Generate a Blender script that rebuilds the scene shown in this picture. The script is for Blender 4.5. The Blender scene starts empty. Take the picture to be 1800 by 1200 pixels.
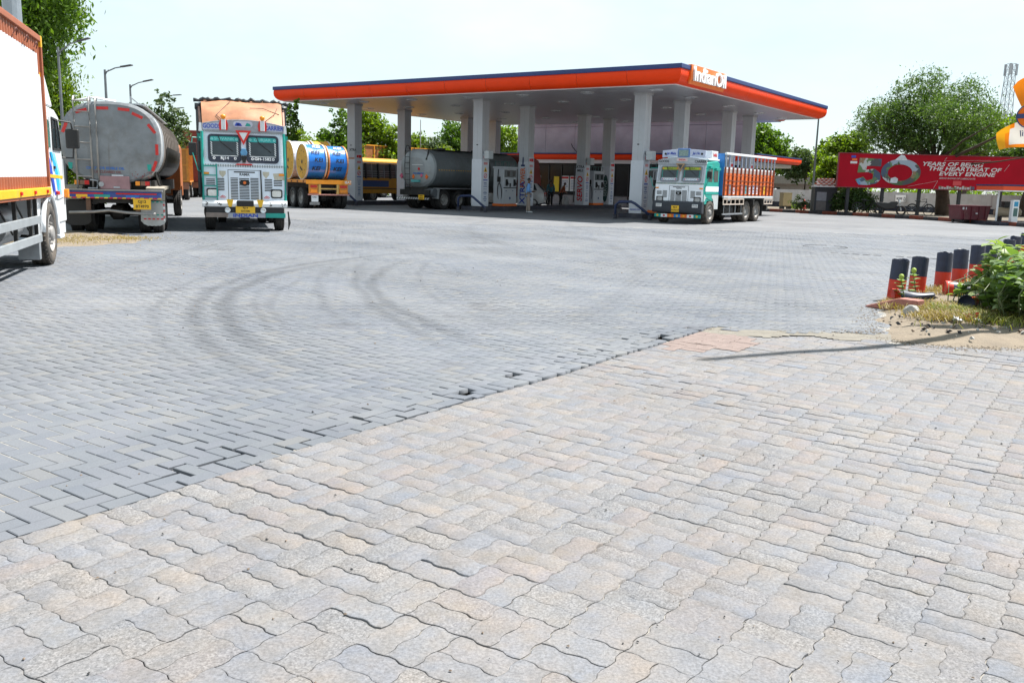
import bpy, math, random
import numpy as np
from mathutils import Vector, Matrix, Euler
random.seed(7)
RNG = np.random.default_rng(11)
S = bpy.context.scene
COL = S.collection
rad = math.radians

# ---------------------------------------------------------------- camera
EYE = 1.5
PITCH, ROLL = 0.1773, 0.0257
cam_d = bpy.data.cameras.new('camera')
cam_d.sensor_width = 36.0
cam_d.lens = 31.22
cam_d.clip_start = 0.05
cam_d.clip_end = 3000
cam = bpy.data.objects.new('camera', cam_d)
COL.objects.link(cam)
S.camera = cam
_fw = Vector((0, math.cos(PITCH), -math.sin(PITCH)))
_up = Vector((0, math.sin(PITCH), math.cos(PITCH)))
_rt = Vector((1, 0, 0))
_r2 = _rt * math.cos(ROLL) + _up * math.sin(ROLL)
_u2 = -_rt * math.sin(ROLL) + _up * math.cos(ROLL)
cam.matrix_world = Matrix(((_r2.x, _u2.x, -_fw.x, 0), (_r2.y, _u2.y, -_fw.y, 0), (_r2.z, _u2.z, -_fw.z, EYE), (0, 0, 0, 1)))

# ---------------------------------------------------------------- sun and sky
SUN_AZ = math.atan2(0.896, 0.443)
SUN_EL = rad(62)
sunvec = Vector((math.sin(SUN_AZ) * math.cos(SUN_EL), math.cos(SUN_AZ) * math.cos(SUN_EL), math.sin(SUN_EL)))
sd = bpy.data.lights.new('sun', 'SUN')
sd.energy = 5.0
sd.angle = rad(0.53)
sd.color = (1.0, 0.965, 0.91)
so = bpy.data.objects.new('sun', sd)
so.rotation_euler = sunvec.to_track_quat('Z', 'Y').to_euler()
so.location = sunvec * 120
COL.objects.link(so)
W = bpy.data.worlds.new('World')
S.world = W
W.use_nodes = True
nt = W.node_tree
nt.nodes.clear()
_o = nt.nodes.new('ShaderNodeOutputWorld')
_b = nt.nodes.new('ShaderNodeBackground')
_s = nt.nodes.new('ShaderNodeTexSky')
_s.sky_type = 'NISHITA'
_s.sun_disc = False
_s.sun_elevation = SUN_EL
_s.sun_rotation = SUN_AZ
_s.air_density = 1.0
_s.dust_density = 0.6
_s.ozone_density = 1.0
_b.inputs['Strength'].default_value = 0.066
# thin high cloud, the same all round the sky
_tc = nt.nodes.new('ShaderNodeTexCoord')
_mp = nt.nodes.new('ShaderNodeMapping')
_mp.inputs['Scale'].default_value = (1.0, 1.0, 2.6)
_n = nt.nodes.new('ShaderNodeTexNoise')
_n.inputs['Scale'].default_value = 1.7
_n.inputs['Detail'].default_value = 7
_n.inputs['Roughness'].default_value = 0.55
_cr = nt.nodes.new('ShaderNodeValToRGB')
_cr.color_ramp.elements[0].position = 0.34
_cr.color_ramp.elements[0].color = (0.38, 0.38, 0.38, 1)
_cr.color_ramp.elements[1].position = 0.72
_cr.color_ramp.elements[1].color = (1, 1, 1, 1)
_mx = nt.nodes.new('ShaderNodeMix')
_mx.data_type = 'RGBA'
_mx.inputs[7].default_value = (7.0, 8.2, 8.45, 1)
nt.links.new(_tc.outputs['Generated'], _mp.inputs['Vector'])
nt.links.new(_mp.outputs['Vector'], _n.inputs['Vector'])
nt.links.new(_n.outputs['Fac'], _cr.inputs['Fac'])
nt.links.new(_cr.outputs['Color'], _mx.inputs[0])
nt.links.new(_s.outputs['Color'], _mx.inputs[6])
nt.links.new(_mx.outputs[2], _b.inputs['Color'])
nt.links.new(_b.outputs['Background'], _o.inputs['Surface'])
S.view_settings.view_transform = 'Standard'
S.view_settings.look = 'None'
S.view_settings.exposure = 1.12
S.view_settings.gamma = 1.0
S.view_settings.use_curve_mapping = False
S.render.engine = 'CYCLES'
S.cycles.max_bounces = 8
S.cycles.transparent_max_bounces = 8
S.cycles.use_denoising = True

# the forecourt's own axes: DR runs away along the islands, DL runs along the near fascia to the left
TH = 0.6055
DR = Vector((math.sin(TH), math.cos(TH), 0))
DL = Vector((-math.cos(TH), math.sin(TH), 0))
C0 = Vector((5.5873, 40.9366, 0))
def LR(l, r, z=0.0):
    return C0 + DL * l + DR * r + Vector((0, 0, z))
ROT_LR = math.atan2(-DR.x, DR.y)      # local +y = DR, local +x = -DL

# ---------------------------------------------------------------- materials
MATS = {}
def mat(name, col, rough=0.6, metal=0.0, var=0.12, scale=5.0, bump=0.0, bscale=40.0, dirt=0.0, dcol=(0.22, 0.18, 0.14),
        rust=0.0, streak=0.0, spec=None, coat=0.0, coords='Object'):
    if name in MATS:
        return MATS[name]
    m = bpy.data.materials.new(name)
    m.use_nodes = True
    t = m.node_tree
    p = t.nodes['Principled BSDF']
    p.inputs['Roughness'].default_value = rough
    p.inputs['Metallic'].default_value = metal
    if spec is not None:
        p.inputs['Specular IOR Level'].default_value = spec
    if coat:
        p.inputs['Coat Weight'].default_value = coat
        p.inputs['Coat Roughness'].default_value = 0.12
    tc = t.nodes.new('ShaderNodeTexCoord')
    def noise(sc, det=5, ro=0.6, mapping=None):
        n = t.nodes.new('ShaderNodeTexNoise')
        n.inputs['Scale'].default_value = sc
        n.inputs['Detail'].default_value = det
        n.inputs['Roughness'].default_value = ro
        if mapping:
            mp = t.nodes.new('ShaderNodeMapping')
            mp.inputs['Scale'].default_value = mapping
            t.links.new(tc.outputs[coords], mp.inputs['Vector'])
            t.links.new(mp.outputs['Vector'], n.inputs['Vector'])
        else:
            t.links.new(tc.outputs[coords], n.inputs['Vector'])
        return n
    def ramp(src, a, b):
        r = t.nodes.new('ShaderNodeMapRange')
        r.inputs['From Min'].default_value = a
        r.inputs['From Max'].default_value = b
        t.links.new(src, r.inputs['Value'])
        return r.outputs['Result']
    def mix(fac, a, b, blend='MIX'):
        x = t.nodes.new('ShaderNodeMix')
        x.data_type = 'RGBA'
        x.blend_type = blend
        for sock, v in ((x.inputs[0], fac), (x.inputs[6], a), (x.inputs[7], b)):
            if isinstance(v, bpy.types.NodeSocket):
                t.links.new(v, sock)
            elif isinstance(v, (int, float)):
                sock.default_value = v
            else:
                sock.default_value = (*v[:3], 1)
        return x.outputs[2]
    n1 = noise(scale)
    lo = tuple(c * (1 - var) for c in col)
    hi = tuple(min(1, c * (1 + var)) for c in col)
    c = mix(ramp(n1.outputs['Fac'], 0.3, 0.7), lo, hi)
    if dirt:
        nd = noise(scale * 0.45 + 0.7, 9, 0.72)
        c = mix(ramp(nd.outputs['Fac'], 0.62 - 0.22 * dirt, 0.95 - 0.2 * dirt), c, dcol)
    if streak:
        ns = noise(1.0, 6, 0.65, (9, 9, 0.55))
        c = mix(ramp(ns.outputs['Fac'], 0.66 - 0.16 * streak, 0.9 - 0.1 * streak), c, dcol)
    if rust:
        nr = noise(3.1, 10, 0.75)
        c = mix(ramp(nr.outputs['Fac'], 0.68 - 0.2 * rust, 0.8 - 0.18 * rust), c, (0.16, 0.06, 0.025))
    t.links.new(c, p.inputs['Base Color'])
    if var or dirt:
        rr = t.nodes.new('ShaderNodeMapRange')
        rr.inputs['To Min'].default_value = max(0, rough - 0.08)
        rr.inputs['To Max'].default_value = min(1, rough + 0.12)
        t.links.new(n1.outputs['Fac'], rr.inputs['Value'])
        t.links.new(rr.outputs['Result'], p.inputs['Roughness'])
    if bump:
        nb = noise(bscale, 6, 0.6)
        b = t.nodes.new('ShaderNodeBump')
        b.inputs['Strength'].default_value = min(1, bump)
        b.inputs['Distance'].default_value = 0.02
        t.links.new(nb.outputs['Fac'], b.inputs['Height'])
        t.links.new(b.outputs['Normal'], p.inputs['Normal'])
    MATS[name] = m
    return m

def glass(name, col=(0.02, 0.03, 0.035), rough=0.06):
    if name in MATS:
        return MATS[name]
    m = mat(name, col, rough, 0.0, 0.3, 2.0)
    m.node_tree.nodes['Principled BSDF'].inputs['Specular IOR Level'].default_value = 0.7
    return m

def leafmat(name, dark, light, trans=0.35):
    if name in MATS:
        return MATS[name]
    m = bpy.data.materials.new(name)
    m.use_nodes = True
    t = m.node_tree
    t.nodes.clear()
    out = t.nodes.new('ShaderNodeOutputMaterial')
    a = t.nodes.new('ShaderNodeAttribute')
    a.attribute_name = 'rnd'
    oi = t.nodes.new('ShaderNodeObjectInfo')
    ad = t.nodes.new('ShaderNodeMath')
    ad.operation = 'MULTIPLY_ADD'
    ad.inputs[1].default_value = 0.12
    t.links.new(oi.outputs['Random'], ad.inputs[0])
    t.links.new(a.outputs['Fac'], ad.inputs[2])
    x = t.nodes.new('ShaderNodeMix')
    x.data_type = 'RGBA'
    x.inputs[6].default_value = (*dark, 1)
    x.inputs[7].default_value = (*light, 1)
    t.links.new(ad.outputs[0], x.inputs[0])
    d = t.nodes.new('ShaderNodeBsdfPrincipled')
    d.inputs['Roughness'].default_value = 0.5
    d.inputs['Specular IOR Level'].default_value = 0.35
    tr = t.nodes.new('ShaderNodeBsdfTranslucent')
    g = t.nodes.new('ShaderNodeMix')
    g.data_type = 'RGBA'
    g.blend_type = 'MULTIPLY'
    g.inputs[0].default_value = 1.0
    g.inputs[7].default_value = (1.5, 1.6, 0.5, 1)
    t.links.new(x.outputs[2], d.inputs['Base Color'])
    t.links.new(x.outputs[2], g.inputs[6])
    t.links.new(g.outputs[2], tr.inputs['Color'])
    ms = t.nodes.new('ShaderNodeMixShader')
    ms.inputs[0].default_value = trans
    t.links.new(d.outputs[0], ms.inputs[1])
    t.links.new(tr.outputs[0], ms.inputs[2])
    t.links.new(ms.outputs[0], out.inputs['Surface'])
    MATS[name] = m
    return m

# ---------------------------------------------------------------- mesh builder
class MB:
    def __init__(s):
        s.v, s.f, s.m = [], [], []
    def add(s, vs, fs, m=0, M=None):
        o = len(s.v)
        s.v += [tuple(M @ Vector(p)) for p in vs] if M is not None else [tuple(p) for p in vs]
        s.f += [tuple(i + o for i in f) for f in fs]
        s.m += [m] * len(fs)
        return s
    def box(s, x0, x1, y0, y1, z0, z1, m=0, M=None):
        vs = [(x, y, z) for x in (x0, x1) for y in (y0, y1) for z in (z0, z1)]
        fs = [(0, 1, 3, 2), (4, 6, 7, 5), (0, 4, 5, 1), (2, 3, 7, 6), (0, 2, 6, 4), (1, 5, 7, 3)]
        return s.add(vs, fs, m, M)
    def bar(s, a, b, w, h=None, m=0):
        """square bar from a to b"""
        a, b = Vector(a), Vector(b)
        d = (b - a)
        q = d.to_track_quat('Z', 'Y').to_matrix().to_4x4()
        M = Matrix.Translation(a) @ q
        h = h or w
        return s.box(-w / 2, w / 2, -h / 2, h / 2, 0, d.length, m, M)
    def cyl(s, a, b, r0, r1=None, n=10, m=0, caps=True):
        a, b = Vector(a), Vector(b)
        r1 = r0 if r1 is None else r1
        q = (b - a).to_track_quat('Z', 'Y').to_matrix()
        vs = []
        for p, r in ((a, r0), (b, r1)):
            for k in range(n):
                t = 2 * math.pi * k / n
                vs.append(p + q @ Vector((r * math.cos(t), r * math.sin(t), 0)))
        fs = [(k, (k + 1) % n, n + (k + 1) % n, n + k) for k in range(n)]
        if caps:
            fs += [tuple(range(n))[::-1], tuple(range(n, 2 * n))]
        return s.add(vs, fs, m)
    def tube(s, pts, r, n=6, m=0):
        rr = r if isinstance(r, (list, tuple)) else [r] * len(pts)
        pts = [Vector(p) for p in pts]
        o = len(s.v)
        for i, p in enumerate(pts):
            d = (pts[min(i + 1, len(pts) - 1)] - pts[max(i - 1, 0)])
            q = d.to_track_quat('Z', 'Y').to_matrix()
            for k in range(n):
                t = 2 * math.pi * k / n
                s.v.append(tuple(p + q @ Vector((rr[i] * math.cos(t), rr[i] * math.sin(t), 0))))
        for i in range(len(pts) - 1):
            for k in range(n):
                a = o + i * n + k
                b = o + i * n + (k + 1) % n
                s.f.append((a, b, b + n, a + n))
                s.m.append(m)
        s.f += [tuple(range(o, o + n))[::-1], tuple(range(o + (len(pts) - 1) * n, o + len(pts) * n))]
        s.m += [m, m]
        return s
    def prism(s, poly, d0, d1, axis='x', m=0, M=None):
        """poly in the plane across the axis: axis x -> (y,z), y -> (x,z), z -> (x,y)"""
        n = len(poly)
        def P(a, b, d):
            return (d, a, b) if axis == 'x' else ((a, d, b) if axis == 'y' else (a, b, d))
        vs = [P(a, b, d0) for a, b in poly] + [P(a, b, d1) for a, b in poly]
        fs = [tuple(range(n)), tuple(range(2 * n - 1, n - 1, -1))]
        fs += [(k, n + k, n + (k + 1) % n, (k + 1) % n) for k in range(n)]
        return s.add(vs, fs, m, M)
    def lathe(s, prof, n=24, axis='x', c=(0, 0, 0), m=0):
        """prof of (along, radius)"""
        vs = []
        for a, r in prof:
            for k in range(n):
                t = 2 * math.pi * k / n
                u, w = r * math.cos(t), r * math.sin(t)
                p = (a, u, w) if axis == 'x' else ((u, a, w) if axis == 'y' else (u, w, a))
                vs.append((p[0] + c[0], p[1] + c[1], p[2] + c[2]))
        fs = []
        for i in range(len(prof) - 1):
            for k in range(n):
                a = i * n + k
                b = i * n + (k + 1) % n
                fs.append((a, a + n, b + n, b))
        return s.add(vs, fs, m)
    def disc(s, c, r, normal, n=16, m=0):
        q = Vector(normal).to_track_quat('Z', 'Y').to_matrix()
        c = Vector(c)
        vs = [c + q @ Vector((r * math.cos(2 * math.pi * k / n), r * math.sin(2 * math.pi * k / n), 0)) for k in range(n)]
        return s.add(vs, [tuple(range(n))], m)
    def mesh(s, name, mats, smooth=False):
        me = bpy.data.meshes.new(name)
        me.from_pydata(s.v, [], s.f)
        for x in (mats if isinstance(mats, (list, tuple)) else [mats]):
            me.materials.append(x)
        me.polygons.foreach_set('material_index', s.m)
        if smooth:
            me.polygons.foreach_set('use_smooth', [True] * len(s.f))
        me.update()
        return me
    def build(s, name, mats, parent=None, bevel=0.0, smooth=False, loc=None, rot=None, seg=2, fix=True):
        me = s.mesh(name, mats, smooth)
        if fix:
            import bmesh
            b = bmesh.new()
            b.from_mesh(me)
            bmesh.ops.recalc_face_normals(b, faces=b.faces)
            b.to_mesh(me)
            b.free()
        o = link(name, me, parent, loc, rot)
        if bevel:
            md = o.modifiers.new('bevel', 'BEVEL')
            md.width = bevel
            md.segments = seg
            md.limit_method = 'ANGLE'
            md.angle_limit = rad(40)
            if smooth or seg > 1:
                me.polygons.foreach_set('use_smooth', [True] * len(me.polygons))
                wn = o.modifiers.new('wn', 'WEIGHTED_NORMAL')
                wn.keep_sharp = True
        return o

def link(name, data, parent=None, loc=None, rot=None):
    o = bpy.data.objects.new(name, data)
    COL.objects.link(o)
    if parent is not None:
        o.parent = parent
    if loc is not None:
        o.location = loc
    if rot is not None:
        o.rotation_euler = rot
    return o

def tag(o, label=None, cat=None, group=None, kind=None):
    if label: o['label'] = label
    if cat: o['category'] = cat
    if group: o['group'] = group
    if kind: o['kind'] = kind
    return o

def thing(name, label, cat, loc=(0, 0, 0), rz=0.0, group=None):
    return tag(link(name, None, None, loc, (0, 0, rz)), label, cat, group, 'thing')

def dup(o, parent=None):
    c = o.copy()
    COL.objects.link(c)
    if parent is not None:
        c.parent = parent
    for ch in list(o.children):
        dup(ch, c)
    return c

FRONT, REAR, RIGHT, LEFT = (rad(90), 0, rad(180)), (rad(90), 0, 0), (rad(90), 0, rad(90)), (rad(90), 0, rad(-90))
def text(body, size, loc, rot, m, parent, ext=0.004, bold=0.0, align='CENTER', sx=1.0, name='lettering', shear=0.0, spacing=1.0, fitw=None):
    c = bpy.data.curves.new(name, 'FONT')
    c.body = body
    c.size = size
    c.extrude = ext
    c.offset = bold * size
    c.align_x = align
    c.align_y = 'CENTER'
    c.resolution_u = 3
    c.shear = shear
    c.space_character = spacing
    c.materials.append(m)
    tmp = bpy.data.objects.new('tmp', c)
    me = bpy.data.meshes.new_from_object(tmp)
    me.name = name
    bpy.data.objects.remove(tmp)
    bpy.data.curves.remove(c)
    o = link(name, me, parent, loc, rot)
    if fitw:
        xs_ = [v.co.x for v in me.vertices]
        sx = fitw / max(1e-6, max(xs_) - min(xs_))
    o.scale = (sx, 1, 1)
    return o

# ---------------------------------------------------------------- common paints
white = mat('white_paint', (0.74, 0.76, 0.78), 0.38, var=0.05, dirt=0.25, dcol=(0.42, 0.40, 0.37), scale=3)
blueish = mat('white_enamel', (0.72, 0.79, 0.88), 0.35, var=0.05, dirt=0.2, dcol=(0.45, 0.45, 0.46), scale=3)
black = mat('black_paint', (0.018, 0.018, 0.02), 0.5, var=0.3)
rubber = mat('tyre_rubber', (0.022, 0.021, 0.021), 0.85, var=0.25, scale=9, dirt=0.45, dcol=(0.09, 0.075, 0.06))
dusty_rubber = mat('dusty_tyre_rubber', (0.05, 0.045, 0.04), 0.9, var=0.25, scale=9, dirt=0.9, dcol=(0.17, 0.135, 0.105))
steel = mat('dull_steel', (0.36, 0.38, 0.40), 0.45, 0.6, var=0.2, rust=0.15)
rim_m = mat('rim_paint', (0.30, 0.29, 0.28), 0.55, 0.3, var=0.2, dirt=0.6, dcol=(0.15, 0.12, 0.09))
chassis_m = mat('chassis_black', (0.022, 0.021, 0.02), 0.7, var=0.3, dirt=0.4, dcol=(0.08, 0.065, 0.05))
orange_m = mat('safety_orange', (0.78, 0.16, 0.02), 0.42, var=0.06)
red_m = mat('signal_red', (0.62, 0.02, 0.015), 0.4, var=0.08)
yellow_m = mat('plate_yellow', (0.80, 0.46, 0.02), 0.45, var=0.06, dirt=0.2)
amber = mat('amber_lens', (0.85, 0.27, 0.01), 0.25, var=0.05)
redlens = mat('red_lens', (0.55, 0.012, 0.008), 0.22, var=0.05)
chrome = mat('lamp_glass', (0.65, 0.68, 0.70), 0.12, 0.7, var=0.1)
navy = mat('navy_paint', (0.012, 0.03, 0.12), 0.5, var=0.12)
teal = mat('teal_paint', (0.01, 0.30, 0.25), 0.42, var=0.1, dirt=0.2)
ink_black = mat('ink_black', (0.012, 0.012, 0.012), 0.6, var=0)
ink_white = mat('ink_white', (0.8, 0.8, 0.8), 0.5, var=0)
ink_blue = mat('ink_blue', (0.02, 0.06, 0.40), 0.5, var=0)
ink_red = mat('ink_red', (0.60, 0.015, 0.02), 0.5, var=0)
dkglass = glass('dark_glass')

# ---------------------------------------------------------------- wheels
_wcache = {}
def wheel(parent, x, y, r=0.5, w=0.28, side=1, front=False, tm=None, name='wheel'):
    tm = tm or rubber
    key = (round(r, 3), round(w, 3), front, tm.name)
    if key not in _wcache:
        h = w / 2
        b = MB()
        b.lathe([(h * 0.55, r * 0.56), (h * 0.86, r * 0.60), (h, r * 0.74), (h * 0.97, r * 0.88), (h * 0.84, r * 0.975), (h * 0.55, r),
                 (h * 0.5, r * 0.985), (h * 0.42, r), (h * 0.05, r), (0, r * 0.98), (-h * 0.05, r), (-h * 0.42, r), (-h * 0.5, r * 0.985), (-h * 0.55, r),
                 (-h * 0.84, r * 0.975), (-h, r * 0.80), (-h * 0.86, r * 0.60), (-h * 0.5, r * 0.56)], 30, 'x')
        n = 40
        for k in range(n):
            t = 2 * math.pi * k / n
            M = Matrix.Rotation(t, 4, 'X')
            b.box(h * 0.58, h * 0.86, -r * 0.028, r * 0.028, r * 0.95, r * 1.003, 0, M)
            b.box(-h * 0.86, -h * 0.58, -r * 0.028, r * 0.028, r * 0.95, r * 1.003, 0, M)
        tyre = b.mesh('tyre', tm, True)
        c = MB()
        if front:
            c.lathe([(h * 0.9, r * 0.60), (h * 0.95, r * 0.575), (h * 0.55, r * 0.54), (h * 0.45, r * 0.48), (h * 0.62, r * 0.40), (h * 0.66, r * 0.26), (h * 1.0, r * 0.24), (h * 1.12, r * 0.2), (h * 1.2, r * 0.1), (h * 1.2, 0.001)], 24, 'x')
            for k in range(10):
                t = 2 * math.pi * k / 10
                p = (h * 0.6, r * 0.34 * math.cos(t), r * 0.34 * math.sin(t))
                c.cyl(p, (h * 0.95, p[1], p[2]), r * 0.035, n=6)
        else:
            c.lathe([(h * 0.9, r * 0.60), (h * 0.93, r * 0.575), (h * 0.5, r * 0.55), (h * 0.1, r * 0.50), (-h * 0.05, r * 0.40), (-h * 0.05, r * 0.27), (h * 0.5, r * 0.24), (h * 0.62, r * 0.2), (h * 0.65, 0.001)], 24, 'x')
            for k in range(8):
                t = 2 * math.pi * k / 8
                p = (-h * 0.08, r * 0.34 * math.cos(t), r * 0.34 * math.sin(t))
                c.cyl(p, (h * 0.12, p[1], p[2]), r * 0.035, n=6)
        _wcache[key] = (tyre, c.mesh('rim', rim_m, False))
    ty, rm = _wcache[key]
    o = link(name, ty, parent, (x, y, r), (random.uniform(0, 6), 0, 0 if side > 0 else math.pi))
    o.rotation_euler = (random.uniform(0, 6), 0, 0) if side > 0 else (random.uniform(0, 6), 0, math.pi)
    link('rim', rm, o)
    return o
# ================================================================ GROUND
def ground_mat(name, kind):
    """kind: 'brick' grey herringbone pavers, 'wavy' pale zigzag pavers, 'far' grey pavers too far off to tell apart"""
    m = bpy.data.materials.new(name)
    m.use_nodes = True
    t = m.node_tree
    p = t.nodes['Principled BSDF']
    p.inputs['Specular IOR Level'].default_value = 0.25
    L = t.links.new
    geo = t.nodes.new('ShaderNodeNewGeometry')
    pos = geo.outputs['Position']
    def noise(sc, det=4, ro=0.6, vec=pos):
        n = t.nodes.new('ShaderNodeTexNoise')
        n.inputs['Scale'].default_value = sc
        n.inputs['Detail'].default_value = det
        n.inputs['Roughness'].default_value = ro
        L(vec, n.inputs['Vector'])
        return n
    def mr(src, a, b, c=0.0, d=1.0):
        r = t.nodes.new('ShaderNodeMapRange')
        for i, v in zip((1, 2, 3, 4), (a, b, c, d)):
            r.inputs[i].default_value = v
        L(src, r.inputs[0])
        return r.outputs[0]
    def math_(op, a, b=None):
        x = t.nodes.new('ShaderNodeMath')
        x.operation = op
        for i, v in enumerate((a, b)):
            if v is None: continue
            if isinstance(v, (int, float)): x.inputs[i].default_value = v
            else: L(v, x.inputs[i])
        return x.outputs[0]
    def mix(fac, a, b, blend='MIX'):
        x = t.nodes.new('ShaderNodeMix')
        x.data_type = 'RGBA'
        x.blend_type = blend
        for sock, v in ((x.inputs[0], fac), (x.inputs[6], a), (x.inputs[7], b)):
            if isinstance(v, (int, float)): sock.default_value = v
            elif isinstance(v, tuple): sock.default_value = (*v, 1)
            else: L(v, sock)
        return x.outputs[2]
    def ramp(src, stops, const=False):
        r = t.nodes.new('ShaderNodeValToRGB')
        if const: r.color_ramp.interpolation = 'CONSTANT'
        e = r.color_ramp.elements
        e[0].position, e[0].color = stops[0][0], (*stops[0][1], 1)
        e[1].position, e[1].color = stops[1][0], (*stops[1][1], 1)
        for q, c in stops[2:]:
            k = e.new(q)
            k.color = (*c, 1)
        L(src, r.inputs[0])
        return r.outputs[0]
    at = t.nodes.new('ShaderNodeAttribute')
    at.attribute_name = 'rnd'
    oi = t.nodes.new('ShaderNodeObjectInfo')
    rnd = math_('FRACT', math_('ADD', at.outputs['Fac'], oi.outputs['Random']))
    rnd2 = math_('FRACT', math_('MULTIPLY', rnd, 37.7))
    if kind == 'wavy':
        base = ramp(rnd, [(0.0, (0.205, 0.212, 0.236)), (0.3, (0.248, 0.245, 0.246)), (0.5, (0.268, 0.243, 0.226)), (0.66, (0.188, 0.210, 0.246)), (0.82, (0.265, 0.222, 0.205)), (1.0, (0.228, 0.242, 0.262))])
        tint = ramp(noise(5.5, 3).outputs['Fac'], [(0.33, (0.193, 0.207, 0.245)), (0.5, (0.239, 0.230, 0.234)), (0.70, (0.272, 0.227, 0.192))])
        col = mix(0.50, base, tint)
        sp = t.nodes.new('ShaderNodeTexVoronoi')
        sp.inputs['Scale'].default_value = 170
        L(pos, sp.inputs['Vector'])
        rough_amt = mr(rnd2, 0.60, 0.9, 0.10, 1.0)
        grain = ramp(sp.outputs['Color'], [(0.0, (0.03, 0.03, 0.032)), (0.3, (0.15, 0.145, 0.14)), (0.85, (0.36, 0.35, 0.345))])
        col = mix(math_('MULTIPLY', rough_amt, 0.45), col, grain)
        fine = noise(90, 4, 0.7)
        col = mix(0.75, col, ramp(fine.outputs['Fac'], [(0.32, (0.60, 0.60, 0.60)), (0.68, (1.32, 1.32, 1.32))]), 'MULTIPLY')
        bright = mr(noise(0.6, 3).outputs['Fac'], 0.35, 0.7, 0.70, 0.80)
        blot = mr(noise(7, 8, 0.7).outputs['Fac'], 0.36, 0.50, 0.30, 0.0)
        col = mix(blot, col, (0.15, 0.145, 0.14))
        bei = mr(noise(2.3, 6, 0.65).outputs['Fac'], 0.56, 0.72, 0.0, 0.32)
        col = mix(bei, col, (0.27, 0.225, 0.165))
    else:
        base = ramp(rnd, [(0.0, (0.123, 0.136, 0.159)), (0.35, (0.140, 0.150, 0.173)), (0.6, (0.130, 0.143, 0.163)), (0.85, (0.150, 0.160, 0.177)), (1.0, (0.160, 0.162, 0.165))])
        if kind == 'far':
            mp = t.nodes.new('ShaderNodeMapping')
            mp.inputs['Rotation'].default_value = (0, 0, -ROT_LR)
            L(pos, mp.inputs['Vector'])
            bt = t.nodes.new('ShaderNodeTexBrick')
            bt.inputs['Color1'].default_value = (0.143, 0.150, 0.169, 1)
            bt.inputs['Color2'].default_value = (0.169, 0.176, 0.188, 1)
            bt.inputs['Mortar'].default_value = (0.180, 0.169, 0.146, 1)
            bt.inputs['Scale'].default_value = 1.0
            bt.inputs['Mortar Size'].default_value = 0.004
            bt.inputs['Brick Width'].default_value = 0.2
            bt.inputs['Row Height'].default_value = 0.1
            bt.offset = 0.5
            L(mp.outputs['Vector'], bt.inputs['Vector'])
            base = bt.outputs['Color']
        fine = noise(120, 4, 0.7)
        col = mix(0.7, base, ramp(fine.outputs['Fac'], [(0.3, (0.78, 0.78, 0.78)), (0.7, (1.16, 1.16, 1.16))]), 'MULTIPLY')
        # dust films and sand
        dusty = mr(noise(0.35, 6, 0.65).outputs['Fac'], 0.40, 0.72, 0.0, 0.55)
        col = mix(dusty, col, (0.210, 0.211, 0.212))
        sand = mr(noise(1.1, 8, 0.7).outputs['Fac'], 0.66, 0.74, 0.0, 0.75)
        col = mix(sand, col, (0.267, 0.238, 0.191))
        oil = mr(noise(0.8, 7, 0.6).outputs['Fac'], 0.31, 0.40, 0.5, 0.0)
        col = mix(oil, col, (0.087, 0.088, 0.095))
        # rubber arcs left by turning trucks
        sx = t.nodes.new('ShaderNodeSeparateXYZ')
        L(pos, sx.inputs[0])
        tot = None
        wob = mr(noise(0.7, 2).outputs['Fac'], 0.3, 0.7, -0.05, 0.05)
        for cx, cy, R, w, amt, y0, y1 in ((5.90, 12.78, 9.93, 0.20, 0.50, 6.0, 21), (5.66, 12.81, 9.38, 0.22, 0.62, 6.6, 17.5), (5.9, 12.9, 9.30, 0.10, 0.32, 7.5, 14), (6.05, 13.0, 9.75, 0.09, 0.25, 7.5, 14),
                                 (17.06, 16.96, 19.78, 0.17, 0.45, 7.0, 18), (9.53, 14.67, 11.73, 0.20, 0.55, 7.4, 18), (9.9, 14.9, 12.35, 0.12, 0.25, 8, 17), (5.6, 12.6, 8.75, 0.12, 0.28, 7.5, 16), (6.6, 13.4, 11.2, 0.12, 0.25, 6, 22), (13.5, 15.8, 16.6, 0.14, 0.28, 7.5, 19), (12.0, 15.5, 13.6, 0.12, 0.22, 8, 20), (30, 18, 36.5, 0.3, 0.22, 9, 30), (-28, 20, 30.5, 0.3, 0.2, 9, 32), (26, 30, 27.5, 0.35, 0.25, 20, 42), (24, 33, 22.0, 0.3, 0.2, 22, 45)):
            dx = math_('SUBTRACT', sx.outputs[0], cx)
            dy = math_('SUBTRACT', sx.outputs[1], cy)
            d = math_('SQRT', math_('ADD', math_('MULTIPLY', dx, dx), math_('MULTIPLY', dy, dy)))
            e = math_('ABSOLUTE', math_('ADD', math_('SUBTRACT', d, R), wob))
            k = mr(e, w * 0.15, w * 0.75, amt * 1.15, 0.0)
            yf = math_('MULTIPLY', mr(sx.outputs[1], y0, y0 + 1.8), mr(sx.outputs[1], y1 - 4, y1, 1, 0))
            k = math_('MULTIPLY', k, yf)
            if cx > 0 and cx < 20:
                k = math_('MULTIPLY', k, mr(sx.outputs[0], 0.2, 2.2, 1, 0))
            tot = k if tot is None else math_('MAXIMUM', tot, k)
        grip = mr(noise(3, 6, 0.7).outputs['Fac'], 0.3, 0.62, 0.6, 1.0)
        col = mix(math_('MULTIPLY', tot, grip), col, (0.075, 0.08, 0.09))
        bright = mr(noise(0.22, 4).outputs['Fac'], 0.35, 0.68, 0.80, 1.04)
    cb = t.nodes.new('ShaderNodeCombineXYZ')
    for i in range(3): L(bright, cb.inputs[i])
    col = mix(1.0, col, cb.outputs[0], 'MULTIPLY')
    L(col, p.inputs['Base Color'])
    p.inputs['Roughness'].default_value = 0.82
    b = t.nodes.new('ShaderNodeBump')
    b.inputs['Distance'].default_value = 0.004
    b.inputs['Strength'].default_value = 0.55 if kind == 'wavy' else 0.35
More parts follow.
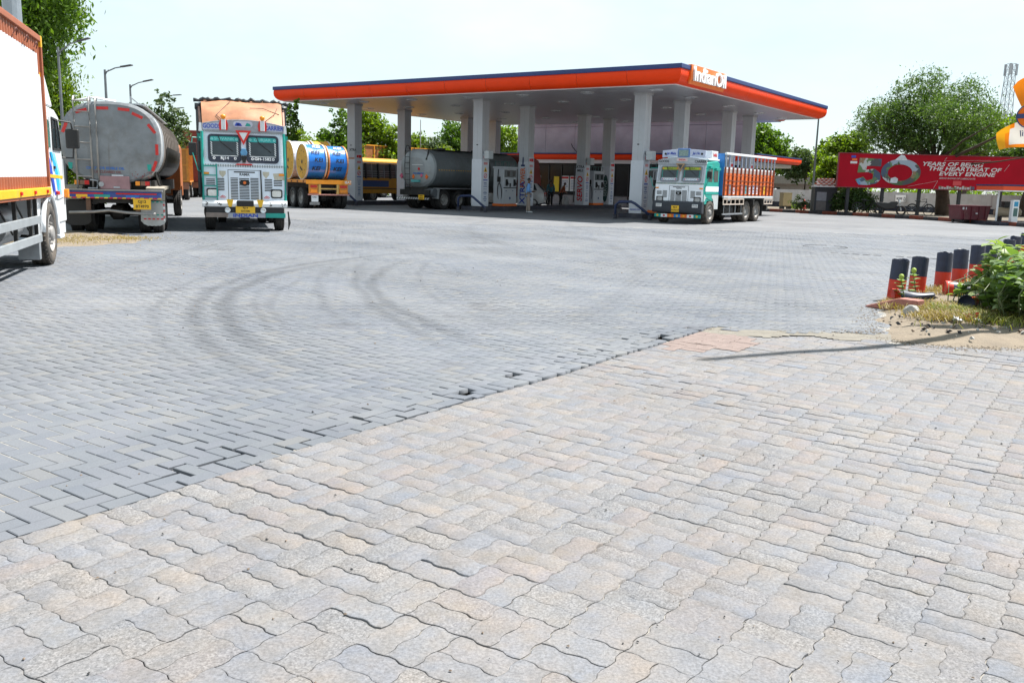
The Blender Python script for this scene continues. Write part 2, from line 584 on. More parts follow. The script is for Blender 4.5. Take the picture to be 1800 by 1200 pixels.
    L(fine.outputs['Fac'], b.inputs['Height'])
    L(b.outputs['Normal'], p.inputs['Normal'])
    return m

m_brick = ground_mat('grey_paver', 'brick')
m_wavy = ground_mat('pale_zigzag_paver', 'wavy')
m_far = ground_mat('grey_paver_distance', 'far')
m_sand = mat('joint_sand', (0.265, 0.25, 0.225), 0.95, var=0.25, scale=14, bump=0.4, bscale=160, dirt=0.4, dcol=(0.17, 0.155, 0.13))
m_dirt = mat('dry_earth', (0.185, 0.15, 0.11), 0.95, var=0.22, scale=3.0, bump=0.9, bscale=28, dirt=0.8, dcol=(0.14, 0.11, 0.08))
m_soil = mat('dull_soil', (0.15, 0.125, 0.095), 0.95, var=0.3, scale=1.5, bump=0.6, bscale=14, dirt=0.5, dcol=(0.085, 0.09, 0.045))  # dull brown soil with green-brown patches

def sheet(name, polys, m, z, parent=None, kind='structure'):
    b = MB()
    for pl in polys:
        b.add([(x, y, z if len(q) == 0 else q[0]) for x, y, *q in pl], [tuple(range(len(pl)))])
    o = b.build(name, m, parent, fix=False)
    if kind: o['kind'] = kind
    return o

terrain = sheet('terrain', [[(-1500, -60), (1500, -60), (1500, 1500), (-1500, 1500)]], m_soil, -0.05)
forecourt = sheet('forecourt', [[(-60, 32), (45, 32), (45, 95), (-60, 95)]], m_far, -0.004)
def und(x, y):
    return 0.006 * math.sin(x * 1.7 + 0.6 * y) + 0.005 * math.sin(1.1 * y - 0.8 * x + 2) + 0.004 * math.sin(2.9 * x + 2.3 * y)
def inpoly(x, y, P):
    c = False
    for i in range(len(P)):
        (x1, y1), (x2, y2) = P[i], P[i - 1]
        if (y1 > y) != (y2 > y) and x < (x2 - x1) * (y - y1) / (y2 - y1) + x1:
            c = not c
    return c
def wz(y):
    t = max(0.0, min(1.0, (y - 4.8) / 2.7))
    return -0.003 - 0.014 * t * t * (3 - 2 * t)
def bedding(name, x0, x1, y0, y1, st, zf, keep=None):
    nx, ny = int((x1 - x0) / st), int((y1 - y0) / st)
    b = MB()
    b.v = [(x0 + i * st, y0 + j * st, zf(x0 + i * st, y0 + j * st)) for i in range(nx + 1) for j in range(ny + 1)]
    b.f = [(i * (ny + 1) + j, (i + 1) * (ny + 1) + j, (i + 1) * (ny + 1) + j + 1, i * (ny + 1) + j + 1) for i in range(nx) for j in range(ny) if keep is None or keep(x0 + (i + .5) * st, y0 + (j + .5) * st)]
    b.m = [0] * len(b.f)
    o = b.build(name, m_sand, None, smooth=True, fix=False)
    o['kind'] = 'structure'
    return o
DP = [(LR(-15.07, -42).x, LR(-15.07, -42).y), (LR(-24.5, -42).x, LR(-24.5, -42).y), (9.5, 8.6), (5.2, 8.65), (4.2, 8.9), (3.8, 9.42), (1.9, 9.35)]
DPX = [(LR(-14.92, -42).x, LR(-14.92, -42).y), (LR(-26, -42).x, LR(-26, -42).y), (11, 8.6), (5.2, 9.0), (4.2, 9.2), (3.8, 9.75), (1.75, 9.75)]
bed = bedding('paver_bed', -46, 40, -8, 32.4, 0.2, lambda x, y: -0.06 if inpoly(x, y, DPX) else -0.0040 + und(x, y) * 0.7 - 0.007 * max(0, math.sin(0.9 * x + 1.3 * y) * math.sin(1.7 * x - 1.1 * y)))
driveway = bedding('driveway', -6.0, 10.0, -2.5, 9.6, 0.16, lambda x, y: wz(y) - 0.0058 + und(x, y) - 0.007 * max(0, math.sin(3.1 * x + 2.3 * y) * math.sin(2.3 * x - 3.7 * y + 1)) - 0.003 * max(0, math.sin(17 * x + 9 * y)), lambda x, y: inpoly(x, y, DP))

DIRT = [(3.95, 9.62), (4.02, 9.02), (4.42, 8.70), (5.1, 8.72), (9.6, 8.66), (15.0, 14.0), (17.0, 22.0), (14.0, 25.0), (10.6, 19.5), (9.1, 17.3), (6.85, 14.4), (5.3, 12.5), (4.62, 11.35)]
def seen(x, y):
    return y > 0.9 and abs(x) < y * 0.66 + 1.0

# ---- pale zigzag pavers, two to a block, blocks turned alternately
BK = 0.245
O_ = LR(-15.05, -42)
XR, YR = -DL, DR
def wv(t):
    P_ = ((0, 0), (0.09, 0.0062), (0.20, 0.0054), (0.30, -0.0062), (0.41, -0.0054), (0.5, 0))
    t = t % 0.5
    for (a, u), (b, v) in zip(P_, P_[1:]):
        if t <= b:
            return u + (v - u) * (t - a) / (b - a)
    return 0
TS = (0.0, 0.09, 0.20, 0.30, 0.41)
def zigzag_poly(seed):
    """one paver lying along x, BK long and BK/2 wide, centred"""
    rr = random.Random(seed)
    Lh, Wh = BK / 2, BK / 4
    pts = []
    tl = [q + o for o in (0, 0.5) for q in TS]
    for t in tl: pts.append((-Lh + t * BK, -Wh + wv(t)))
    for t in TS: pts.append((Lh + wv(t), -Wh + t * BK))
    for t in [1 - q for q in tl]: pts.append((-Lh + t * BK, Wh + wv(t)))
    for t in [0.5 - q for q in TS]: pts.append((-Lh + wv(t), -Wh + t * BK))
    out = []
    for x, y in pts:
        k = 0.9915 - 0.004 * rr.random()
        out.append((x * k + rr.uniform(-0.0009, 0.0009), y * (k - 0.008) + rr.uniform(-0.0011, 0.0011)))
    return out
def paver_arrays(poly, depth=0.03, bev=0.003, drop=0.0014):
    n = len(poly)
    cx = sum(p[0] for p in poly) / n
    cy = sum(p[1] for p in poly) / n
    xs = max(abs(p[0]) for p in poly)
    ys = max(abs(p[1]) for p in poly)
    top = [(x * (1 - bev / xs), y * (1 - bev / ys), 0) for x, y in poly]
    mid = [(x, y, -drop) for x, y in poly]
    bot = [(x, y, -depth) for x, y in poly]
    fs = [tuple(range(n))] + [(k + n, (k + 1) % n + n, (k + 1) % n, k) for k in range(n)] + [(k + 2 * n, (k + 1) % n + 2 * n, (k + 1) % n + n, k + n) for k in range(n)]
    return top + mid + bot, fs

def scatter_pavers(templates, items, m, parent, name, keep=300):
    """items: (x, y, z, rz, tiltx, tilty, dist, template). the nearest `keep` are objects, the rest one mesh"""
    items.sort(key=lambda q: q[6])
    meshes = []
    for vs, fs in templates:
        me = bpy.data.meshes.new(name)
        me.from_pydata(vs, [], fs)
        me.materials.append(m)
        meshes.append(me)
    for x, y, z, rz, tx, ty, d, k in items[:keep]:
        o = link(name, meshes[k], parent, (x, y, z), (tx, ty, rz))
    rest = items[keep:]
    V, LI, LS, R = [], [], [], []
    off = 0
    for x, y, z, rz, tx, ty, d, k in rest:
        vs, fs = templates[k]
        M = np.array(Matrix.Translation((x, y, z)) @ Euler((tx, ty, rz)).to_matrix().to_4x4())
        a = np.asarray(vs) @ M[:3, :3].T + M[:3, 3]
        V.append(a)
        R.append(np.full(len(vs), random.random(), np.float32))
        for f in fs:
            LI.append(np.asarray(f, np.int32) + off)
            LS.append(len(f))
        off += len(vs)
    V = np.concatenate(V)
    li = np.concatenate(LI)
    ls = np.asarray(LS, np.int32)
    me = bpy.data.meshes.new(name + 's')
    me.vertices.add(len(V))
    me.vertices.foreach_set('co', V.astype(np.float32).ravel())
    me.loops.add(len(li))
    me.loops.foreach_set('vertex_index', li)
    me.polygons.add(len(ls))
    me.polygons.foreach_set('loop_start', np.concatenate([[0], np.cumsum(ls)[:-1]]).astype(np.int32))
    me.polygons.foreach_set('loop_total', ls)
    a = me.attributes.new('rnd', 'FLOAT', 'POINT')
    a.data.foreach_set('value', np.concatenate(R))
    me.materials.append(m)
    me.update(calc_edges=True)
    me.validate()
    o = link(name + 's', me, parent)
    o['kind'] = 'stuff'
    return len(items)

items = []
for i in range(0, 46):
    for j in range(0, 150):
        bx, by = (i + 0.5) * BK, (j + 0.5) * BK
        c = O_ + XR * bx + YR * by
        if not seen(c.x, c.y) or c.y > 9.42 or inpoly(c.x, c.y, DIRT) or (c.x > 3.85 and c.y > 8.95) or (c.x > 5 and c.y > 8.68):
            continue
        for s in (-1, 1):
            s_v = (i + j) % 2 == 0
            if not s_v:
                q = c + YR * (s * BK / 4)
                rz = ROT_LR
            else:
                q = c + XR * (s * BK / 4)
                rz = ROT_LR + math.pi / 2
            d = math.hypot(q.x, q.y)
            items.append((q.x + random.gauss(0, .0012), q.y + random.gauss(0, .0012), wz(q.y) + und(q.x, q.y) + max(-0.0012, random.gauss(0, 0.0013)), rz + random.gauss(0, 0.006) + (math.pi if random.random() < .5 else 0),
                          random.gauss(0, 0.005), random.gauss(0, 0.005), d, random.randrange(6) + (6 if s_v else 0)))
PK = [(1.74, 9.55), (2.62, 9.60), (2.30, 8.30), (1.42, 8.22)]
pink = [q for q in items if inpoly(q[0], q[1], PK)]
items = [q for q in items if not inpoly(q[0], q[1], PK)]
m_pink = mat('pink_paver', (0.185, 0.14, 0.125), 0.85, var=0.22, scale=6, bump=0.4, bscale=90, dirt=0.3, dcol=(0.19, 0.175, 0.165))
_pt = [paver_arrays(zigzag_poly(k)) for k in range(6)] + [paver_arrays([(x, -y) for x, y in zigzag_poly(k)][::-1]) for k in range(6)]
_pm = []
for vs, fs in _pt:
    me = bpy.data.meshes.new('paver')
    me.from_pydata(vs, [], fs)
    me.materials.append(m_pink)
    _pm.append(me)
for x, y, z, rz, tx, ty, d, k in pink:
    link('paver', _pm[k], driveway, (x, y, z + 0.004), (tx, ty, rz))
scatter_pavers([paver_arrays(zigzag_poly(k)) for k in range(6)] + [paver_arrays([(x, -y) for x, y in zigzag_poly(k)][::-1]) for k in range(6)], items, m_wavy, driveway, 'paver', 300 - len(pink))

# ---- grey rectangular pavers laid in herringbone
BW = 0.101
def rect_poly(l0, l1, w, seed):
    rr = random.Random(seed)
    g = 0.0034
    return [(l0 + g, -w + g), (l1 - g, -w + g), (l1 - g, w - g), (l0 + g, w - g)]
items = []
tpl = [paver_arrays(rect_poly(-BW, BW, BW / 2, k), 0.034, 0.004, 0.003) for k in range(1)]
cut = paver_arrays(rect_poly(-BW / 2, BW / 2, BW / 2, 3), 0.034, 0.004, 0.003)
tpl.append(cut)
for m_ in range(-470, 470):
    for n_ in range(-240, 240):
        ox, oy = (m_ + 2 * n_), (m_ - 2 * n_)
        for hv in (0, 1):
            cx, cy = ((ox + 1, oy + 0.5) if hv == 0 else (ox + 0.5, oy + 2))
            cx, cy = cx * BW, cy * BW
            if not (-40 < cx < 40 and 0 < cy < 80):
                continue
            q = O_ + XR * cx + YR * cy
            if q.y > 32.03 or not seen(q.x, q.y):
                continue
            x_, y_ = q.x, q.y
            ext = BW if hv == 0 else BW / 2
            k = 0
            if y_ < 9.75 and cx + ext > 0.005:                  # the seam with the pale pavers
                if cx > ext:
                    if y_ < 9.44: continue
                elif hv == 0:
                    if ext - cx < BW * 0.9: continue
                    q = O_ + XR * (cx - ext + BW / 2) + YR * cy
                    k = 1
                elif cx > 0.01:
                    continue
            if inpoly(x_ + 0.16, y_, DIRT) and inpoly(x_ - 0.16, y_, DIRT) and inpoly(x_, y_ + 0.1, DIRT):
                continue
            d = math.hypot(q.x, q.y)
            seam = -0.35 < cx < 0.02 and y_ > 4.2 and y_ < 9.6
            tl = 0.045 if (seam and y_ > 5.4 and random.random() < .35) else 0.004
            if seam and y_ > 5.4 and random.random() < .05: continue
            if seam: q = q + XR * random.gauss(-0.004, 0.010) + YR * random.gauss(0, 0.008)
            items.append((q.x, q.y, 0.0 + und(q.x, q.y) * 0.7 + max(-0.0012, random.gauss(0, 0.0010)) + (0.005 if seam and y_ > 5.4 else 0), (ROT_LR if hv == 0 else ROT_LR + math.pi / 2) + random.gauss(0, 0.008), random.gauss(0, tl), random.gauss(0, tl), d, k))
scatter_pavers(tpl, items, m_brick, forecourt, 'paver')

# ---- earth island with the bollards
def mound(name, poly, m, z0, h, n=70, kind='structure', rough=0.03, parent=None):
    xs = [p[0] for p in poly]
    ys = [p[1] for p in poly]
    x0, x1, y0, y1 = min(xs), max(xs), min(ys), max(ys)
    st = max(x1 - x0, y1 - y0) / n
    nx, ny = int((x1 - x0) / st) + 2, int((y1 - y0) / st) + 2
    def edge(x, y):
        dmin = 9
        for i in range(len(poly)):
            a, b = Vector(poly[i - 1]), Vector(poly[i])
            ab = b - a
            t = max(0, min(1, (Vector((x, y)) - a).dot(ab) / ab.dot(ab)))
            dmin = min(dmin, (Vector((x, y)) - a - ab * t).length)
        return dmin if inpoly(x, y, poly) else -dmin
    vs, ok, idx = [], [], {}
    for i in range(nx):
        for j in range(ny):
            x, y = x0 + i * st, y0 + j * st
            e = edge(x, y) + 0.06 * math.sin(9 * x + 3 * y) + 0.05 * math.sin(7 * y - 5 * x)
            k = max(-0.3, min(1, e / 0.5))
            z = z0 + h * (k if k < 0 else k * k * (3 - 2 * k)) + rough * (math.sin(7 * x + 2.2 * y) * math.sin(5.1 * y - x) * 0.5 + random.gauss(0, 0.18)) * max(0, k)
            vs.append((x, y, z))
            ok.append(e > -0.12)
    fs = [(i * ny + j, (i + 1) * ny + j, (i + 1) * ny + j + 1, i * ny + j + 1) for i in range(nx - 1) for j in range(ny - 1)
          if ok[i * ny + j] and ok[(i + 1) * ny + j] and ok[(i + 1) * ny + j + 1] and ok[i * ny + j + 1]]
    b = MB()
    b.add(vs, fs)
    o = b.build(name, m, parent, smooth=True, fix=False)
    if kind: o['kind'] = kind
    return o
mound('earth_island', DIRT, m_dirt, -0.012, 0.055, 130)
mound('sand_drift', [(1.55, 9.25), (2.2, 9.2), (3.0, 9.3), (3.7, 9.2), (4.3, 9.0), (4.3, 9.5), (3.9, 9.75), (3.0, 9.62), (2.3, 9.66), (1.6, 9.5)], mat('drift_sand', (0.17, 0.155, 0.13), 0.95, var=0.2, scale=7, bump=0.5, bscale=60), -0.014, 0.020, 60, rough=0.006)
b = MB()
for k in range(16):
    u = k / 15
    c_ = Vector((7.75 + 3.3 * u, 21.6 - 1.6 * u, 0.004))
    if k in (5, 11): continue
    M = Matrix.Translation(c_) @ Matrix.Rotation(rad(-26), 4, 'Z')
    b.box(-0.085, 0.085, -0.02, 0.02, 0, 0.006, 0, M)
for k in range(20):
    t_ = 2 * math.pi * k / 20
    M = Matrix.Translation((8.35 + 0.55 * math.cos(t_), 24.0 + 0.62 * math.sin(t_), 0.004)) @ Matrix.Rotation(t_ + 1.57, 4, 'Z')
    if k % 5 != 3: b.box(-0.08, 0.08, -0.015, 0.015, 0, 0.006, 0, M)
o = b.build('drain_slots', mat('slot_black', (0.02, 0.02, 0.02), 0.9), forecourt)
o['kind'] = 'stuff'
mound('earth_strip', [(-12.5, 17.0), (-8.9, 17.4), (-8.1, 19.3), (-8.4, 20.3), (-9.2, 21.6), (-13, 24)], m_dirt, -0.012, 0.045, 60)

# ---- loose black stones and crumbs on the pavers
b = MB()
for k in range(260):
    y = 2.2 + 14 * random.random() ** 1.8
    x = random.uniform(-0.6, 0.66) * y
    if inpoly(x, y, DIRT): continue
    r = random.uniform(0.002, 0.007) * (0.6 + y / 9)
    M = Matrix.Translation((x, y, 0.002 + und(x, y))) @ Euler((0, 0, random.random() * 6)).to_matrix().to_4x4()
    b.add([(-r, -r * .7, 0), (r * .9, -r * .6, 0), (r, r * .8, 0), (-r * .7, r * .7, 0), (-r * .3, 0, r * .8), (r * .5, r * .1, r * .7)],
          [(0, 1, 5, 4), (1, 2, 5), (2, 3, 4, 5), (3, 0, 4)], random.randrange(2), M)
o = b.build('gravel', [mat('black_stone', (0.03, 0.03, 0.032), 0.9, var=0.3), mat('brown_stone', (0.16, 0.12, 0.09), 0.9, var=0.3)])
o['kind'] = 'stuff'
# ================================================================ FUEL STATION CANOPY
# local axes of everything built here: x = -DL (to the right along the near fascia), y = DR (away), origin C0
def at_lr(name, label, cat, l=0.0, r=0.0, group=None, z=0.0):
    return thing(name, label, cat, LR(l, r, z), ROT_LR, group)
soffit_m = mat('soffit_sheet', (0.43, 0.42, 0.45), 0.32, 0.25, var=0.06, scale=0.8, dirt=0.15, dcol=(0.4, 0.4, 0.4))
fascia_red = mat('fascia_orange_red', (0.80, 0.048, 0.003), 0.42, var=0.07, scale=0.7, spec=0.22, streak=0.22, dcol=(0.42, 0.05, 0.015))
fascia_blue = mat('fascia_blue', (0.02, 0.04, 0.15), 0.42, var=0.08, scale=1.0)
trim_m = mat('grey_trim', (0.42, 0.43, 0.45), 0.45, 0.3, var=0.1)
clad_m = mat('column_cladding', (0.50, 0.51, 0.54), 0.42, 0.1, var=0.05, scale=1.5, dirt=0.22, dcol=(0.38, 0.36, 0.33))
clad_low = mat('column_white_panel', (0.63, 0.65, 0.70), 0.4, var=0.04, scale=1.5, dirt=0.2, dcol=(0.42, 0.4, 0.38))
plinth_m = mat('dark_plinth', (0.035, 0.035, 0.05), 0.75, var=0.3, scale=2.5, dirt=0.5, dcol=(0.11, 0.10, 0.09))
X0, X1, Y0, Y1 = -20.9, 3.0, -2.9, 17.1          # canopy outline
ZS, ZT = 5.55, 6.31
canopy = at_lr('fuel_station_canopy', 'wide flat fuel station canopy with orange red rounded fascia and blue top strip', 'canopy')
def bull(out):
    """bullnose section: (outward, z)"""
    pts = []
    for k in range(9):
        t = k / 8 * math.pi * 0.62
        pts.append((out - 0.30 + 0.30 * math.cos(t * 0.9) * 1.0, ZT - 0.22 - 0.53 * (k / 8)))
    return pts
SEC = [(-0.02, 6.13), (0.0, 6.06), (0.0, 5.92), (-0.02, 5.82), (-0.07, 5.72), (-0.15, 5.64), (-0.26, 5.58), (-0.36, 5.56)]
def band_ring(x0, x1, y0, y1, sec, m=0, b=None):
    b = b or MB()
    vs = []
    for o, z in sec:
        vs += [(x0 - o, y0 - o, z), (x1 + o, y0 - o, z), (x1 + o, y1 + o, z), (x0 - o, y1 + o, z)]
    fs = [(i * 4 + k, i * 4 + (k + 1) % 4, (i + 1) * 4 + (k + 1) % 4, (i + 1) * 4 + k) for i in range(len(sec) - 1) for k in range(4)]
    return b.add(vs, fs, m)
# fascia in bays, each bay a panel with a hairline joint
def fascia_side(a0, a1, n, fn, skip=None):
    for k in range(n):
        u0, u1 = a0 + (a1 - a0) * k / n, a0 + (a1 - a0) * (k + 1) / n
        if skip and skip(u0, u1): continue
        b = MB()
        vs = []
        for o, z in SEC:
            vs += [fn(u0 + 0.006 if k else u0, o, z, 0 if k else 1), fn(u1 - 0.006 if k < n - 1 else u1, o, z, 0 if k < n - 1 else 2)]
        b.add(vs, [(2 * i, 2 * i + 1, 2 * i + 3, 2 * i + 2) for i in range(len(SEC) - 1)])
        b.build('fascia_panel', fascia_red, canopy, smooth=True, fix=False)
def f_near(u, o, z, e): return (u - o if e == 1 else (u + o if e == 2 else u), Y0 - o, z)
def f_right(u, o, z, e): return (X1 + o, u - o if e == 1 else (u + o if e == 2 else u), z)
def f_far(u, o, z, e): return (u + o if e == 1 else (u - o if e == 2 else u), Y1 + o, z)
def f_left(u, o, z, e): return (X0 - o, u + o if e == 1 else (u - o if e == 2 else u), z)
X0, X1, Y0, Y1 = -21.0, 3.17, -3.10, 17.15
fascia_side(X0, X1, 10, f_near)
fascia_side(Y0, Y1, 8, f_right)
fascia_side(X1, X0, 10, f_far)
fascia_side(Y1, Y0, 8, f_left)
b = band_ring(X0, X1, Y0, Y1, [(-0.03, 6.128), (0.02, 6.128), (0.03, 6.16), (0.03, 6.29), (0.02, 6.31), (-0.12, 6.31), (-0.12, 6.2)])
b.build('blue_top_strip', fascia_blue, canopy, fix=False)
b = MB()
b.box(X0 + 0.25, X1 - 0.25, Y0 + 0.25, Y1 - 0.25, 6.05, 6.2)
b.build('roof_deck', trim_m, canopy)
b = band_ring(X0, X1, Y0, Y1, [(-0.36, 5.562), (-0.36, 5.53), (-0.46, 5.53), (-0.46, 5.56)])
b.build('soffit_edge_trim', mat('trim_white', (0.66, 0.66, 0.67), 0.4, 0.2, var=0.05), canopy, fix=False)
# soffit strips running with the fascia
b = MB()
y = Y0 + 0.46
i = 0
while y < Y1 - 0.47:
    y2 = min(y + 0.30, Y1 - 0.46)
    b.box(X0 + 0.46, X1 - 0.46, y + 0.004, y2 - 0.004, 5.545 + 0.003 * (i % 2), 5.60)
    y = y2
    i += 1
o = b.build('soffit_strips', soffit_m, canopy)
o['kind'] = 'stuff'
dl_m = mat('downlight_lens', (0.55, 0.56, 0.58), 0.25, 0.2, var=0.05)
for l in (-1.2, 2.2, 5.7, 9.0, 12.6, 16.0, 19.0):
    for r in (-1.2, 2.4, 7.0, 11.5, 15.3):
        b = MB()
        b.lathe([(5.544, 0.30), (5.52, 0.30), (5.50, 0.24), (5.53, 0.20), (5.535, 0.001)], 14, 'z', (-l, r, 0))
        b.build('downlight', dl_m, canopy)
# lettering panel on the right-hand fascia
b = MB()
b.prism([(X1 - 0.05, 5.60), (X1 - 0.03, 5.62), (X1 + 0.075, 5.80), (X1 + 0.075, 6.36), (X1 - 0.1, 6.36)], -2.25, 1.4, 'y')
sp = b.build('sign_panel', mat('sign_orange', (0.80, 0.17, 0.02), 0.4, var=0.04), canopy, bevel=0.01)
text('IndianOil', 0.80, (X1 + 0.12, -0.42, 5.99), RIGHT, ink_white, sp, 0.04, 0.02, fitw=3.35)

# ---- islands, columns
GROUPC = 'columns under the canopy'
lv = (0.0, 9.03, 17.91)
rv = (0.0, 4.16, 10.27, 13.35)
def zbars(b, x, y0, y1, z0, z1, seed, axis):
    pass
rowname = ('right', 'middle', 'left')
sign_col = [ink_red, yellow_m, ink_blue, ink_black]
def col_signs(parent, side):
    """safety notices stuck on the right-hand face of a column (normal +x)"""
    x = 0.322
    b = MB()
    b.box(x, x + 0.006, -0.26, 0.26, 0.34, 2.86)
    nb = b.build('notice_board', clad_low, parent)
    def plate(z0, z1, m, y0=-0.15, y1=0.15, nm='notice'):
        q = MB()
        q.box(x + 0.006, x + 0.012, y0, y1, z0, z1)
        return q.build(nm, m, nb)
    plate(2.62, 2.78, ink_red, -0.02, 0.20)
    plate(2.63, 2.77, ink_red, -0.18, -0.04)
    plate(2.33, 2.45, mat('pink_notice', (0.62, 0.25, 0.25), 0.5, var=0.1))
    q = MB()
    q.prism([(-0.15, 1.97), (0.15, 1.97), (0, 2.23)], x + 0.006, x + 0.012, 'x')
    q.build('warning_triangle', yellow_m, nb)
    q = MB()
    q.prism([(-0.035, 2.0), (0.035, 2.0), (0.02, 2.12), (-0.02, 2.12)], x + 0.012, x + 0.016, 'x')
    q.build('warning_mark', ink_black, nb)
    q = MB()
    q.lathe([(x + 0.006, 0.13), (x + 0.012, 0.13), (x + 0.012, 0.10), (x + 0.006, 0.10)], 20, 'x', (0, 0, 1.78))
    q.box(x + 0.006, x + 0.011, -0.1, 0.1, 1.765, 1.795, 0, Matrix.Translation((0, 0, 1.78)) @ Matrix.Rotation(rad(45), 4, 'X') @ Matrix.Translation((0, 0, -1.78)))
    q.build('prohibition_ring', ink_red, nb)
    plate(1.54, 1.59, ink_blue, -0.17, 0.17)
    rr = random.Random(side)
    q = MB()
    z = 1.45
    while z > 0.45:
        w = rr.uniform(0.07, 0.16)
        hh = rr.choice((0.03, 0.03, 0.05, 0.07))
        q.box(x + 0.006, x + 0.0105, -w, w, z - hh, z)
        z -= hh + rr.choice((0.03, 0.04, 0.09))
    o = q.build('notice_lines', mat('faint_blue_print', (0.22, 0.27, 0.42), 0.5, var=0.2), nb)

for i, l in enumerate(lv):
    isl = at_lr('pump_island', ('dark raised pump island nearest the orange lorry' if i == 0 else 'dark raised pump island behind the man in blue' if i == 1 else 'dark raised pump island beside the grey tanker and yellow bus'), 'pump island', l, 0, 'pump islands')
    b = MB()
    b.box(-0.62, 0.62, -0.75, 14.2, 0.0, 0.24)
    b.build('plinth', plinth_m, isl, bevel=0.03)
    b = MB()
    b.box(-0.655, 0.655, -0.785, 14.235, 0.0, 0.05)
    b.build('base_course', mat('island_kerb', (0.09, 0.09, 0.10), 0.8, var=0.3, dirt=0.4), isl)
    for j, r in enumerate(rv):
        c = at_lr('canopy_column', 'square white clad canopy column, ' + ('nearest the camera' if j == 0 else 'second' if j == 1 else 'third' if j == 2 else 'farthest') + (' in the row beside the orange lorry' if i == 0 else ' in the row behind the man in blue' if i == 1 else ' in the row by the yellow bus'), 'column', l, r, GROUPC, 0.0)
        b = MB()
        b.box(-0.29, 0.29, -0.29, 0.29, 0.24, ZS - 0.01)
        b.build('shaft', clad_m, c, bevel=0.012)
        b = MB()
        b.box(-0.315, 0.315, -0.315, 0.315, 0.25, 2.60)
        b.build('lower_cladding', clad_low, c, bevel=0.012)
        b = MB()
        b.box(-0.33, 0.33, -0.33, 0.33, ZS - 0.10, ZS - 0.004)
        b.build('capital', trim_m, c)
        b = MB()      # cladding joint
        b.box(-0.006, 0.006, -0.294, -0.288, 2.6, ZS - 0.1)
        b.box(0.288, 0.294, -0.006, 0.006, 2.6, ZS - 0.1)
        b.build('cladding_joint', trim_m, c)
        col_signs(c, i * 10 + j)
        if i == 1 and j == 1:
            text('XTRA', 0.46, (0.02, -0.325, 0.95), (rad(90), rad(-90), 0), ink_blue, c, 0.006, 0.02)
            text('POWER', 0.42, (0.02, -0.325, 1.75), (rad(90), rad(-90), 0), orange_m, c, 0.006, 0.02, sx=0.72)
            q = MB()
            q.prism([(-0.13, 2.35), (0.13, 2.35), (0.13, 2.45), (0.04, 2.45), (0.03, 2.85), (-0.03, 2.85), (-0.04, 2.45), (-0.13, 2.45)], -0.325, -0.317, 'y')
            q.build('pump_emblem', navy, c)
        if i == 1 and j == 2:
            text('SERVO', 0.50, (0.03, -0.325, 1.2), (rad(90), rad(-90), 0), ink_red, c, 0.006, 0.02, shear=0.15)
            text('XTRA', 0.22, (0, -0.325, 2.50), REAR, ink_black, c, 0.006, 0.015)
            text('MILE', 0.20, (0, -0.325, 2.28), REAR, ink_black, c, 0.006, 0.015)
        if i == 1 and j == 3:
            q = MB()
            q.lathe([(-0.325, 0.2), (-0.330, 0.2), (-0.330, 0.001)], 24, 'y')
            e = q.build('oval_emblem', mat('dark_green_emblem', (0.01, 0.06, 0.05), 0.5, var=0.1), c, loc=(0.05, 0, 1.25), rot=(0, 0, 0))
            e.scale = (1.0, 1, 4.2)
            text('SERVO', 0.33, (0.06, -0.336, 1.25), (rad(90), rad(-90), 0), mat('emblem_grey', (0.35, 0.4, 0.4), 0.5, var=0), c, 0.004, 0.01)
        if i == 2 and j == 0:
            text('XTRA', 0.20, (0.14, -0.297, 3.05), REAR, ink_black, c, 0.006, 0.015)
            q = MB()
            q.prism([(-0.30, 2.55), (0.30, 2.55), (0.30, 2.63), (-0.30, 2.63)], -0.325, -0.32, 'y')
            q.build('orange_line', mat('faded_orange', (0.45, 0.20, 0.12), 0.5, var=0.1), c)
        if i == 0 and j == 0:
            text('INDIAN OIL', 0.10, (0.0, -0.322, 0.42), REAR, ink_blue, c, 0.004, 0.0)
        if j == 0:
            q = MB()
            q.box(-0.05, 0.05, -0.3005, -0.292, 3.28, 3.33)
            q.build('bolt_plate', ink_black, c)
        # small lamp box on the right face
        if (i, j) in ((0, 0), (1, 0), (1, 2)):
            q = MB()
            q.box(0.36, 0.66, -0.2, 0.2, 2.62, 3.02)
            q.bar((0.29, 0, 2.82), (0.37, 0, 2.82), 0.06)
            q.build('speaker_box', mat('box_grey', (0.5, 0.52, 0.53), 0.5, var=0.08), c, bevel=0.02)
    # blue guard rail round the near end
    g = at_lr('guard_rail', ('blue tubular guard rail in front of the column beside the orange lorry' if i == 0 else 'blue tubular guard rail at the island behind the grey tanker' if i == 1 else 'blue tubular guard rail at the island by the yellow bus'), 'guard rail', l, -1.0, 'island guard rails')
    b = MB()
    rail = mat('guard_navy', (0.02, 0.035, 0.10), 0.5, var=0.2, dirt=0.3)
    b.tube([(-0.62, 0, 0.0), (-0.62, 0, 0.60), (-0.45, 0, 0.75), (0.15, 0, 0.78), (0.35, 0, 0.70), (1.15, 0, 0.18)], 0.06, 8)
    b.build('rail_tube', rail, g, smooth=True)
    for xx in (-0.62, 1.1):
        b = MB()
        b.cyl((xx, 0, 0), (xx, 0, 0.2), 0.085, n=10)
        b.build('post_socket', plinth_m, g)

